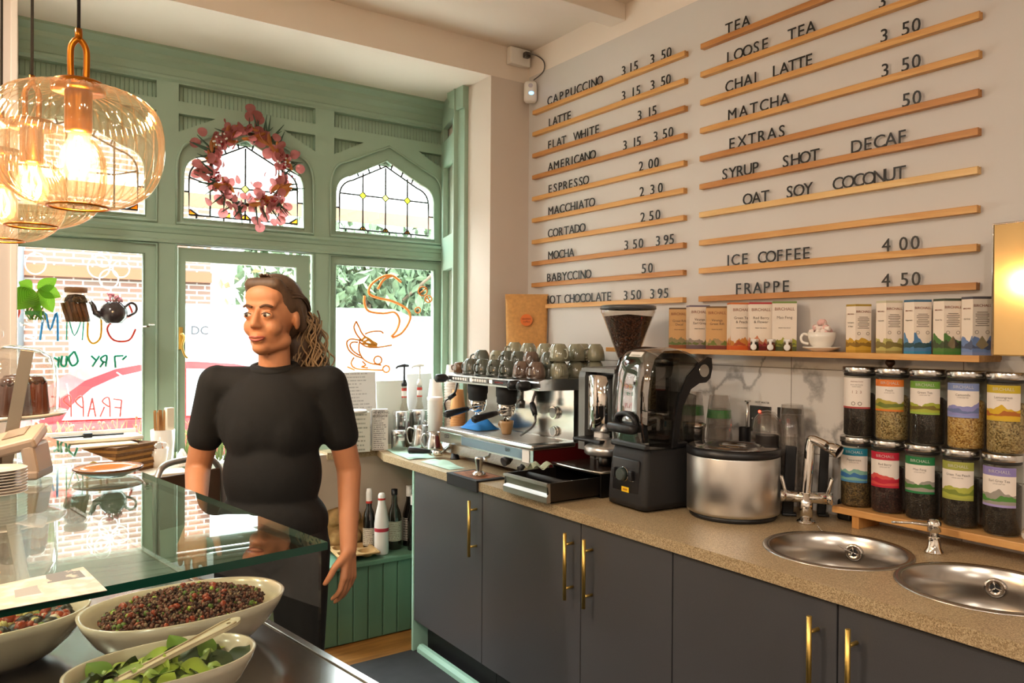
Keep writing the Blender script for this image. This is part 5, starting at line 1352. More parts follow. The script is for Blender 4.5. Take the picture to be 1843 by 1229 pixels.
tag(obj('cloth', MB().patch(lambda u, v: (1.775+0.085*u, 3.06+0.28*v, ZW+0.002+0.018*math.sin(PI*u)**0.8*math.sin(PI*v)**0.7*(1+0.4*math.sin(14*v+3*u))), 16, 24), m_mcloth), 'bunched mint cloth in front of the coffee machine feet', 'cloth')
def jug(name, x, y, r, h, rz, label, z=ZW+0.006):
    t = thing(name, label, 'jug', (x, y, z), rz, 'steel milk jugs')
    pr = [(0.0, 0.002), (r*0.96, 0.0), (r, 0.005), (r, h*0.30), (r*0.86, h*0.62), (r*0.74, h*0.80), (r*0.78, h), (r*0.76, h), (r*0.71, h*0.80), (r*0.9, h*0.3), (0.0, 0.006)]
    obj('body', MB().lathe(pr, 36, caps=False), m_steel, t)
    obj('spout', MB().add([(r*0.70, -0.014, h), (r*0.70, 0.014, h), (r*1.12, 0, h*1.03), (r*0.76, 0, h*0.80)], [(0, 2, 3), (1, 3, 2)]), m_steel, t, fixn=False)
    obj('handle', MB().tube(smooth_path([(-r*0.72, 0, h*0.86), (-r*1.3, 0, h*0.90), (-r*1.55, 0, h*0.66), (-r*1.3, 0, h*0.30), (-r*0.95, 0, h*0.26)], 5), 0.0045, 8), m_steel, t)
jug('milk_jug', 1.965, 3.545, 0.043, 0.105, R(-20), 'steel milk jug standing on the mint cloth, nearest the machine')
jug('milk_jug', 1.958, 3.690, 0.046, 0.130, R(-30), 'taller steel milk jug behind the one on the mint cloth', ZW+0.001)
jug('milk_jug', 2.085, 3.780, 0.040, 0.120, R(10), 'steel milk jug by the paper cup stacks, partly hidden', ZW+0.001)
t = thing('portafilter', 'spare portafilter with black handle lying on the bunched mint cloth', 'portafilter', (1.86, 3.425, ZW+0.012), R(150))
obj('basket', MB().lathe([(0.0, 0.0), (0.024, 0.0), (0.032, 0.008), (0.034, 0.028), (0.030, 0.028), (0.0, 0.012)], 28, (-0.05, 0, 0), caps=False), m_chrome, t)
obj('handle', MB().tube([(-0.015, 0, 0.020), (0.02, 0, 0.022), (0.06, 0, 0.026), (0.09, 0, 0.028), (0.098, 0, 0.028)], [0.009, 0.013, 0.016, 0.0185, 0.010], 16), m_black, t)

# tins, cartons, syrup pumps and papers on the window worktop
def tin(x, y, r, h, label, band):
    t = thing('canister', label, 'canister', (x, y, ZW), group='steel canisters by the window')
    obj('body', MB().lathe([(0, 0), (r, 0), (r, h-0.03)], 40, caps=False), m_steel, t)
    obj('lid', MB().lathe([(r*1.01, h-0.034), (r*1.03, h-0.030), (r*1.03, h-0.006), (r*0.98, h), (0, h)], 40, caps=False), m_steel, t)
    a = math.atan2(-y, -x)
    obj('badge', MB().patch(lambda u, v: ((r+0.001)*math.cos(a-0.35+0.7*u), (r+0.001)*math.sin(a-0.35+0.7*u), h*0.30+0.055*v), 10, 1), band, t)
tin(1.938, 3.865, 0.047, 0.195, 'tall steel canister with a dark badge, left of the pair by the window', M('badge_dark', '#3a3230', 0.4))
tin(2.048, 3.862, 0.053, 0.198, 'tall steel canister with a red badge, right of the pair by the window', M('badge_red', '#8a2430', 0.4))
t = thing('shaker_jar', 'small steel shaker jar with a paper label in front of the left canister', 'jar', (1.868, 3.765, ZW+0.001))
obj('body', MB().lathe([(0, 0), (0.037, 0), (0.0385, 0.004), (0.0385, 0.078)], 32, caps=False), m_steel, t)
obj('lid', MB().lathe([(0.039, 0.076), (0.0405, 0.080), (0.0405, 0.100), (0.036, 0.104), (0, 0.104)], 32, caps=False), m_steel, t)
obj('label', MB().patch(lambda u, v: (0.0392*math.cos(-2.0+0.9*u), 0.0392*math.sin(-2.0+0.9*u), 0.05+0.016*v), 8, 1), m_paper, t)
def carton(x, y, w, d, h, rz, mat, side, label, title=None):
    t = thing('carton', label, 'carton', (x, y, ZW), rz)
    b = MB(); x_, y_ = w/2, d/2
    b.patch(lambda u, v: (-x_+w*u, -y_, h*v), 1, 1, 0, False)
    b.add([(-x_, y_, 0), (x_, y_, 0), (x_, y_, h), (-x_, y_, h), (-x_, -y_, 0), (x_, -y_, 0), (x_, -y_, h), (-x_, -y_, h)], [(1, 0, 3, 2), (0, 4, 7, 3), (5, 1, 2, 6), (7, 6, 2, 3), (0, 1, 5, 4)], 1)
    obj('carton', b, [mat, side], t)
    if title:
        for q, s in enumerate(title): write(s, 0.0165, 0.0002, m_black, t, (0, -y_-0.0006, h*(0.91-0.085*q)), (1, 0, 0), (0, 0, 1), 'CENTER')
    obj('lid_fold', MB().box((0, 0, h+0.001), (w*0.98, d*0.98, 0.002)), side, t)
carton(1.782, 3.815, 0.084, 0.060, 0.215, R(-22), lines_mat('print_carton', '#d9d5cf', '#4a4a4c', 20), M('carton_grey', '#b9b5b0', 0.7), 'grey printed carton headed in capitals, beside the left canister', ['THE BORING', 'ALSO SIDE'])
carton(1.668, 3.830, 0.105, 0.085, 0.205, R(-14), lines_mat('foil_pack', '#cfcfc4', '#8a8f84', 9), M('foil_side', '#a9a99e', 0.5, 0.3), 'squat pale carton with faint green print, next to the person')
t = thing('clip_lid', 'round pale lid lying on top of the squat carton', 'lid', (1.655, 3.83, ZW+0.207)); obj('lid', MB().lathe([(0, 0), (0.055, 0), (0.058, 0.006), (0.05, 0.012), (0, 0.013)], 32, caps=False), m_whitep, t)
def sheet(x0, x1, z0, z1, y, label, mat, lean=0.02):
    b = MB().patch(lambda u, v: (x0+(x1-x0)*u, y+lean*v-0.001, z0+(z1-z0)*v), 1, 1, 0, False).patch(lambda u, v: (x1+(x0-x1)*u, y+lean*v+0.001, z0+(z1-z0)*v), 1, 1, 1, False)
    o = obj('paper_notice', b, [mat, m_paper], None, fixn=False); tag(o, label, 'notice')
m_sheet = lines_mat('printed_sheet', '#e6e4e2', '#b9b7b8', 22)
sheet(1.585, 1.832, ZW+0.001, 1.318, 3.955, 'grey printed sheet propped against the window, left of the two', m_sheet, 0.03)
sheet(1.838, 2.03, ZW+0.001, 1.265, 3.962, 'paler blank sheet propped against the window behind the syrup pumps', M('blank_sheet', '#e9efe8', 0.8), 0.03)
sheet(2.04, 2.20, ZW+0.001, 1.300, 3.983, 'white card propped in the right corner of the window', M('white_card', '#eef0f4', 0.8), 0.025)
def pump_bottle(x, y, pump, label):
    t = thing('syrup_bottle', label, 'bottle', (x, y, ZW), group='syrup pump bottles by the window')
    obj('bottle', MB().lathe([(0, 0), (0.028, 0), (0.030, 0.004), (0.030, 0.17), (0.014, 0.235), (0.013, 0.325)], 28, caps=False), glass_mat('bottle_clear', '#e6e0d8', haze=0.25, hazecol='#d9d2c8'), t)
    obj('neck_label', MB().lathe([(0.0145, 0.262), (0.0145, 0.316)], 24, caps=False), m_paper, t)
    obj('label_bands', MB().lathe([(0.0150, 0.300), (0.0150, 0.316)], 24, caps=False).lathe([(0.0150, 0.262), (0.0150, 0.270)], 24, caps=False), m_red, t)
    b = MB().lathe([(0.016, 0.326), (0.016, 0.345), (0.010, 0.350), (0.010, 0.362)], 20).cyl((0, 0, 0.36), (0, 0, 0.436), 0.0055, n=10); b.tube([(0.024, -0.010, 0.440), (0.0, 0, 0.443), (-0.034, 0.012, 0.437), (-0.044, 0.016, 0.425)], [0.006, 0.010, 0.006, 0.005], 10)
    obj('pump', b, pump, t)
pump_bottle(1.986, 3.935, m_black, 'clear syrup bottle with black pump and red-banded neck label')
pump_bottle(2.090, 3.948, m_whitep, 'clear syrup bottle with white pump and red-banded neck label')
def cup_stack(x, y, r0, r1, h, n, mat, label, group):
    t = thing('paper_cup_stack', label, 'cups', (x, y, ZW), group=group)
    for i in range(n):
        z = i*(h-0.10)/max(1, n-1)
        obj('paper_cup', MB().lathe([(r1+0.002, z), (r1+0.0025, z+0.003), (r1, z+0.006), (r0, z+0.100), (r0-0.003, z+0.100), (r0-0.003, z+0.097), (0, z+0.096)], 24, caps=False), mat, t)
m_cupw = M('paper_cup_white', '#f2ece4', 0.7); m_cupk = M('paper_cup_kraft', '#d79a5c', 0.7)
cup_stack(2.047, 3.685, 0.029, 0.041, 0.375, 22, m_cupw, 'tall stack of upturned white paper cups by the window', 'paper cup stacks')
cup_stack(2.108, 3.615, 0.028, 0.039, 0.455, 26, m_cupw, 'tallest stack of white paper cups, against the green window post', 'paper cup stacks')
cup_stack(2.078, 3.500, 0.028, 0.039, 0.330, 18, m_cupk, 'stack of tan paper cups behind the end of the coffee machine', 'paper cup stacks')
t = thing('plastic_tub', 'translucent white tub with lid standing by the paper cups', 'tub', (2.005, 3.612, ZW)); 
obj('tub', MB().lathe([(0, 0), (0.034, 0), (0.040, 0.27)], 28, caps=False), M('tub_white', '#eceae6', 0.4), t); obj('lid', MB().lathe([(0.042, 0.268), (0.043, 0.284), (0.036, 0.288), (0, 0.288)], 28, caps=False), m_whitep, t)

# clear cups, lids and beakers behind the steel drum
m_pet = glass_mat('clear_pet', '#f2f0ee', refl=1.6, haze=0.07, hazecol='#e8e2da')
def pet_stack(x, y, h, n, r0, r1, label, green=None, z0=ZW):
    t = thing('plastic_cup_stack', label, 'cups', (x, y, z0), group='clear plastic cup stacks')
    m = MB()
    for i in range(n):
        z = i*(h-0.12)/max(1, n-1)
        m.lathe([(r1, z), (r1+0.002, z+0.003), (r1-0.001, z+0.006), (r0, z+0.12), (0, z+0.12)], 24, caps=False)
    obj('cups', m, m_pet, t, fixn=False)
    if green: obj('green_band', MB().lathe([(green[2], green[0]), (green[2]*0.95, green[1])], 28, caps=False), M('green_print', '#2f7f35', 0.6), t)
pet_stack(2.300, 2.090, 0.400, 6, 0.038, 0.050, 'stack of clear cups with green band, next to the blender', (0.31, 0.345, 0.0455))
pet_stack(2.300, 1.955, 0.395, 6, 0.038, 0.050, 'stack of clear cups with green band, behind the steel drum', (0.31, 0.340, 0.0455))
t = thing('steel_beaker', 'tapered steel beaker behind the drum, in front of the green-banded cups', 'beaker', (2.213, 2.002, ZW+0.0)); 
obj('beaker', MB().lathe([(0, 0), (0.028, 0), (0.042, 0.280), (0.0425, 0.288), (0.040, 0.288), (0.026, 0.004)], 32, caps=False), m_steel, t)
obj('rim', MB().lathe([(0.0405, 0.272), (0.044, 0.276), (0.044, 0.290), (0.041, 0.290)], 32, caps=False), m_chrome, t)
t = thing('long_spoon', 'long steel bar spoon standing in a dark holder behind the drum', 'spoon', (2.376, 1.898, ZW))
obj('holder', MB().lathe([(0, 0), (0.022, 0), (0.022, 0.275)], 24, caps=False), m_black, t)
obj('spoon', MB().tube([(0.0, -0.01, 0.01), (-0.006, -0.014, 0.30), (-0.012, -0.022, 0.372)], 0.0045, 8).box((-0.012, -0.022, 0.375), (0.022, 0.014, 0.006), 0.002), m_steel, t)
t = thing('dome_lids', 'clear domed cup lids piled behind the right side of the drum', 'lids', (2.345, 1.775, ZW))
obj('holder', MB().lathe([(0, 0), (0.040, 0), (0.040, 0.262)], 28, caps=False), M('brown_tub', '#2a2320', 0.4), t)
for i in range(3):
    obj('lid', MB().lathe([(0.050, 0.262+i*0.010), (0.049, 0.270+i*0.010), (0.044, 0.300+i*0.010), (0.025, 0.325+i*0.010), (0, 0.331+i*0.010)], 28, caps=False), m_pet, t, fixn=False)
t = thing('cup_sleeve_tube', 'tall stack of clear cups beside the two black tubes, right of the drum', 'cups', (2.385, 1.700, ZW))
m = MB()
for i in range(8): m.lathe([(0.047, 0.02+i*0.035), (0.046, 0.03+i*0.035), (0.037, 0.13+i*0.035), (0, 0.13+i*0.035)], 24, caps=False)
obj('cups', m, m_pet, t, fixn=False)
for i, (x, y, h, w) in enumerate(((2.305, 1.652, 0.235, 0.036), (2.395, 1.582, 0.255, 0.028))):
    t = thing('black_tube', ['wide flat black holder leaning between drum and tap', 'narrow black holder against the tiles behind the tap'][i], 'holder', (x, y, ZW+0.004), R(-50), 'black holders by the tap')
    obj('holder', MB().box((0, 0, h/2), (w, 0.022, h), 0.003, rot=Euler((0, R(2.5), 0)).to_matrix()), m_black_matt, t)
    obj('foot', MB().box((0, 0, 0.002), (w*1.3, 0.04, 0.008), 0.002), m_black, t)
# black plug box low behind the tap
tag(obj('power_plug', MB().box((2.418, 1.505, 0.945), (0.05, 0.05, 0.07), 0.008), m_black), 'black plug low on the tiles behind the tap', 'plug')

# ------------------------------------------------------------------ bottles and cup carrier on the green ledge
ZL = 0.397
def bottle(x, y, prof, mat, cap, capprof, lab, label, red=None, extra=None):
    t = thing('bottle', label, 'bottle', (x, y, ZL), group='bottles on the green ledge')
    obj('bottle', MB().lathe(prof, 32, caps=False), mat, t)
    obj('cap', MB().lathe(capprof, 24, caps=False), cap, t)
    if lab:
        r, z0, z1, m = lab; a = math.atan2(-y, -x)-0.0
        obj('label', MB().patch(lambda u, v: (r*math.cos(a-1.3+2.6*u), r*math.sin(a-1.3+2.6*u), z0+(z1-z0)*v), 16, 1), m, t, fixn=False)
    if red: obj('red_band', MB().lathe(red, 24, caps=False), m_red, t)
    return t
m_dkglass = M('dark_bottle', '#14110f', 0.08, coat=1.0)
bottle(1.700, 3.765, [(0, 0), (0.030, 0), (0.032, 0.004), (0.032, 0.16), (0.026, 0.20), (0.0145, 0.225), (0.0145, 0.30)], m_dkglass, m_whitep, [(0.016, 0.252), (0.016, 0.30), (0.012, 0.322), (0, 0.322)], (0.0328, 0.03, 0.12, lines_mat('label_cream', '#d8cdbb', '#6a5a50', 9)), 'dark syrup bottle with white and red neck, leftmost on the ledge', [(0.0165, 0.246), (0.0165, 0.258)])
bottle(1.726, 3.668, [(0, 0), (0.035, 0), (0.037, 0.004), (0.037, 0.155), (0.033, 0.195), (0.020, 0.255), (0.018, 0.275)], M('white_bottle', '#e9e4df', 0.35), m_whitep, [(0.0185, 0.275), (0.0185, 0.300), (0.013, 0.312), (0, 0.312)], (0.0376, 0.118, 0.136, M('label_red_text', '#b23040', 0.5)), 'white sauce bottle with small red label on the ledge', [(0.0195, 0.277), (0.0195, 0.287)])
bottle(1.826, 3.725, [(0, 0), (0.037, 0), (0.039, 0.004), (0.039, 0.155), (0.034, 0.185), (0.016, 0.235), (0.0145, 0.29)], M('smoky_bottle', '#2b2a20', 0.06, coat=1.0), m_black, [(0.0165, 0.283), (0.0165, 0.312), (0, 0.313)], (0.0398, 0.045, 0.148, lines_mat('label_vinegar', '#d6cfba', '#8a7a62', 11)), 'black-capped dark bottle with cream label on the ledge')
bottle(1.922, 3.742, [(0, 0), (0.034, 0), (0.035, 0.004), (0.035, 0.17), (0.017, 0.24), (0.015, 0.30)], m_dkglass, m_whitep, [(0.017, 0.262), (0.017, 0.318), (0, 0.320)], (0.0358, 0.03, 0.15, lines_mat('label_dark', '#cfc6bb', '#4a4038', 9)), 'dark bottle with white cap half hidden by the cabinet end')
bottle(1.900, 3.650, [(0, 0), (0.030, 0), (0.031, 0.004), (0.031, 0.16), (0.016, 0.22), (0.014, 0.27)], m_dkglass, m_whitep, [(0.016, 0.235), (0.016, 0.285), (0, 0.286)], None, 'short dark bottle nearest the cabinet end on the ledge')
m_fibre = M('moulded_fibre', '#b08d5c', 0.95, var=0.15, vscale=40, bump=0.6, bscale=200)
t = thing('cup_carrier', 'moulded brown fibre cup carrier tray lying on the green ledge', 'carrier', (1.585, 3.695, ZL), R(-8))
def carr(u, v):
    x = (u-0.5)*0.21; y = (v-0.5)*0.21
    w = max(abs(x), abs(y))/0.105
    dip = 0
    for sx in (-1, 1):
        for sy in (-1, 1):
            d = math.hypot(x-sx*0.052, y-sy*0.052)
            if d < 0.042: dip -= 0.030*(1-(d/0.042)**4)
    return (x, y, 0.038+dip-(0.006 if w > 0.95 else 0))
obj('tray', MB().patch(carr, 40, 40), m_fibre, t)
obj('rim', MB().tube([(-0.10, -0.105, 0.034), (0.10, -0.105, 0.034), (0.105, -0.10, 0.034), (0.105, 0.10, 0.034), (0.10, 0.105, 0.034), (-0.10, 0.105, 0.034), (-0.105, 0.10, 0.034), (-0.105, -0.10, 0.034)], 0.005, 6, True), m_fibre, t)
t = thing('cup_carrier', 'second fibre cup carrier standing on its edge behind the flat one', 'carrier', (1.600, 3.815, ZL+0.004), R(4))
obj('tray', MB().patch(lambda u, v: (carr(u, v)[0], carr(u, v)[2]*1.0-0.030+0.03*v, 0.105+carr(u, v)[1]*1.0+0.015*math.sin(PI*u)), 40, 40), m_fibre, t)

# ------------------------------------------------------------------ counter under the left window with boxes and pots
ZTB = 0.930
t = thing('window_counter', 'pale counter top under the left window', 'counter', (0.46, 3.76, 0))
obj('top', MB().box((0, 0, ZTB-0.016), (0.60, 0.46, 0.032), 0.004), M('pale_counter', '#e4d6c2', 0.35), t)
obj('front', MB().box((0, -0.19, (ZTB-0.034)/2), (0.58, 0.03, ZTB-0.034)), m_green, t)
m_edge = M('cardboard_edge', '#6e4a26', 0.9, var=0.3, vscale=80)
for i in range(9):
    z = ZTB+i*0.0128
    o = obj('pizza_box', MB().box((0, 0, 0.0062), (0.235, 0.235, 0.0122), 0.001), m_card if i % 2 else m_edge, None, (0.505+0.004*math.sin(i*2.3), 3.745+0.004*math.cos(i*1.7), z), R(38+2.5*math.sin(i*1.9)))
    tag(o, f'flat brown cardboard food box, {(ORD+["top"])[i] if i < 8 else "topmost"} from the bottom of the stack by the left window' if i < 8 else 'flat brown cardboard food box on top of the stack by the left window', 'box', 'flat cardboard boxes by the left window')
zt = ZTB+9*0.0128
tag(obj('paper_bag', MB().box((0.40, 3.72, zt+0.005), (0.33, 0.20, 0.009), 0.004, rz=R(8)), M('cream_bag', '#ead3ac', 0.8)), 'cream paper bag lying flat on the stack of cardboard boxes', 'bag')
t = thing('white_tray', 'white tray with black rod lying across the boxes by the left window', 'tray', (0.36, 3.80, zt+0.0105), R(3))
obj('tray', MB().box((0, 0, 0.010), (0.50, 0.16, 0.018), 0.006), m_white, t)
obj('rim', MB().box((0, 0.075, 0.024), (0.50, 0.012, 0.024), 0.004), m_white, t)
t = thing('sharpening_steel', 'thin black-handled sharpening steel lying on the white tray', 'tool', (0.34, 3.775, zt+0.0305), R(3))
obj('rod', MB().cyl((-0.22, 0, 0.005), (0.05, 0, 0.005), 0.004), m_dsteel, t); obj('handle', MB().box((0.06, 0, 0.008), (0.035, 0.022, 0.020), 0.004), m_black, t); obj('shaft', MB().cyl((0.075, 0, 0.005), (0.20, 0, 0.005), 0.004), m_black, t)
t = thing('pot', 'tall white pot holding wooden stirrers by the left window', 'pot', (0.715, 3.865, ZTB))
obj('pot', MB().lathe([(0, 0), (0.046, 0), (0.053, 0.150), (0.050, 0.150), (0.043, 0.006)], 36, caps=False), m_white, t)
rnd = random.Random(11)
for i in range(16):
    a = rnd.uniform(0, 2*PI); r_ = 0.026*math.sqrt(rnd.random())
    obj('stirrer', MB().box((r_*math.cos(a)-0.012, r_*math.sin(a), 0.130+0.01*rnd.random()), (0.010, 0.003, 0.20), rot=Euler((rnd.uniform(-0.07, 0.07), rnd.uniform(-0.10, 0.06), rnd.uniform(-0.4, 0.4))).to_matrix()), wood_mat('stirrer_wood', '#9a6a38', '#c08f55', 'Z', 2.0) if i == 0 else bpy.data.materials['stirrer_wood'], t)
tag(obj('paper_bags', MB().box((0.742, 3.862, ZTB+0.155), (0.036, 0.03, 0.19), 0.004, rz=0.3), M('white_bag', '#efe3cd', 0.8)), 'folded cream paper bags standing in the tall white pot', 'bag')
t = thing('pot', 'small white pot of sugar sachets in front of the stirrer pot', 'pot', (0.672, 3.735, ZTB))
obj('pot', MB().lathe([(0, 0), (0.032, 0), (0.044, 0.085), (0.041, 0.085), (0.029, 0.005)], 36, caps=False), m_white, t)
for i in range(14):
    a = rnd.uniform(0, 2*PI); r_ = 0.026*math.sqrt(rnd.random())
    obj('sachet', MB().box((r_*math.cos(a), r_*math.sin(a), 0.080+0.012*rnd.random()), (0.018, 0.003, 0.045), rot=Euler((rnd.uniform(-0.3, 0.3), rnd.uniform(-0.3, 0.3), rnd.uniform(-1, 1))).to_matrix()), [m_paper, m_paper, M('sachet_amber', '#c0702e', 0.5)][i % 3], t)
t = thing('cotton_bowl', 'white crumpled napkins beside the pot of sachets', 'napkins', (0.765, 3.72, ZTB))
obj('napkin', MB().patch(lambda u, v: (-0.02+0.05*u, -0.05+0.10*v, 0.002+0.075*math.sin(PI*u)**0.5*math.sin(PI*v)**0.5*(0.8+0.2*math.sin(23*u+17*v))), 20, 20), m_paper, t)
# metal bar chair whose curved back shows behind the glass counter
t = thing('bar_chair', 'tubular steel chair with arched back behind the glass counter', 'chair', (0.70, 3.20, 0), R(24))
b = MB()
b.tube(smooth_path([(-0.15, 0.0, 0.62), (-0.15, 0.01, 0.90), (-0.135, 0.02, 0.985), (-0.08, 0.03, 1.025), (0.08, 0.03, 1.025), (0.135, 0.02, 0.985), (0.15, 0.01, 0.90), (0.15, 0.0, 0.62)], 6), 0.0125, 12)
obj('back_frame', b, m_brush, t)
obj('back_panel', MB().box((0, 0.012, 0.88), (0.275, 0.008, 0.20), 0.004), M('walnut_panel', '#4a3526', 0.5), t)
obj('seat', MB().box((0, -0.16, 0.635), (0.33, 0.34, 0.03), 0.012), M('walnut_panel2', '#4a3526', 0.5), t)
for x, y in ((-0.15, 0.0), (0.15, 0.0), (-0.15, -0.31), (0.15, -0.31)): obj('leg', MB().tube([(x, y, 0.625), (x*1.15, y+(0.02 if y == 0 else -0.02), 0.0)], 0.012, 10), m_brush, t)

# ------------------------------------------------------------------ glass shelf in the left window with plant, jar and teapot
ZG = 1.566
t = thing('window_shelf', 'thin clear glass shelf across the left window', 'shelf', (0.405, 3.80, ZG-0.008))
obj('glass', MB().box((0, 0, 0.004), (0.50, 0.15, 0.007)), glass_mat('shelf_glass', '#f6fbf8'), t)
for x in (-0.235, 0.235): obj('bracket', MB().box((x, 0.105, -0.004), (0.012, 0.21, 0.006)), m_chrome, t)
t = thing('cinnamon_jar', 'glass jar of cinnamon sticks with brown lid on the window shelf', 'jar', (0.354, 3.775, ZG))
obj('glass', MB().lathe([(0.0, 0.001), (0.055, 0), (0.060, 0.005), (0.060, 0.085), (0.050, 0.108), (0.038, 0.122), (0.040, 0.128)], 40, caps=False), m_jarglass, t)
obj('lid', MB().lathe([(0.0, 0.128), (0.042, 0.128), (0.044, 0.131), (0.044, 0.146), (0.040, 0.150), (0, 0.150)], 36, caps=False), M('cork_lid', '#9a6f4c', 0.7), t)
m_cin = M('cinnamon', '#8a5a38', 0.8, var=0.2, vscale=60)
for i in range(26):
    a = i*2.4; r_ = 0.050*math.sqrt((i+0.5)/26); lean = 0.05
    x, y = r_*math.cos(a)*0.92, r_*math.sin(a)*0.92
    obj('cinnamon_stick', MB().cyl((max(-0.05, min(0.05, x+0.012)), y*0.9, 0.005), (x-0.010, y*0.9, 0.084+0.006*math.sin(i)), 0.0062, n=10), m_cin, t)
obj('dried_bark', MB().lathe([(0.0, 0.088), (0.045, 0.086), (0.040, 0.106), (0.030, 0.118), (0, 0.122)], 24, caps=False), speckle_mat('bark_chips', ['#2a1a10', '#5a3a22', '#7a5a34', '#3a2616'], 110.0, 0.8, 1.0, 0.006), t)
t = thing('teapot', 'dark glazed teapot planted with pink flowers on the window shelf', 'teapot', (0.497, 3.775, ZG))
m_tp = M('teapot_glaze', '#3c3436', 0.15, coat=0.8, var=0.3, vscale=40)
obj('body', MB().lathe([(0, 0.001), (0.034, 0), (0.036, 0.004), (0.052, 0.022), (0.057, 0.046), (0.050, 0.072), (0.036, 0.084), (0.034, 0.090), (0.030, 0.086)], 40, caps=False), m_tp, t)
obj('spout', MB().tube(smooth_path([(-0.045, 0, 0.030), (-0.068, 0, 0.046), (-0.078, 0, 0.075), (-0.090, 0, 0.092)], 5), [0.015]*6+[0.011]*5+[0.009]*5, 12), m_tp, t)
obj('handle', MB().tube(smooth_path([(0.048, 0, 0.074), (0.070, 0, 0.090), (0.090, 0, 0.078), (0.088, 0, 0.050), (0.054, 0, 0.030)], 6), 0.0055, 10), m_tp, t)
b = MB(); s = MB()
for i in range(16):
    x, y = rnd.uniform(-0.030, 0.030), rnd.uniform(-0.02, 0.02); h = rnd.uniform(0.095, 0.125)
    s.tube([(x*0.5, y*0.5, 0.08), (x, y, h)], 0.0014, 5)
    for q in range(4): b.ball((x+rnd.uniform(-0.006, 0.006), y+rnd.uniform(-0.006, 0.006), h+rnd.uniform(-0.004, 0.006)), (0.0055, 0.0055, 0.004), 6, 4)
obj('flowers', b, M('pink_petals', '#e8a0b0', 0.6), t); obj('stems', s, M('flower_stem', '#7a6a58', 0.7), t)
t = thing('rooted_plant', 'bright green trailing plant rooting in a glass of water, left of the window shelf', 'plant', (0.205, 3.775, ZG-0.0))
obj('vase', MB().lathe([(0, 0.001), (0.026, 0), (0.030, 0.004), (0.040, 0.085), (0.0405, 0.088)], 32, caps=False), m_jarglass, t)
rt_ = MB()
for i in range(12):
    pts = [(rnd.uniform(-0.02, 0.02), rnd.uniform(-0.015, 0.015), 0.10)]
    for q in range(5): pts.append((pts[-1][0]+rnd.uniform(-0.012, 0.012), pts[-1][1]+rnd.uniform(-0.008, 0.008), 0.10-0.018*(q+1)))
    rt_.tube(smooth_path(pts, 3), 0.003, 6)
obj('stems', rt_, M('plant_stem', '#8fae3c', 0.6), t)
k = NT('pothos_leaf'); tc_ = k.n('TexCoord').outputs['UV']; u_ = k.n('SeparateXYZ', {0: tc_})
vein = k.math('ABSOLUTE', k.math('SUBTRACT', k.math('FRACT', k.math('MULTIPLY', k.math('ADD', u_.outputs[1], k.math('ABSOLUTE', k.math('SUBTRACT', u_.outputs[0], 0.5))), 9.0)), 0.5))
lc = k.mix(k.math('GREATER_THAN', vein, 0.42), lin('#76b52e'), lin('#a5d64a'))
d1 = k.n('BsdfPrincipled', {'Base Color': lc, 'Roughness': 0.35}).outputs[0]; d2 = k.n('BsdfTranslucent', {0: lc}).outputs[0]
k.surf(k.n('MixShader', {0: 0.5, 1: d1, 2: d2}).outputs[0]); m_pothos = k.m
def leaf(parent, base, tip, w, droop, name='leaf', mat=None, face=Vector((0, -1, 0.2))):
    base = Vector(base); tip = Vector(tip); ax = tip-base; L = ax.length; ax.normalize()
    side = ax.cross(face).normalized(); nn = side.cross(ax)
    def f(u, v):
        s_ = math.sin(PI*min(1, v*1.02))**0.75*(1-0.35*v)*1.25
        return base+ax*L*v+side*(u-0.5)*w*s_+nn*(-droop*v*v*L+abs(u-0.5)*0.25*w*s_)
    return obj(name, MB().patch(f, 8, 12), mat or m_pothos, parent, fixn=False)
for (bx, bz, tx, tz, w, dy) in ((0.01, 0.13, 0.075, 0.185, 0.055, -0.02), (-0.005, 0.135, -0.068, 0.055, 0.095, -0.05), (0.02, 0.135, 0.062, 0.045, 0.060, -0.04), (-0.01, 0.14, -0.055, 0.165, 0.050, -0.01), (0.015, 0.14, 0.09, 0.11, 0.060, -0.03), (-0.01, 0.10, 0.020, 0.02, 0.030, -0.05), (-0.01, 0.13, -0.075, 0.09, 0.070, 0.02)):
    leaf(t, (bx, 0, bz), (tx, dy, tz), w, 0.15)
    obj('leaf_stalk', MB().tube([(0, 0, 0.085), (bx*0.6, 0, 0.115), (bx, 0, bz)], 0.0022, 6), bpy.data.materials['plant_stem'], t)
obj('raffia_tie', MB().lathe([(0.034, 0.030), (0.035, 0.034), (0.035, 0.044), (0.035, 0.046)], 28, caps=False).tube([(0, -0.034, 0.04), (-0.02, -0.045, 0.018)], 0.003, 6).tube([(0, -0.034, 0.04), (0.026, -0.045, 0.012)], 0.003, 6), M('green_raffia', '#5fa55a', 0.8), t)

# ------------------------------------------------------------------ wreath hung in front of the middle leaded light
wc = on_y(447, 305, 3.965)
t = thing('wreath', 'round wreath of dusky red eucalyptus leaves, fir and gold leaves on the middle leaded window', 'wreath', tuple(wc))
WR = 0.178
b = MB(); b.tube([(WR*math.cos(2*PI*i/40), 0, WR*math.sin(2*PI*i/40)) for i in range(40)], 0.010, 8, True); obj('twig_ring', b, M('twig', '#4a3626', 0.9), t)
def leaf_mat(name, c, tl=0.4):
    k = NT(name); tc = k.n('TexCoord').outputs['Object']
    nz = k.n('TexNoise', {'Vector': tc, 'Scale': 14.0, 'Detail': 3.0}).outputs[0]
    cc = lin(c); a = tuple(v*0.65 for v in cc[:3])+(1,); b_ = tuple(min(1, v*1.35) for v in cc[:3])+(1,)
    col = k.mix(nz, a, b_)
    k.surf(k.n('MixShader', {0: tl, 1: k.n('BsdfPrincipled', {'Base Color': col, 'Roughness': 0.55}).outputs[0], 2: k.n('BsdfTranslucent', {0: col}).outputs[0]}).outputs[0]); return k.m
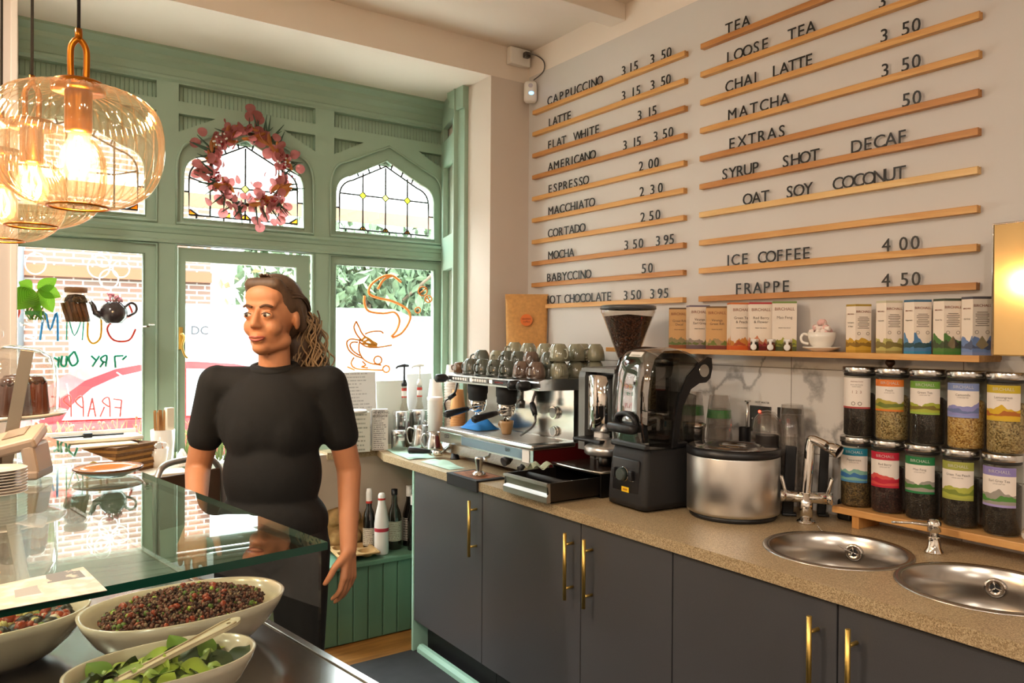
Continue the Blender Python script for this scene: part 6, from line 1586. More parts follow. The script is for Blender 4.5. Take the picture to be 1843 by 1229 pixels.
rnd = random.Random(21); m_berry = M('berry_red', '#8a1f28', 0.2); m_bead = M('bead_white', '#d9dad6', 0.2)
red_, gold_, fir_, ber_, sil_ = MB(), MB(), MB(), MB(), MB()
def flat_leaf(mb, c, r, el, rot):
    n = 12; vs = [c]; 
    for i in range(n):
        a = 2*PI*i/n; vs.append(c+rot @ Vector((r*math.cos(a), r*el*math.sin(a), 0.12*r*math.cos(2*a))))
    mb.add(vs, [(0, 1+i, 1+(i+1) % n) for i in range(n)])
for i in range(170):
    a = rnd.uniform(0, 2*PI)
    low = 1.0 if math.sin(a) < 0.1 else 0.75
    rr = WR+rnd.gauss(0, 0.036)*low
    c = Vector((rr*math.cos(a), -rnd.uniform(0.005, 0.055), rr*math.sin(a)))
    flat_leaf(red_, c, rnd.uniform(0.018, 0.030), rnd.uniform(0.75, 1.0), Euler((R(90)+rnd.uniform(-0.7, 0.7), rnd.uniform(-0.7, 0.7), rnd.uniform(0, 6))).to_matrix())
for (x, z) in ((0.0, 0.300), (-0.003, 0.258), (0.045, 0.250), (-0.26, 0.09), (-0.225, -0.04), (0.225, 0.10), (0.255, 0.03), (0.05, -0.29), (0.075, -0.235), (-0.06, -0.235), (-0.13, -0.235), (0.03, -0.255), (0.17, -0.21), (0.155, -0.245), (0.19, -0.17)):
    flat_leaf(red_, Vector((x, -0.03, z)), 0.026, 0.95, Euler((R(90)+rnd.uniform(-0.4, 0.4), rnd.uniform(-0.4, 0.4), 0)).to_matrix())
    fir_.tube([(x*0.75, -0.02, z*0.75), (x, -0.028, z)], 0.0016, 5)
for i in range(34):
    a = rnd.uniform(0, 2*PI); d = a+rnd.uniform(-0.9, 0.9)+PI/2
    p = Vector((WR*math.cos(a), -0.04, WR*math.sin(a))); q = Euler((0, -d, 0)).to_matrix() @ Euler((R(90)+rnd.uniform(-0.5, 0.5), 0, 0)).to_matrix()
    flat_leaf(gold_, p+Vector((rnd.uniform(-0.03, 0.03), 0, rnd.uniform(-0.03, 0.03))), rnd.uniform(0.026, 0.040), 0.33, q)
for i in range(46):
    a = rnd.uniform(0, 2*PI); d = a+rnd.uniform(-0.9, 0.9); L = rnd.uniform(0.07, 0.125)
    p0 = Vector((WR*math.cos(a), -0.02, WR*math.sin(a))); dv = Vector((math.cos(d), -0.15, math.sin(d)))
    fir_.tube([p0, p0+dv*L*0.5, p0+dv*L], [0.0055, 0.0050, 0.0012], 5)
for i in range(40):
    a = rnd.choice([2.45, 0.45, 5.3, 0.2, 3.6])+rnd.gauss(0, 0.13); rr = WR+rnd.gauss(0, 0.02)
    obj('red_berry', MB().ball((rr*math.cos(a), -0.055, rr*math.sin(a)), 0.0062, 8, 6), m_berry, t)
for i in range(26):
    a = rnd.choice([2.5, 0.25, 0.05, 4.9])+rnd.gauss(0, 0.12); rr = WR+rnd.gauss(0.01, 0.022)
    obj('silver_bead', MB().ball((rr*math.cos(a), -0.058, rr*math.sin(a)), 0.0055, 8, 6), m_bead, t)
obj('red_leaves', red_, leaf_mat('dusky_red_leaf', '#b06a66', 0.5), t, fixn=False); obj('gold_leaves', gold_, leaf_mat('bronze_leaf', '#a8682f', 0.3), t, fixn=False)
obj('fir_sprigs', fir_, M('fir_green', '#3c5646', 0.8), t)
obj('hook', MB().tube([(0, 0.03, WR+0.12), (0, 0.0, WR+0.10), (0, -0.004, WR)], 0.002, 6), m_steel, t)
# ------------------------------------------------------------------ glass display counter in the foreground
CZR = R(9.0)
C0 = Vector((0.450, 1.149, 0))
E2 = Vector((math.cos(CZR), math.sin(CZR), 0)); E1 = Vector((-math.sin(CZR), math.cos(CZR), 0))
ZGT = 1.200
ZD = 0.970
t = thing('display_counter', 'glass-topped display counter with steel deck in the left foreground', 'display counter', (C0.x, C0.y, 0), CZR)
k = NT('glass_edge_green')
k.surf(k.n('BsdfPrincipled', {'Base Color': lin('#0d3a2c'), 'Roughness': 0.08}).outputs[0]); m_gedge = k.m
m_gtop = glass_mat('counter_glass', '#ebf5ef', refl=1.0, f0=0.05)
b = MB()
x0, x1, yy0, yy1, zt = -1.25, 0.0, 0.0, 1.68, ZGT
b.add([(x0, yy0, zt), (x1, yy0, zt), (x1, yy1, zt), (x0, yy1, zt)], [(0, 1, 2, 3)], 0)
b.add([(x0, yy0, zt-0.012), (x1, yy0, zt-0.012), (x1, yy1, zt-0.012), (x0, yy1, zt-0.012)], [(3, 2, 1, 0)], 0)
b.add([(x0, yy0, zt), (x1, yy0, zt), (x1, yy0, zt-0.012), (x0, yy0, zt-0.012)], [(0, 3, 2, 1)], 1)
obj('glass_top', b, [m_gtop, m_gedge], t, fixn=False)
b = MB(); b.add([(x1, yy0, zt), (x1, yy1, zt), (x1, yy1, zt-0.012), (x1, yy0, zt-0.012)], [(0, 3, 2, 1)], 0)
obj('glass_edge', b, m_gedge, t, fixn=False)
b = MB(); b.box((-0.63, 0.006, (ZD+ZGT-0.012)/2), (1.24, 0.008, ZGT-0.013-ZD)); obj('front_glass', b, glass_mat('front_glass', '#f8fbf9'), t)
obj('deck', MB().box((-0.59, 0.655, ZD-0.015), (1.33, 2.01, 0.030), 0.004), M('deck_steel', '#a9a6a3', 0.16, 1.0, aniso=0.3), t)
obj('deck_rim', MB().box((0.064, 0.655, ZD+0.001), (0.014, 2.01, 0.003), 0.001), m_steel, t)
obj('cabinet', MB().box((-0.60, 0.66, (ZD-0.032)/2), (1.25, 1.94, ZD-0.032)), M('counter_body', '#3a3a3c', 0.5), t)
for x, y in ((-1.20, 1.60), (-0.45, 1.66)): obj('post', MB().cyl((x, y, ZD), (x, y, ZGT-0.0125), 0.010, n=14), m_steel, t)

def lw(x, y, z): return C0+E2*x+E1*y+Vector((0, 0, z))
# oval serving bowls
m_bowl = M('cream_stoneware', '#d3bfaa', 0.22, coat=0.6)
def oval_bowl(cx, cy, a, b_, h, rz, label, z=ZD+0.0005):
    t = thing('serving_bowl', label, 'bowl', (cx, cy, z), rz, 'oval serving bowls in the display')
    m = MB(); n = 56
    prof = [(0.50, 0.0), (0.55, 0.0), (0.70, 0.18), (0.86, 0.48), (0.96, 0.80), (1.0, 1.0), (0.965, 1.0), (0.92, 0.80), (0.81, 0.48), (0.60, 0.20), (0.40, 0.10)]
    rings = []
    for s, q in prof:
        rings.append([(a*s*math.copysign(abs(math.cos(2*PI*j/n))**0.88, math.cos(2*PI*j/n)), b_*s*math.copysign(abs(math.sin(2*PI*j/n))**0.88, math.sin(2*PI*j/n)), h*q) for j in range(n)])
    loft(m, rings, 0, True, True)
    obj('bowl', m, m_bowl, t)
    return t
B1 = (0.305, 1.440, 0.170, 0.112, 0.082)
B2 = (0.005, 1.545, 0.165, 0.108, 0.082)
B3 = (0.228, 1.222, 0.132, 0.080, 0.072)
oval_bowl(*B1, R(4), 'cream oval bowl full of red quinoa salad behind the front glass')
oval_bowl(*B2, R(4), 'cream oval bowl of mixed vegetable salad at the left edge')
oval_bowl(*B3, R(3), 'cream oval bowl of green leaves at the bottom edge of the picture')
def heap(name, B, n, mats, size, label, top=0.95, hump=0.03, flat=1.0, seed=1, weights=None, spread=0.80):
    rnd = random.Random(seed); m = MB(); cx, cy, a, b_, h = B
    # bed
    m.patch(lambda u, v: ((u*0.999)*a*0.84*math.cos(2*PI*v), u*b_*0.84*math.sin(2*PI*v), ZD+h*0.60+hump*0.75*(1-u*u)), 12, 40, 0)
    for i in range(n):
        r_ = math.sqrt(rnd.random())*spread; t_ = rnd.uniform(0, 2*PI)
        x, y = a*r_*math.cos(t_), b_*r_*math.sin(t_)
        z = ZD+h*0.62+hump*(1-r_*r_)+rnd.uniform(-0.003, 0.006)*flat
        mi = rnd.choices(range(len(mats)), weights)[0]
        s = size[mi]*rnd.uniform(0.7, 1.3)
        q = Euler((rnd.uniform(0, 3), rnd.uniform(0, 3), rnd.uniform(0, 3))).to_matrix()
        sh = (s, s*rnd.uniform(0.6, 1.0), s*rnd.uniform(0.45, 0.9))
        m.ball((x, y, z), sh, 7, 5, q, mi)
    if name == 'leaf_salad':
        for i in range(46):
            r_ = math.sqrt(rnd.random())*0.85; t_ = rnd.uniform(0, 2*PI); c = Vector((a*r_*math.cos(t_), b_*r_*math.sin(t_), ZD+h*0.66+0.016*(1-r_*r_)))
            q = Euler((rnd.uniform(-0.7, 0.7), rnd.uniform(-0.7, 0.7), rnd.uniform(0, 6))).to_matrix(); s = rnd.uniform(0.014, 0.026)
            m.patch(lambda u, v: c+q @ Vector(((u-0.5)*2*s, (v-0.5)*1.3*s*math.sin(PI*min(0.97, max(0.03, u)))**0.6, 0.35*s*math.sin(3.5*u+1.5*v)+0.25*s*(v-0.5)**2)), 8, 6, rnd.choice([1, 2, 2, 0]))
    o = obj(name, m, mats, None, (cx, cy, 0), R(4), fixn=False)
    return tag(o, label, 'salad', kind='stuff')
m_q1, m_q2, m_q3 = M('quinoa_dark', '#4a2a20', 0.6), M('quinoa_red', '#6e3a2a', 0.6), M('quinoa_tan', '#8a6a52', 0.6)
m_tom, m_herb, m_lime = M('tomato_bits', '#96391f', 0.3, coat=0.4), M('herb_bits', '#5a6a24', 0.5), M('celery_bits', '#98a83a', 0.4)
heap('quinoa_salad', B1, 3000, [m_q1, m_q2, m_q3, m_tom, m_herb, m_lime], [0.0032, 0.0034, 0.0032, 0.0066, 0.0050, 0.0052], 'dark red quinoa salad with tomato and herbs heaped in the oval bowl', hump=0.048, seed=4, weights=[36, 36, 18, 2.0, 2.6, 1.2])
heap('vegetable_salad', B2, 420, [M('pale_cabbage', '#b9a86a', 0.5), m_tom, M('aubergine', '#2c2622', 0.4), m_herb, M('onion', '#c9b7a4', 0.4)], [0.012, 0.013, 0.014, 0.008, 0.009], 'chopped vegetable salad with tomato in the left-hand oval bowl', hump=0.022, seed=8, weights=[30, 22, 22, 14, 12])
heap('leaf_salad', B3, 46, [M('cucumber', '#93a650', 0.4), M('dark_leaf', '#35451f', 0.5), m_lime], [0.012, 0.010, 0.009], 'green salad with leaf pieces in the bottom bowl', hump=0.012, seed=9, weights=[40, 35, 25])
m_lf = leaf_mat('salad_leaf', '#6f8f2c', 0.3)
for i, (x, y, z, L, an, tl) in enumerate(((0.060, 0.015, 0.055, 0.045, 1.2, 0.9), (0.035, 0.030, 0.055, 0.050, 1.9, 0.8), (-0.070, 0.020, 0.050, 0.045, 2.3, 0.7), (-0.020, 0.010, 0.050, 0.035, 0.6, 0.4), (0.010, -0.02, 0.05, 0.04, 4.0, 0.3))):
    c = Vector((B3[0]+x, B3[1]+y, ZD+z)); d = Vector((math.cos(an)*math.cos(tl), math.sin(an)*math.cos(tl), math.sin(tl)))
    o = leaf(None, c, c+d*L, 0.034, 0.25, 'salad_leaf', m_lf, Vector((0.2, -0.8, 0.5)))
    tag(o, ['curled green leaf standing up at the right of the bottom salad bowl', 'green leaf next to the curled one in the bottom salad bowl', 'bright green leaf sticking up at the left of the bottom salad bowl', 'small green leaf lying in the middle of the bottom salad bowl', 'small green leaf at the front of the bottom salad bowl'][i], 'leaf', 'leaves in the bottom salad bowl')
# melamine spoon resting on the bowl rim
p0 = Vector((0.165, 1.205, ZD+0.062)); p1 = Vector((0.345, 1.243, ZD+0.105)); ax = (p1-p0); Ls = ax.length; ax.normalize(); sd = Vector((ax.y, -ax.x, 0)).normalized(); up_ = sd.cross(ax)
if up_.z < 0: up_ = -up_
t = thing('serving_spoon', 'pale beige serving spoon with a hole in its handle, across the bottom bowl', 'spoon', tuple(p0))
hw = [(0.0, 0.010), (0.05, 0.0085), (0.10, 0.0095), (0.135, 0.0125), (0.160, 0.0145), (0.176, 0.0130), (0.184, 0.0085), (0.1875, 0.001)]
out = [(s_, w_) for s_, w_ in hw]+[(s_, -w_) for s_, w_ in reversed(hw)]+[(-0.03, -0.022), (-0.055, -0.020), (-0.070, 0.0), (-0.055, 0.020), (-0.03, 0.022)]
plc = Matrix(((ax.x, up_.x, sd.x, 0), (ax.y, up_.y, sd.y, 0), (ax.z, up_.z, sd.z, 0), (0, 0, 0, 1)))
m_spoon = M('beige_melamine', '#cdb598', 0.3, coat=0.4)
b = MB().plate(out, [[(0.168+0.0035*math.cos(-i*PI/6), 0.0035*math.sin(-i*PI/6)) for i in range(12)]], -0.002, 0.002, place=plc); obj('handle', b, m_spoon, t)
b = MB(); b.tube([plc @ Vector((s_, 0.003, w_*0.80)) for s_, w_ in hw[:6]], 0.0014, 6); b.tube([plc @ Vector((s_, 0.003, -w_*0.80)) for s_, w_ in hw[:6]], 0.0014, 6); obj('ridge', b, m_spoon, t)

# on the glass: menu card, tip plate, saucers, till terminal, cake stand
q4 = [on_z(u, v, ZGT+0.0008) for u, v in ((-30, 1058), (150, 1020), (193, 1062), (-30, 1103))]
k = NT('card_print'); uv_ = k.n('TexCoord').outputs['UV']; n1 = k.n('TexNoise', {'Vector': uv_, 'Scale': 5.0, 'Detail': 6.0}).outputs[0]
s_ = k.n('SeparateXYZ', {0: uv_})
cc = k.mix(k.n('MapRange', {0: n1, 1: 0.45, 2: 0.60}).outputs[0], lin('#c9b7a8'), lin('#eadccf'))
bx = k.math('MULTIPLY', k.math('MULTIPLY', k.math('GREATER_THAN', s_.outputs[0], 0.60), k.math('LESS_THAN', s_.outputs[0], 0.94)), k.math('GREATER_THAN', s_.outputs[1], 0.60))
cc = k.mix(k.math('MULTIPLY', bx, k.math('GREATER_THAN', n1, 0.46)), cc, lin('#5f6468'))
bx2 = k.math('MULTIPLY', k.math('MULTIPLY', k.math('GREATER_THAN', s_.outputs[0], 0.28), k.math('LESS_THAN', s_.outputs[0], 0.50)), k.math('MULTIPLY', k.math('GREATER_THAN', s_.outputs[1], 0.30), k.math('LESS_THAN', s_.outputs[1], 0.62)))
cc = k.mix(bx2, cc, lin('#8f9294'))
k.surf(k.n('BsdfPrincipled', {'Base Color': cc, 'Roughness': 0.35}).outputs[0]); m_cardp = k.m
a_, b2_, c2_, d2_ = q4
o = obj('menu_card', MB().patch(lambda u, v: tuple((d2_*(1-u)+c2_*u)*(1-v)+(a_*(1-u)+b2_*u)*v), 1, 1, 0, False).patch(lambda u, v: tuple((d2_*u+c2_*(1-u))*(1-v)+(a_*u+b2_*(1-u))*v-Vector((0, 0, 0.0006))), 1, 1, 0, False), m_cardp, None, fixn=False)
tag(o, 'printed card with grey pictures lying on the glass at the front left edge', 'card')
pp = on_z(195, 856, ZGT)
t = thing('plate', 'small brown plate with dark rim on the glass counter', 'plate', tuple(pp))
obj('dish', MB().lathe([(0.0, 0.001), (0.036, 0.0), (0.040, 0.003), (0.062, 0.012), (0.071, 0.018), (0.0705, 0.0205), (0.060, 0.016), (0.040, 0.0075), (0, 0.006)], 48, caps=False), M('caramel_glaze', '#b3773a', 0.2, coat=0.6), t)
obj('rim', MB().tube([(0.0708*math.cos(2*PI*i/48), 0.0708*math.sin(2*PI*i/48), 0.0195) for i in range(48)], 0.0014, 6, True), M('rim_dark', '#4a2f1c', 0.3), t)
obj('underside', MB().lathe([(0.041, 0.0025), (0.063, 0.0110), (0.0712, 0.0165)], 48, caps=False), m_white, t)
sp = on_z(4, 892, ZGT)
for i in range(9):
    o = obj('saucer', MB().lathe([(0.0, 0.0005), (0.026, 0.0), (0.052, 0.0045), (0.054, 0.0055), (0.052, 0.0062), (0.026, 0.002), (0, 0.0018)], 40, caps=False), m_white, None, (sp.x-0.01, sp.y+0.02, ZGT+i*0.0058))
    tag(o, 'white saucer, topmost of the stack on the glass under the keypad' if i == 8 else f'white saucer, {ORD[i]} from the bottom of the stack on the glass under the keypad', 'saucer', 'white saucers stacked on the glass')
# keypad terminal on a hollow stand
kp = on_z(70, 868, ZGT)
t = thing('scale_keypad', 'beige shop scale console with keypad on a hollow stand at the left edge', 'scale', (kp.x-0.012, kp.y+0.060, ZGT), R(-22))
m_beige = M('beige_plastic', '#b29c8a', 0.45)
b = MB(); b.box((-0.10, 0, 0.014), (0.26, 0.10, 0.020), 0.005); b.box((0.012, 0, 0.046), (0.028, 0.095, 0.070), 0.008, rot=Euler((0, R(-10), 0)).to_matrix()); b.box((-0.12, 0.03, 0.040), (0.10, 0.02, 0.040), 0.004)
obj('stand', b, m_beige, t)
rotk = Euler((R(16), R(-15), 0)).to_matrix()
b = MB(); b.box((-0.100, 0.0, 0.064), (0.25, 0.10, 0.026), 0.007, rot=rotk); con = obj('console', b, m_beige, t)
b = MB()
for i in range(7):
    for j in range(3):
        b.box(Vector((-0.100, 0, 0.064))+rotk @ Vector((-0.10+i*0.020, -0.026+j*0.022, 0.0145)), (0.014, 0.015, 0.004), 0.0015, rot=rotk)
obj('keys', b, M('keys_brown', '#6b5648', 0.5), con)
obj('display', MB().box(Vector((-0.100, 0, 0.064))+rotk @ Vector((0.075, 0.014, 0.0145)), (0.045, 0.050, 0.002), rot=rotk), M('lcd', '#8d7f70', 0.3), con)
# tall tilted metal strut of the scale's pole display
pl = on_z(40, 840, ZGT)
t = thing('sign_stand', 'flat brushed metal strut leaning up beside the cake dome', 'stand', (0.056, 2.075, ZGT))
b = MB(); b.box((0.020, 0, 0.140), (0.026, 0.006, 0.285), 0.001, rot=Euler((0, R(9), 0)).to_matrix()); obj('strut', b, M('strut_steel', '#a79c8c', 0.28, 1.0), t)
obj('foot', MB().box((0, 0, 0.004), (0.06, 0.05, 0.008), 0.002), m_dsteel, t)
# cake stand with dome
cs = Vector((0.040, 2.24, ZGT))
t = thing('cake_stand', 'white pedestal cake stand with a clear glass dome at the left edge', 'cake stand', tuple(cs))
obj('pedestal', MB().lathe([(0.0, 0.0), (0.070, 0.0), (0.072, 0.004), (0.030, 0.018), (0.020, 0.040), (0.020, 0.090), (0.035, 0.115)], 40, caps=False), m_glass, t, fixn=False)
obj('plate', MB().lathe([(0.0, 0.116), (0.120, 0.116), (0.150, 0.122), (0.152, 0.126), (0.150, 0.130), (0.120, 0.125), (0, 0.124)], 56, caps=False), M('stand_glass', '#dcd6cd', 0.15, coat=0.5), t)
obj('dome', MB().lathe([(0.132, 0.1305), (0.133, 0.20), (0.131, 0.235), (0.120, 0.262), (0.095, 0.280), (0.050, 0.290), (0.012, 0.293), (0, 0.293)], 56, caps=False), glass_mat('dome_glass', '#faf8f4', refl=2.6, f0=0.05), t, fixn=False)
obj('knob', MB().lathe([(0.008, 0.293), (0.008, 0.303), (0.018, 0.312), (0.018, 0.324), (0.0, 0.332)], 24, caps=False), m_glass, t, fixn=False)
for i, (x, y, c, z) in enumerate(((0.075, -0.02, '#6e3418', 0.0), (0.035, -0.085, '#4a2412', 0.0), (-0.04, -0.075, '#2a1610', 0.0), (0.045, 0.055, '#7a4322', 0.0), (-0.03, 0.03, '#351a10', 0.0))):
    ck = thing('cake', ['tan-brown canele-shaped cake nearest the dome wall', 'dark brown fluted cake at the front under the dome', 'nearly black fluted cake at the left under the dome', 'caramel fluted cake at the back under the dome', 'dark fluted cake in the middle under the dome'][i], 'cake', (cs.x+x, cs.y+y, cs.z+0.1245), group='fluted cakes under the glass dome')
    obj('crumb', MB().lathe([(0.0, 0.0), (0.034, 0.0), (0.036, 0.006), (0.030, 0.075), (0.026, 0.086), (0.012, 0.088), (0, 0.082)], 48, rib=(12, 0.0022), caps=False), M('cake_%d' % i, c, 0.35, coat=0.4), ck)
    obj('icing', MB().lathe([(0.030, 0.072), (0.032, 0.078), (0.026, 0.090), (0.010, 0.093), (0, 0.088)], 36, caps=False), M('icing_%d' % i, '#3a1c10', 0.2, coat=0.6), ck)

# ------------------------------------------------------------------ pendant lamps in a row over the counter
k = NT('ribbed_amber_glass')
g_ = k.n('NewGeometry'); dt_ = k.n('VectorMath', {0: g_.outputs['Normal'], 1: g_.outputs['Incoming']}, operation='DOT_PRODUCT').outputs['Value']
q_ = k.math('SUBTRACT', 1.0, k.math('ABSOLUTE', dt_), clamp=True)
fr_ = k.math('MULTIPLY_ADD', k.math('POWER', q_, 3.0), 0.75, 0.10, clamp=True)
tr_ = k.n('BsdfTransparent', {0: k.mix(k.math('POWER', q_, 1.3), lin('#fffdf8'), lin('#dcc097'))}).outputs[0]
tl_ = k.n('BsdfTranslucent', {0: lin('#fff0d8')}).outputs[0]
b_ = k.n('MixShader', {0: 0.014, 1: tr_, 2: tl_}).outputs[0]
gl_ = k.n('BsdfGlossy', {0: lin('#fff3e0'), 'Roughness': 0.04}).outputs[0]
k.surf(k.n('MixShader', {0: fr_, 1: b_, 2: gl_}).outputs[0]); m_ribbed = k.m
m_fil = M('filament', '#ffd9a0', 0.5, emit='#ffb860', es=30.0)
m_bulb = glass_mat('bulb_glass', '#ffe9c8', haze=0.04, hazecol='#ffdca8')
m_cord = M('black_cord', '#1a1716', 0.7)
PZ = 1.733
PEND = [((0.143, 1.492), 'nearest and largest of the three ribbed glass pendant lamps'), ((0.093, 1.815), 'middle one of the three ribbed glass pendant lamps'), ((0.050, 2.140), 'farthest ribbed glass pendant lamp, cut by the left edge')]
for (px, py), lb in PEND:
    t = thing('pendant_lamp', lb, 'lamp', (px, py, PZ), 0, 'ribbed glass pendant lamps')
    prof = [(0.046, 0.0), (0.060, 0.003), (0.085, 0.013), (0.108, 0.032), (0.123, 0.060), (0.1295, 0.095), (0.1290, 0.130), (0.1225, 0.158), (0.105, 0.180), (0.076, 0.192), (0.042, 0.196)]
    P = [(p.x, p.z) for p in smooth_path([(r_, 0, z) for r_, z in prof], 3)]
    b = MB(); b.lathe(P, 288, rib=(36, 0.0034), caps=False); sh = obj('shade', b, m_ribbed, t, fixn=False)
    obj('shade_rim', MB().tube([(0.046*math.cos(2*PI*i/48), 0.046*math.sin(2*PI*i/48), 0.0) for i in range(48)], 0.0022, 8, True), m_gold, sh)
    b = MB(); b.lathe([(0.0, 0.193), (0.041, 0.193), (0.0415, 0.196), (0.0415, 0.206), (0.038, 0.209), (0, 0.209)], 48, caps=False); obj('cap', b, m_gold, t)
    b = MB(); b.tube(smooth_path([(-0.011, 0, 0.208), (-0.012, 0, 0.245), (-0.0105, 0, 0.268), (0.0, 0, 0.281), (0.0105, 0, 0.268), (0.012, 0, 0.245), (0.011, 0, 0.208)], 6), 0.0052, 10); b.cyl((0, 0, 0.279), (0, 0, 0.298), 0.0058, n=14); obj('loop', b, m_gold, t)
    obj('cord', MB().cyl((0, 0, 0.297), (0, 0, ZC-PZ-0.018), 0.0028, n=8), m_cord, t)
    obj('ceiling_rose', MB().lathe([(0.045, ZC-PZ-0.02), (0.045, ZC-PZ)], 28), m_gold, t)
    obj('socket', MB().lathe([(0.0, 0.125), (0.020, 0.125), (0.021, 0.130), (0.021, 0.193)], 28, caps=False), m_gold, t)
    bl = obj('bulb', MB().lathe([(0.012, 0.126), (0.017, 0.112), (0.027, 0.092), (0.030, 0.074), (0.026, 0.056), (0.014, 0.046), (0, 0.043)], 28, caps=False), m_bulb, t, fixn=False)
    b = MB()
    for i in range(4):
        a = i*PI/2; b.tube([(0.004*math.cos(a), 0.004*math.sin(a), 0.118), (0.013*math.cos(a), 0.013*math.sin(a), 0.085), (0.006*math.cos(a+0.8), 0.006*math.sin(a+0.8), 0.060)], 0.0019, 6)
    obj('filament', b, m_fil, bl)
    L_ = lamp('pendant_bulb_light', 'POINT', (px, py, PZ+0.085), 6.0, (1.0, 0.82, 0.58), shadow_soft_size=0.022)

# recessed ceiling lamps of the room behind the camera
m_dl = M('downlight_diffuser', '#fff0d8', 0.5, emit='#ffd9a8', es=12.0)
for i, (x, y) in enumerate(DOWNLIGHTS):
    t = thing('ceiling_lamp', 'round white recessed ceiling lamp', 'lamp', (x, y, ZC), group='recessed ceiling lamps')
    obj('ring', MB().lathe([(0.072, -0.001), (0.092, -0.001), (0.092, -0.008), (0.072, -0.012)], 36, caps=False), m_whitep, t)
    obj('diffuser', MB().lathe([(0.0, -0.004), (0.071, -0.004)], 32, caps=False), m_dl, t)
# ------------------------------------------------------------------ the person behind the counter
m_skin = M('skin', '#c98a63', 0.5, sss=0.08, var=0.04, vscale=18)
m_tee = M('black_tee', '#0a0a0b', 0.85, bump=0.25, bscale=90)
m_trou = M('black_trousers', '#0d0c0e', 0.8, bump=0.2, bscale=60)
def remeshed(name, mb, mat, parent, vox, it=4, fac=0.5):
    me = mb.mesh(name, mat); o = bpy.data.objects.new(name, me); COL.objects.link(o)
    r = o.modifiers.new('union', 'REMESH'); r.mode = 'VOXEL'; r.voxel_size = vox; r.use_smooth_shade = True
    s = o.modifiers.new('soften', 'SMOOTH'); s.factor = fac; s.iterations = it
    bpy.context.view_layer.update()
    m2 = bpy.data.meshes.new_from_object(o.evaluated_get(bpy.context.evaluated_depsgraph_get()))
    m2.name = name; o.modifiers.clear(); o.data = m2
    if not m2.materials: m2.materials.append(mat)
    m2.polygons.foreach_set('use_smooth', [True]*len(m2.polygons))
    if parent: o.parent = parent
    return o
PX, PY = 0.745, 2.350
t = thing('person', 'person in black T-shirt standing behind the glass counter, head turned to the left', 'person', (PX, PY, 0), R(-33))
HEAD = Matrix.Translation(Vector((0, 0.012, 0))) @ Matrix.Rotation(R(-14), 4, 'Z') @ Matrix.Translation(Vector((0, -0.012, 0)))
b = MB()
# torso under the clothes, neck
b.ball((0, 0, 1.25), (0.145, 0.092, 0.150)); b.ball((0, 0, 1.08), (0.128, 0.088, 0.15)); b.ball((0, 0, 0.93), (0.150, 0.105, 0.11))
b.capsule((-0.145, 0.006, 1.366), (0.145, 0.006, 1.366), 0.036, 0.036); b.ball((0, 0.014, 1.390), (0.062, 0.046, 0.018))
b.capsule((0, 0.018, 1.38), (0, 0.008, 1.52), 0.049, 0.046)
for s in (-1, 1):
    b.capsule((s*0.083, 0, 0.88), (s*0.088, -0.012, 0.48), 0.080, 0.055); b.capsule((s*0.088, -0.012, 0.48), (s*0.092, 0.015, 0.09), 0.052, 0.036); b.capsule((s*0.092, 0.02, 0.05), (s*0.10, -0.13, 0.035), 0.036, 0.030)
# arms: the one on the picture's left is bent forward, the other hangs
ARMS = [((-0.168, 0.0, 1.372), (-0.238, 0.035, 1.105), (-0.165, -0.175, 0.985)), ((0.168, 0.0, 1.372), (0.222, 0.045, 1.105), (0.235, -0.030, 0.875))]
for sh_, el, wr in ARMS:
    b.capsule(sh_, el, 0.047, 0.038); b.capsule(el, wr, 0.038, 0.0255)
def hand(b, w, d, lat, nrm, curl):
    w = Vector(w); d = Vector(d).normalized(); lat = Vector(lat); lat = (lat-d*lat.dot(d)).normalized(); n = d.cross(lat)
    if n.dot(Vector(nrm)) < 0: n = -n
    for o_ in (-0.024, -0.008, 0.008, 0.022): b.capsule(w+lat*o_*0.6, w+d*0.080+lat*o_*1.15, 0.0155, 0.0125, 12)
    for o_, L, dl in ((0.029, 0.072, 0.078), (0.010, 0.080, 0.083), (-0.010, 0.075, 0.080), (-0.028, 0.058, 0.073)):
        p = w+d*dl+lat*o_; a = curl*0.55; v = d
        for j, (f, r0, r1) in enumerate(((0.46, 0.0098, 0.0090), (0.30, 0.0090, 0.0082), (0.24, 0.0082, 0.0070))):
            v = (d*math.cos(a)+n*math.sin(a)+lat*o_*1.6).normalized(); q = p+v*L*f
            b.capsule(p, q, r0, r1, 10); p = q; a += curl*(0.95, 0.7, 0)[j]
    p = w+d*0.020+lat*0.026; v = (d*0.62+lat*0.68+n*0.30).normalized(); q = p+v*0.042; b.capsule(p, q, 0.0150, 0.0112, 10)
    v = (d*0.88+lat*0.20+n*0.42).normalized(); r_ = q+v*0.030; b.capsule(q, r_, 0.0110, 0.0100, 10); b.capsule(r_, r_+(v+n*0.2).normalized()*0.022, 0.0100, 0.0082, 10)
hand(b, ARMS[0][2], (0.20, -0.84, -0.42), (0.95, 0.2, 0.1), (0, -0.2, -1), 0.50)
hand(b, ARMS[1][2], (0.03, -0.20, -0.98), (-0.35, -0.93, 0.15), (-1, 0, 0), 0.42)
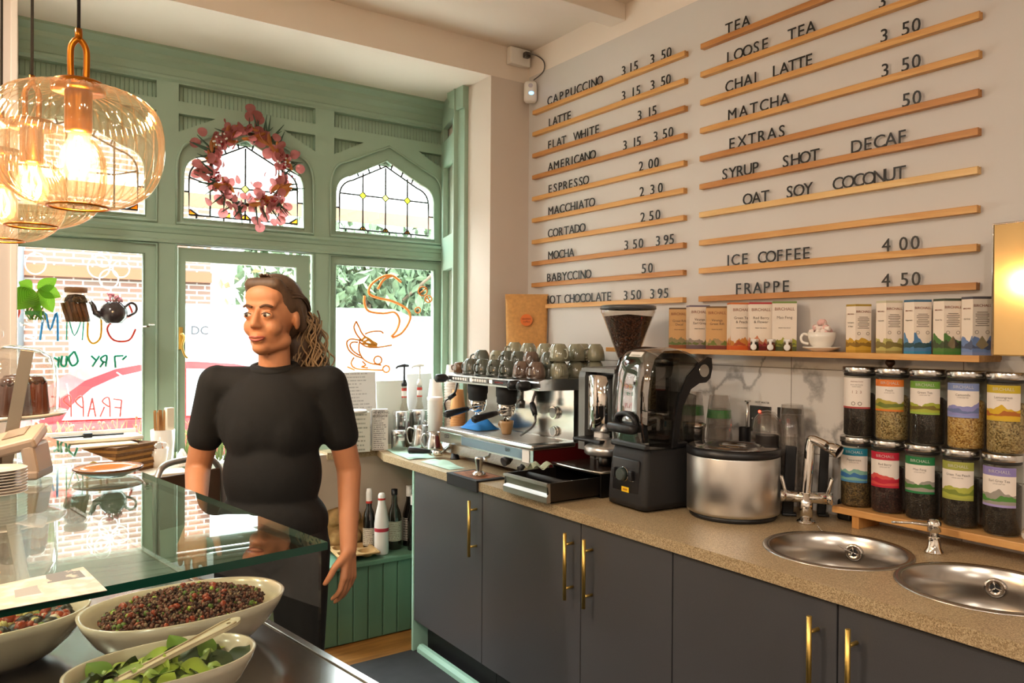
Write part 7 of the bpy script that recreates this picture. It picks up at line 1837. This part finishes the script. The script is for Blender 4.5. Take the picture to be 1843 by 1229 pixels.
# head
hb = MB(HEAD)
hb.ball((0, 0.014, 1.606), (0.073, 0.092, 0.092), 24, 16); hb.ball((0, -0.030, 1.548), (0.056, 0.062, 0.082), 24, 16)
hb.ball((0, -0.066, 1.482), (0.027, 0.024, 0.020)); hb.capsule((-0.040, -0.010, 1.503), (0, -0.062, 1.480), 0.026, 0.022); hb.capsule((0.040, -0.010, 1.503), (0, -0.062, 1.480), 0.026, 0.022)
hb.capsule((0, -0.088, 1.588), (0, -0.106, 1.550), 0.0085, 0.0125, 12); hb.ball((-0.011, -0.097, 1.545), 0.0085, 10, 8); hb.ball((0.011, -0.097, 1.545), 0.0085, 10, 8)
hb.ball((0, -0.068, 1.606), (0.052, 0.020, 0.020)); hb.ball((0, -0.048, 1.632), (0.060, 0.040, 0.042))
for s in (-1, 1):
    hb.ball((s*0.032, -0.055, 1.543), (0.028, 0.030, 0.030)); hb.ball((s*0.073, 0.014, 1.563), (0.010, 0.019, 0.030), rot=Euler((0.2, 0, s*0.35)).to_matrix())
    hb.ball((s*0.030, -0.080, 1.576), (0.019, 0.012, 0.012))
hb.ball((0, -0.089, 1.512), (0.024, 0.011, 0.009)); hb.ball((0, -0.087, 1.502), (0.020, 0.011, 0.008))
b.v += hb.v; off = len(b.v)-len(hb.v)
b.f += [[off+i for i in f] for f in hb.f]; b.m += hb.m; b.sm += hb.sm
remeshed('body', b, m_skin, t, 0.0042, 7, 0.5)
# eyes, brows, lips lie on the face
lp = MB(HEAD); m_eye = M('eye_white', '#e9e2da', 0.2); m_iris = M('iris_dark', '#33241a', 0.2); m_brow = M('brow', '#5a4030', 0.8)
for s in (-1, 1):
    eb = MB(HEAD); ib = MB(HEAD); br = MB(HEAD)
    eb.ball((s*0.030, -0.0865, 1.5775), (0.0125, 0.0068, 0.0062), 14, 10); ib.ball((s*0.030-0.002, -0.0925, 1.5775), (0.0055, 0.0022, 0.0058), 12, 8)
    br.tube(smooth_path([(s*0.013, -0.0945, 1.600), (s*0.030, -0.0935, 1.606), (s*0.048, -0.0820, 1.601)], 4), [0.0036]*8+[0.002], 6)
    ib.tube(smooth_path([(s*0.017, -0.0925, 1.580), (s*0.030, -0.0942, 1.5845), (s*0.043, -0.0875, 1.580)], 4), 0.0014, 5)
    ey = obj('eye', eb, m_eye, t); obj('iris', ib, m_iris, ey); obj('eyebrow', br, m_brow, t)
lp.tube(smooth_path([(-0.026, -0.0880, 1.5125), (-0.010, -0.0985, 1.5135), (0, -0.0990, 1.5120), (0.010, -0.0985, 1.5135), (0.026, -0.0880, 1.5125)], 4), [0.0015]+[0.0032]*15+[0.0015], 7)
lp.tube(smooth_path([(-0.024, -0.0880, 1.511), (0, -0.0970, 1.5030), (0.024, -0.0880, 1.511)], 5), [0.0015]+[0.0042]*9+[0.0015], 7)
obj('lips', lp, M('lips', '#a9564a', 0.4), t)
# hair swept back, wavy behind
m_hair = M('brown_hair', '#5a4433', 0.55, var=0.25, vscale=60, stretch=(1, 1, 0.15)); m_hair2 = M('fair_hair', '#a88a66', 0.55, var=0.25, vscale=60, stretch=(1, 1, 0.2))
hh = MB(HEAD)
hh.ball((0, 0.024, 1.618), (0.080, 0.094, 0.090), 28, 18); hh.ball((0, 0.060, 1.590), (0.078, 0.066, 0.085)); hh.capsule((-0.066, 0.018, 1.605), (-0.066, 0.055, 1.545), 0.017, 0.018); hh.capsule((0.066, 0.018, 1.605), (0.066, 0.055, 1.545), 0.017, 0.018)
hh.capsule((-0.038, -0.050, 1.668), (0.038, -0.050, 1.668), 0.023, 0.023); hh.capsule((-0.044, -0.044, 1.660), (-0.066, 0.000, 1.605), 0.020, 0.016); hh.capsule((0.044, -0.044, 1.660), (0.066, 0.000, 1.605), 0.020, 0.016)
hh.ball((0, 0.108, 1.560), (0.062, 0.050, 0.062)); hh.ball((0.01, 0.122, 1.490), (0.062, 0.050, 0.075)); hh.ball((0.0, 0.115, 1.425), (0.052, 0.042, 0.055))
hair = remeshed('hair', hh, m_hair, t, 0.006, 3)
st = MB(HEAD); st2 = MB(HEAD); rnd = random.Random(31)
for i in range(150):
    th = rnd.uniform(-1.25, 1.25); ph = rnd.uniform(0.0, 1.0)
    a0 = Vector((0.081*math.sin(th), -0.062+0.03*abs(th)+0.10*ph*0.3, 1.652+0.050*math.cos(th)-0.03*abs(th)))
    a1 = Vector((0.086*math.sin(th), 0.03+0.03*ph, 1.640+0.062*math.cos(th)-0.03)); a2 = Vector((0.072*math.sin(th), 0.10+0.015*ph, 1.590+0.03*math.cos(th)))
    st.tube(smooth_path([a0, a1, a2, Vector((0.035*math.sin(th), 0.145, 1.565))], 4), [0.0022]*13, 5)
for i in range(300):
    x = max(-0.055, min(0.075, rnd.gauss(0, 0.040))); y = max(0.085, 0.122+rnd.gauss(0, 0.030)); pts = []
    z0 = 1.60-rnd.random()*0.05; z1 = 1.355+rnd.random()*0.07; f = rnd.uniform(25, 45); ph = rnd.uniform(0, 6)
    for q in range(10):
        u_ = q/9; pts.append((x*(1+0.5*u_)+0.010*math.sin(f*u_*0.35+ph), y+0.012*u_+0.010*math.cos(f*u_*0.3+ph), z0+(z1-z0)*u_))
    (st2 if rnd.random() < 0.7 else st).tube(smooth_path(pts, 3), 0.0026, 5)
obj('hair_strands', st, m_hair, hair); obj('wavy_lengths', st2, m_hair2, hair)
# T-shirt
b = MB()
b.ball((0, 0.004, 1.265), (0.166, 0.116, 0.165), 28, 18); b.ball((0, 0, 1.10), (0.148, 0.108, 0.17), 28, 18); b.ball((0, 0.004, 0.955), (0.168, 0.124, 0.115), 28, 18)
b.capsule((-0.148, 0.002, 1.368), (0.148, 0.002, 1.368), 0.0575, 0.0575); b.ball((0, 0.016, 1.394), (0.092, 0.070, 0.042))
for s in (-1, 1): b.ball((s*0.048, -0.036, 1.240), (0.085, 0.074, 0.110))
for sh_, el, wr in ARMS:
    a_, c_ = Vector(sh_), Vector(el); b.capsule(a_, a_.lerp(c_, 0.60), 0.0570, 0.0545)
tee = remeshed('t_shirt', b, m_tee, t, 0.0060, 14)
obj('collar', MB().tube([(0.062*math.cos(2*PI*i/40), 0.014+0.060*math.sin(2*PI*i/40), 1.418+0.012*math.sin(2*PI*i/40)) for i in range(40)], [0.0135]*40, 10, True).tube([(0.082*math.cos(2*PI*i/40), 0.012+0.068*math.sin(2*PI*i/40), 1.398+0.020*math.sin(2*PI*i/40)) for i in range(40)], [0.0125]*40, 10, True), m_tee, tee)
b = MB()
b.ball((0, 0.004, 0.915), (0.166, 0.120, 0.115), 28, 18)
for s in (-1, 1): b.capsule((s*0.083, 0, 0.87), (s*0.090, -0.012, 0.48), 0.092, 0.066); b.capsule((s*0.090, -0.012, 0.48), (s*0.094, 0.015, 0.10), 0.064, 0.050)
remeshed('trousers', b, m_trou, t, 0.0080, 4)
for s in (-1, 1):
    b = MB(); b.capsule((s*0.092, 0.03, 0.050), (s*0.102, -0.15, 0.040), 0.045, 0.036); b.box((s*0.097, -0.06, 0.012), (0.088, 0.26, 0.022), 0.010)
    remeshed('shoe', b, m_black_matt, t, 0.006, 2)
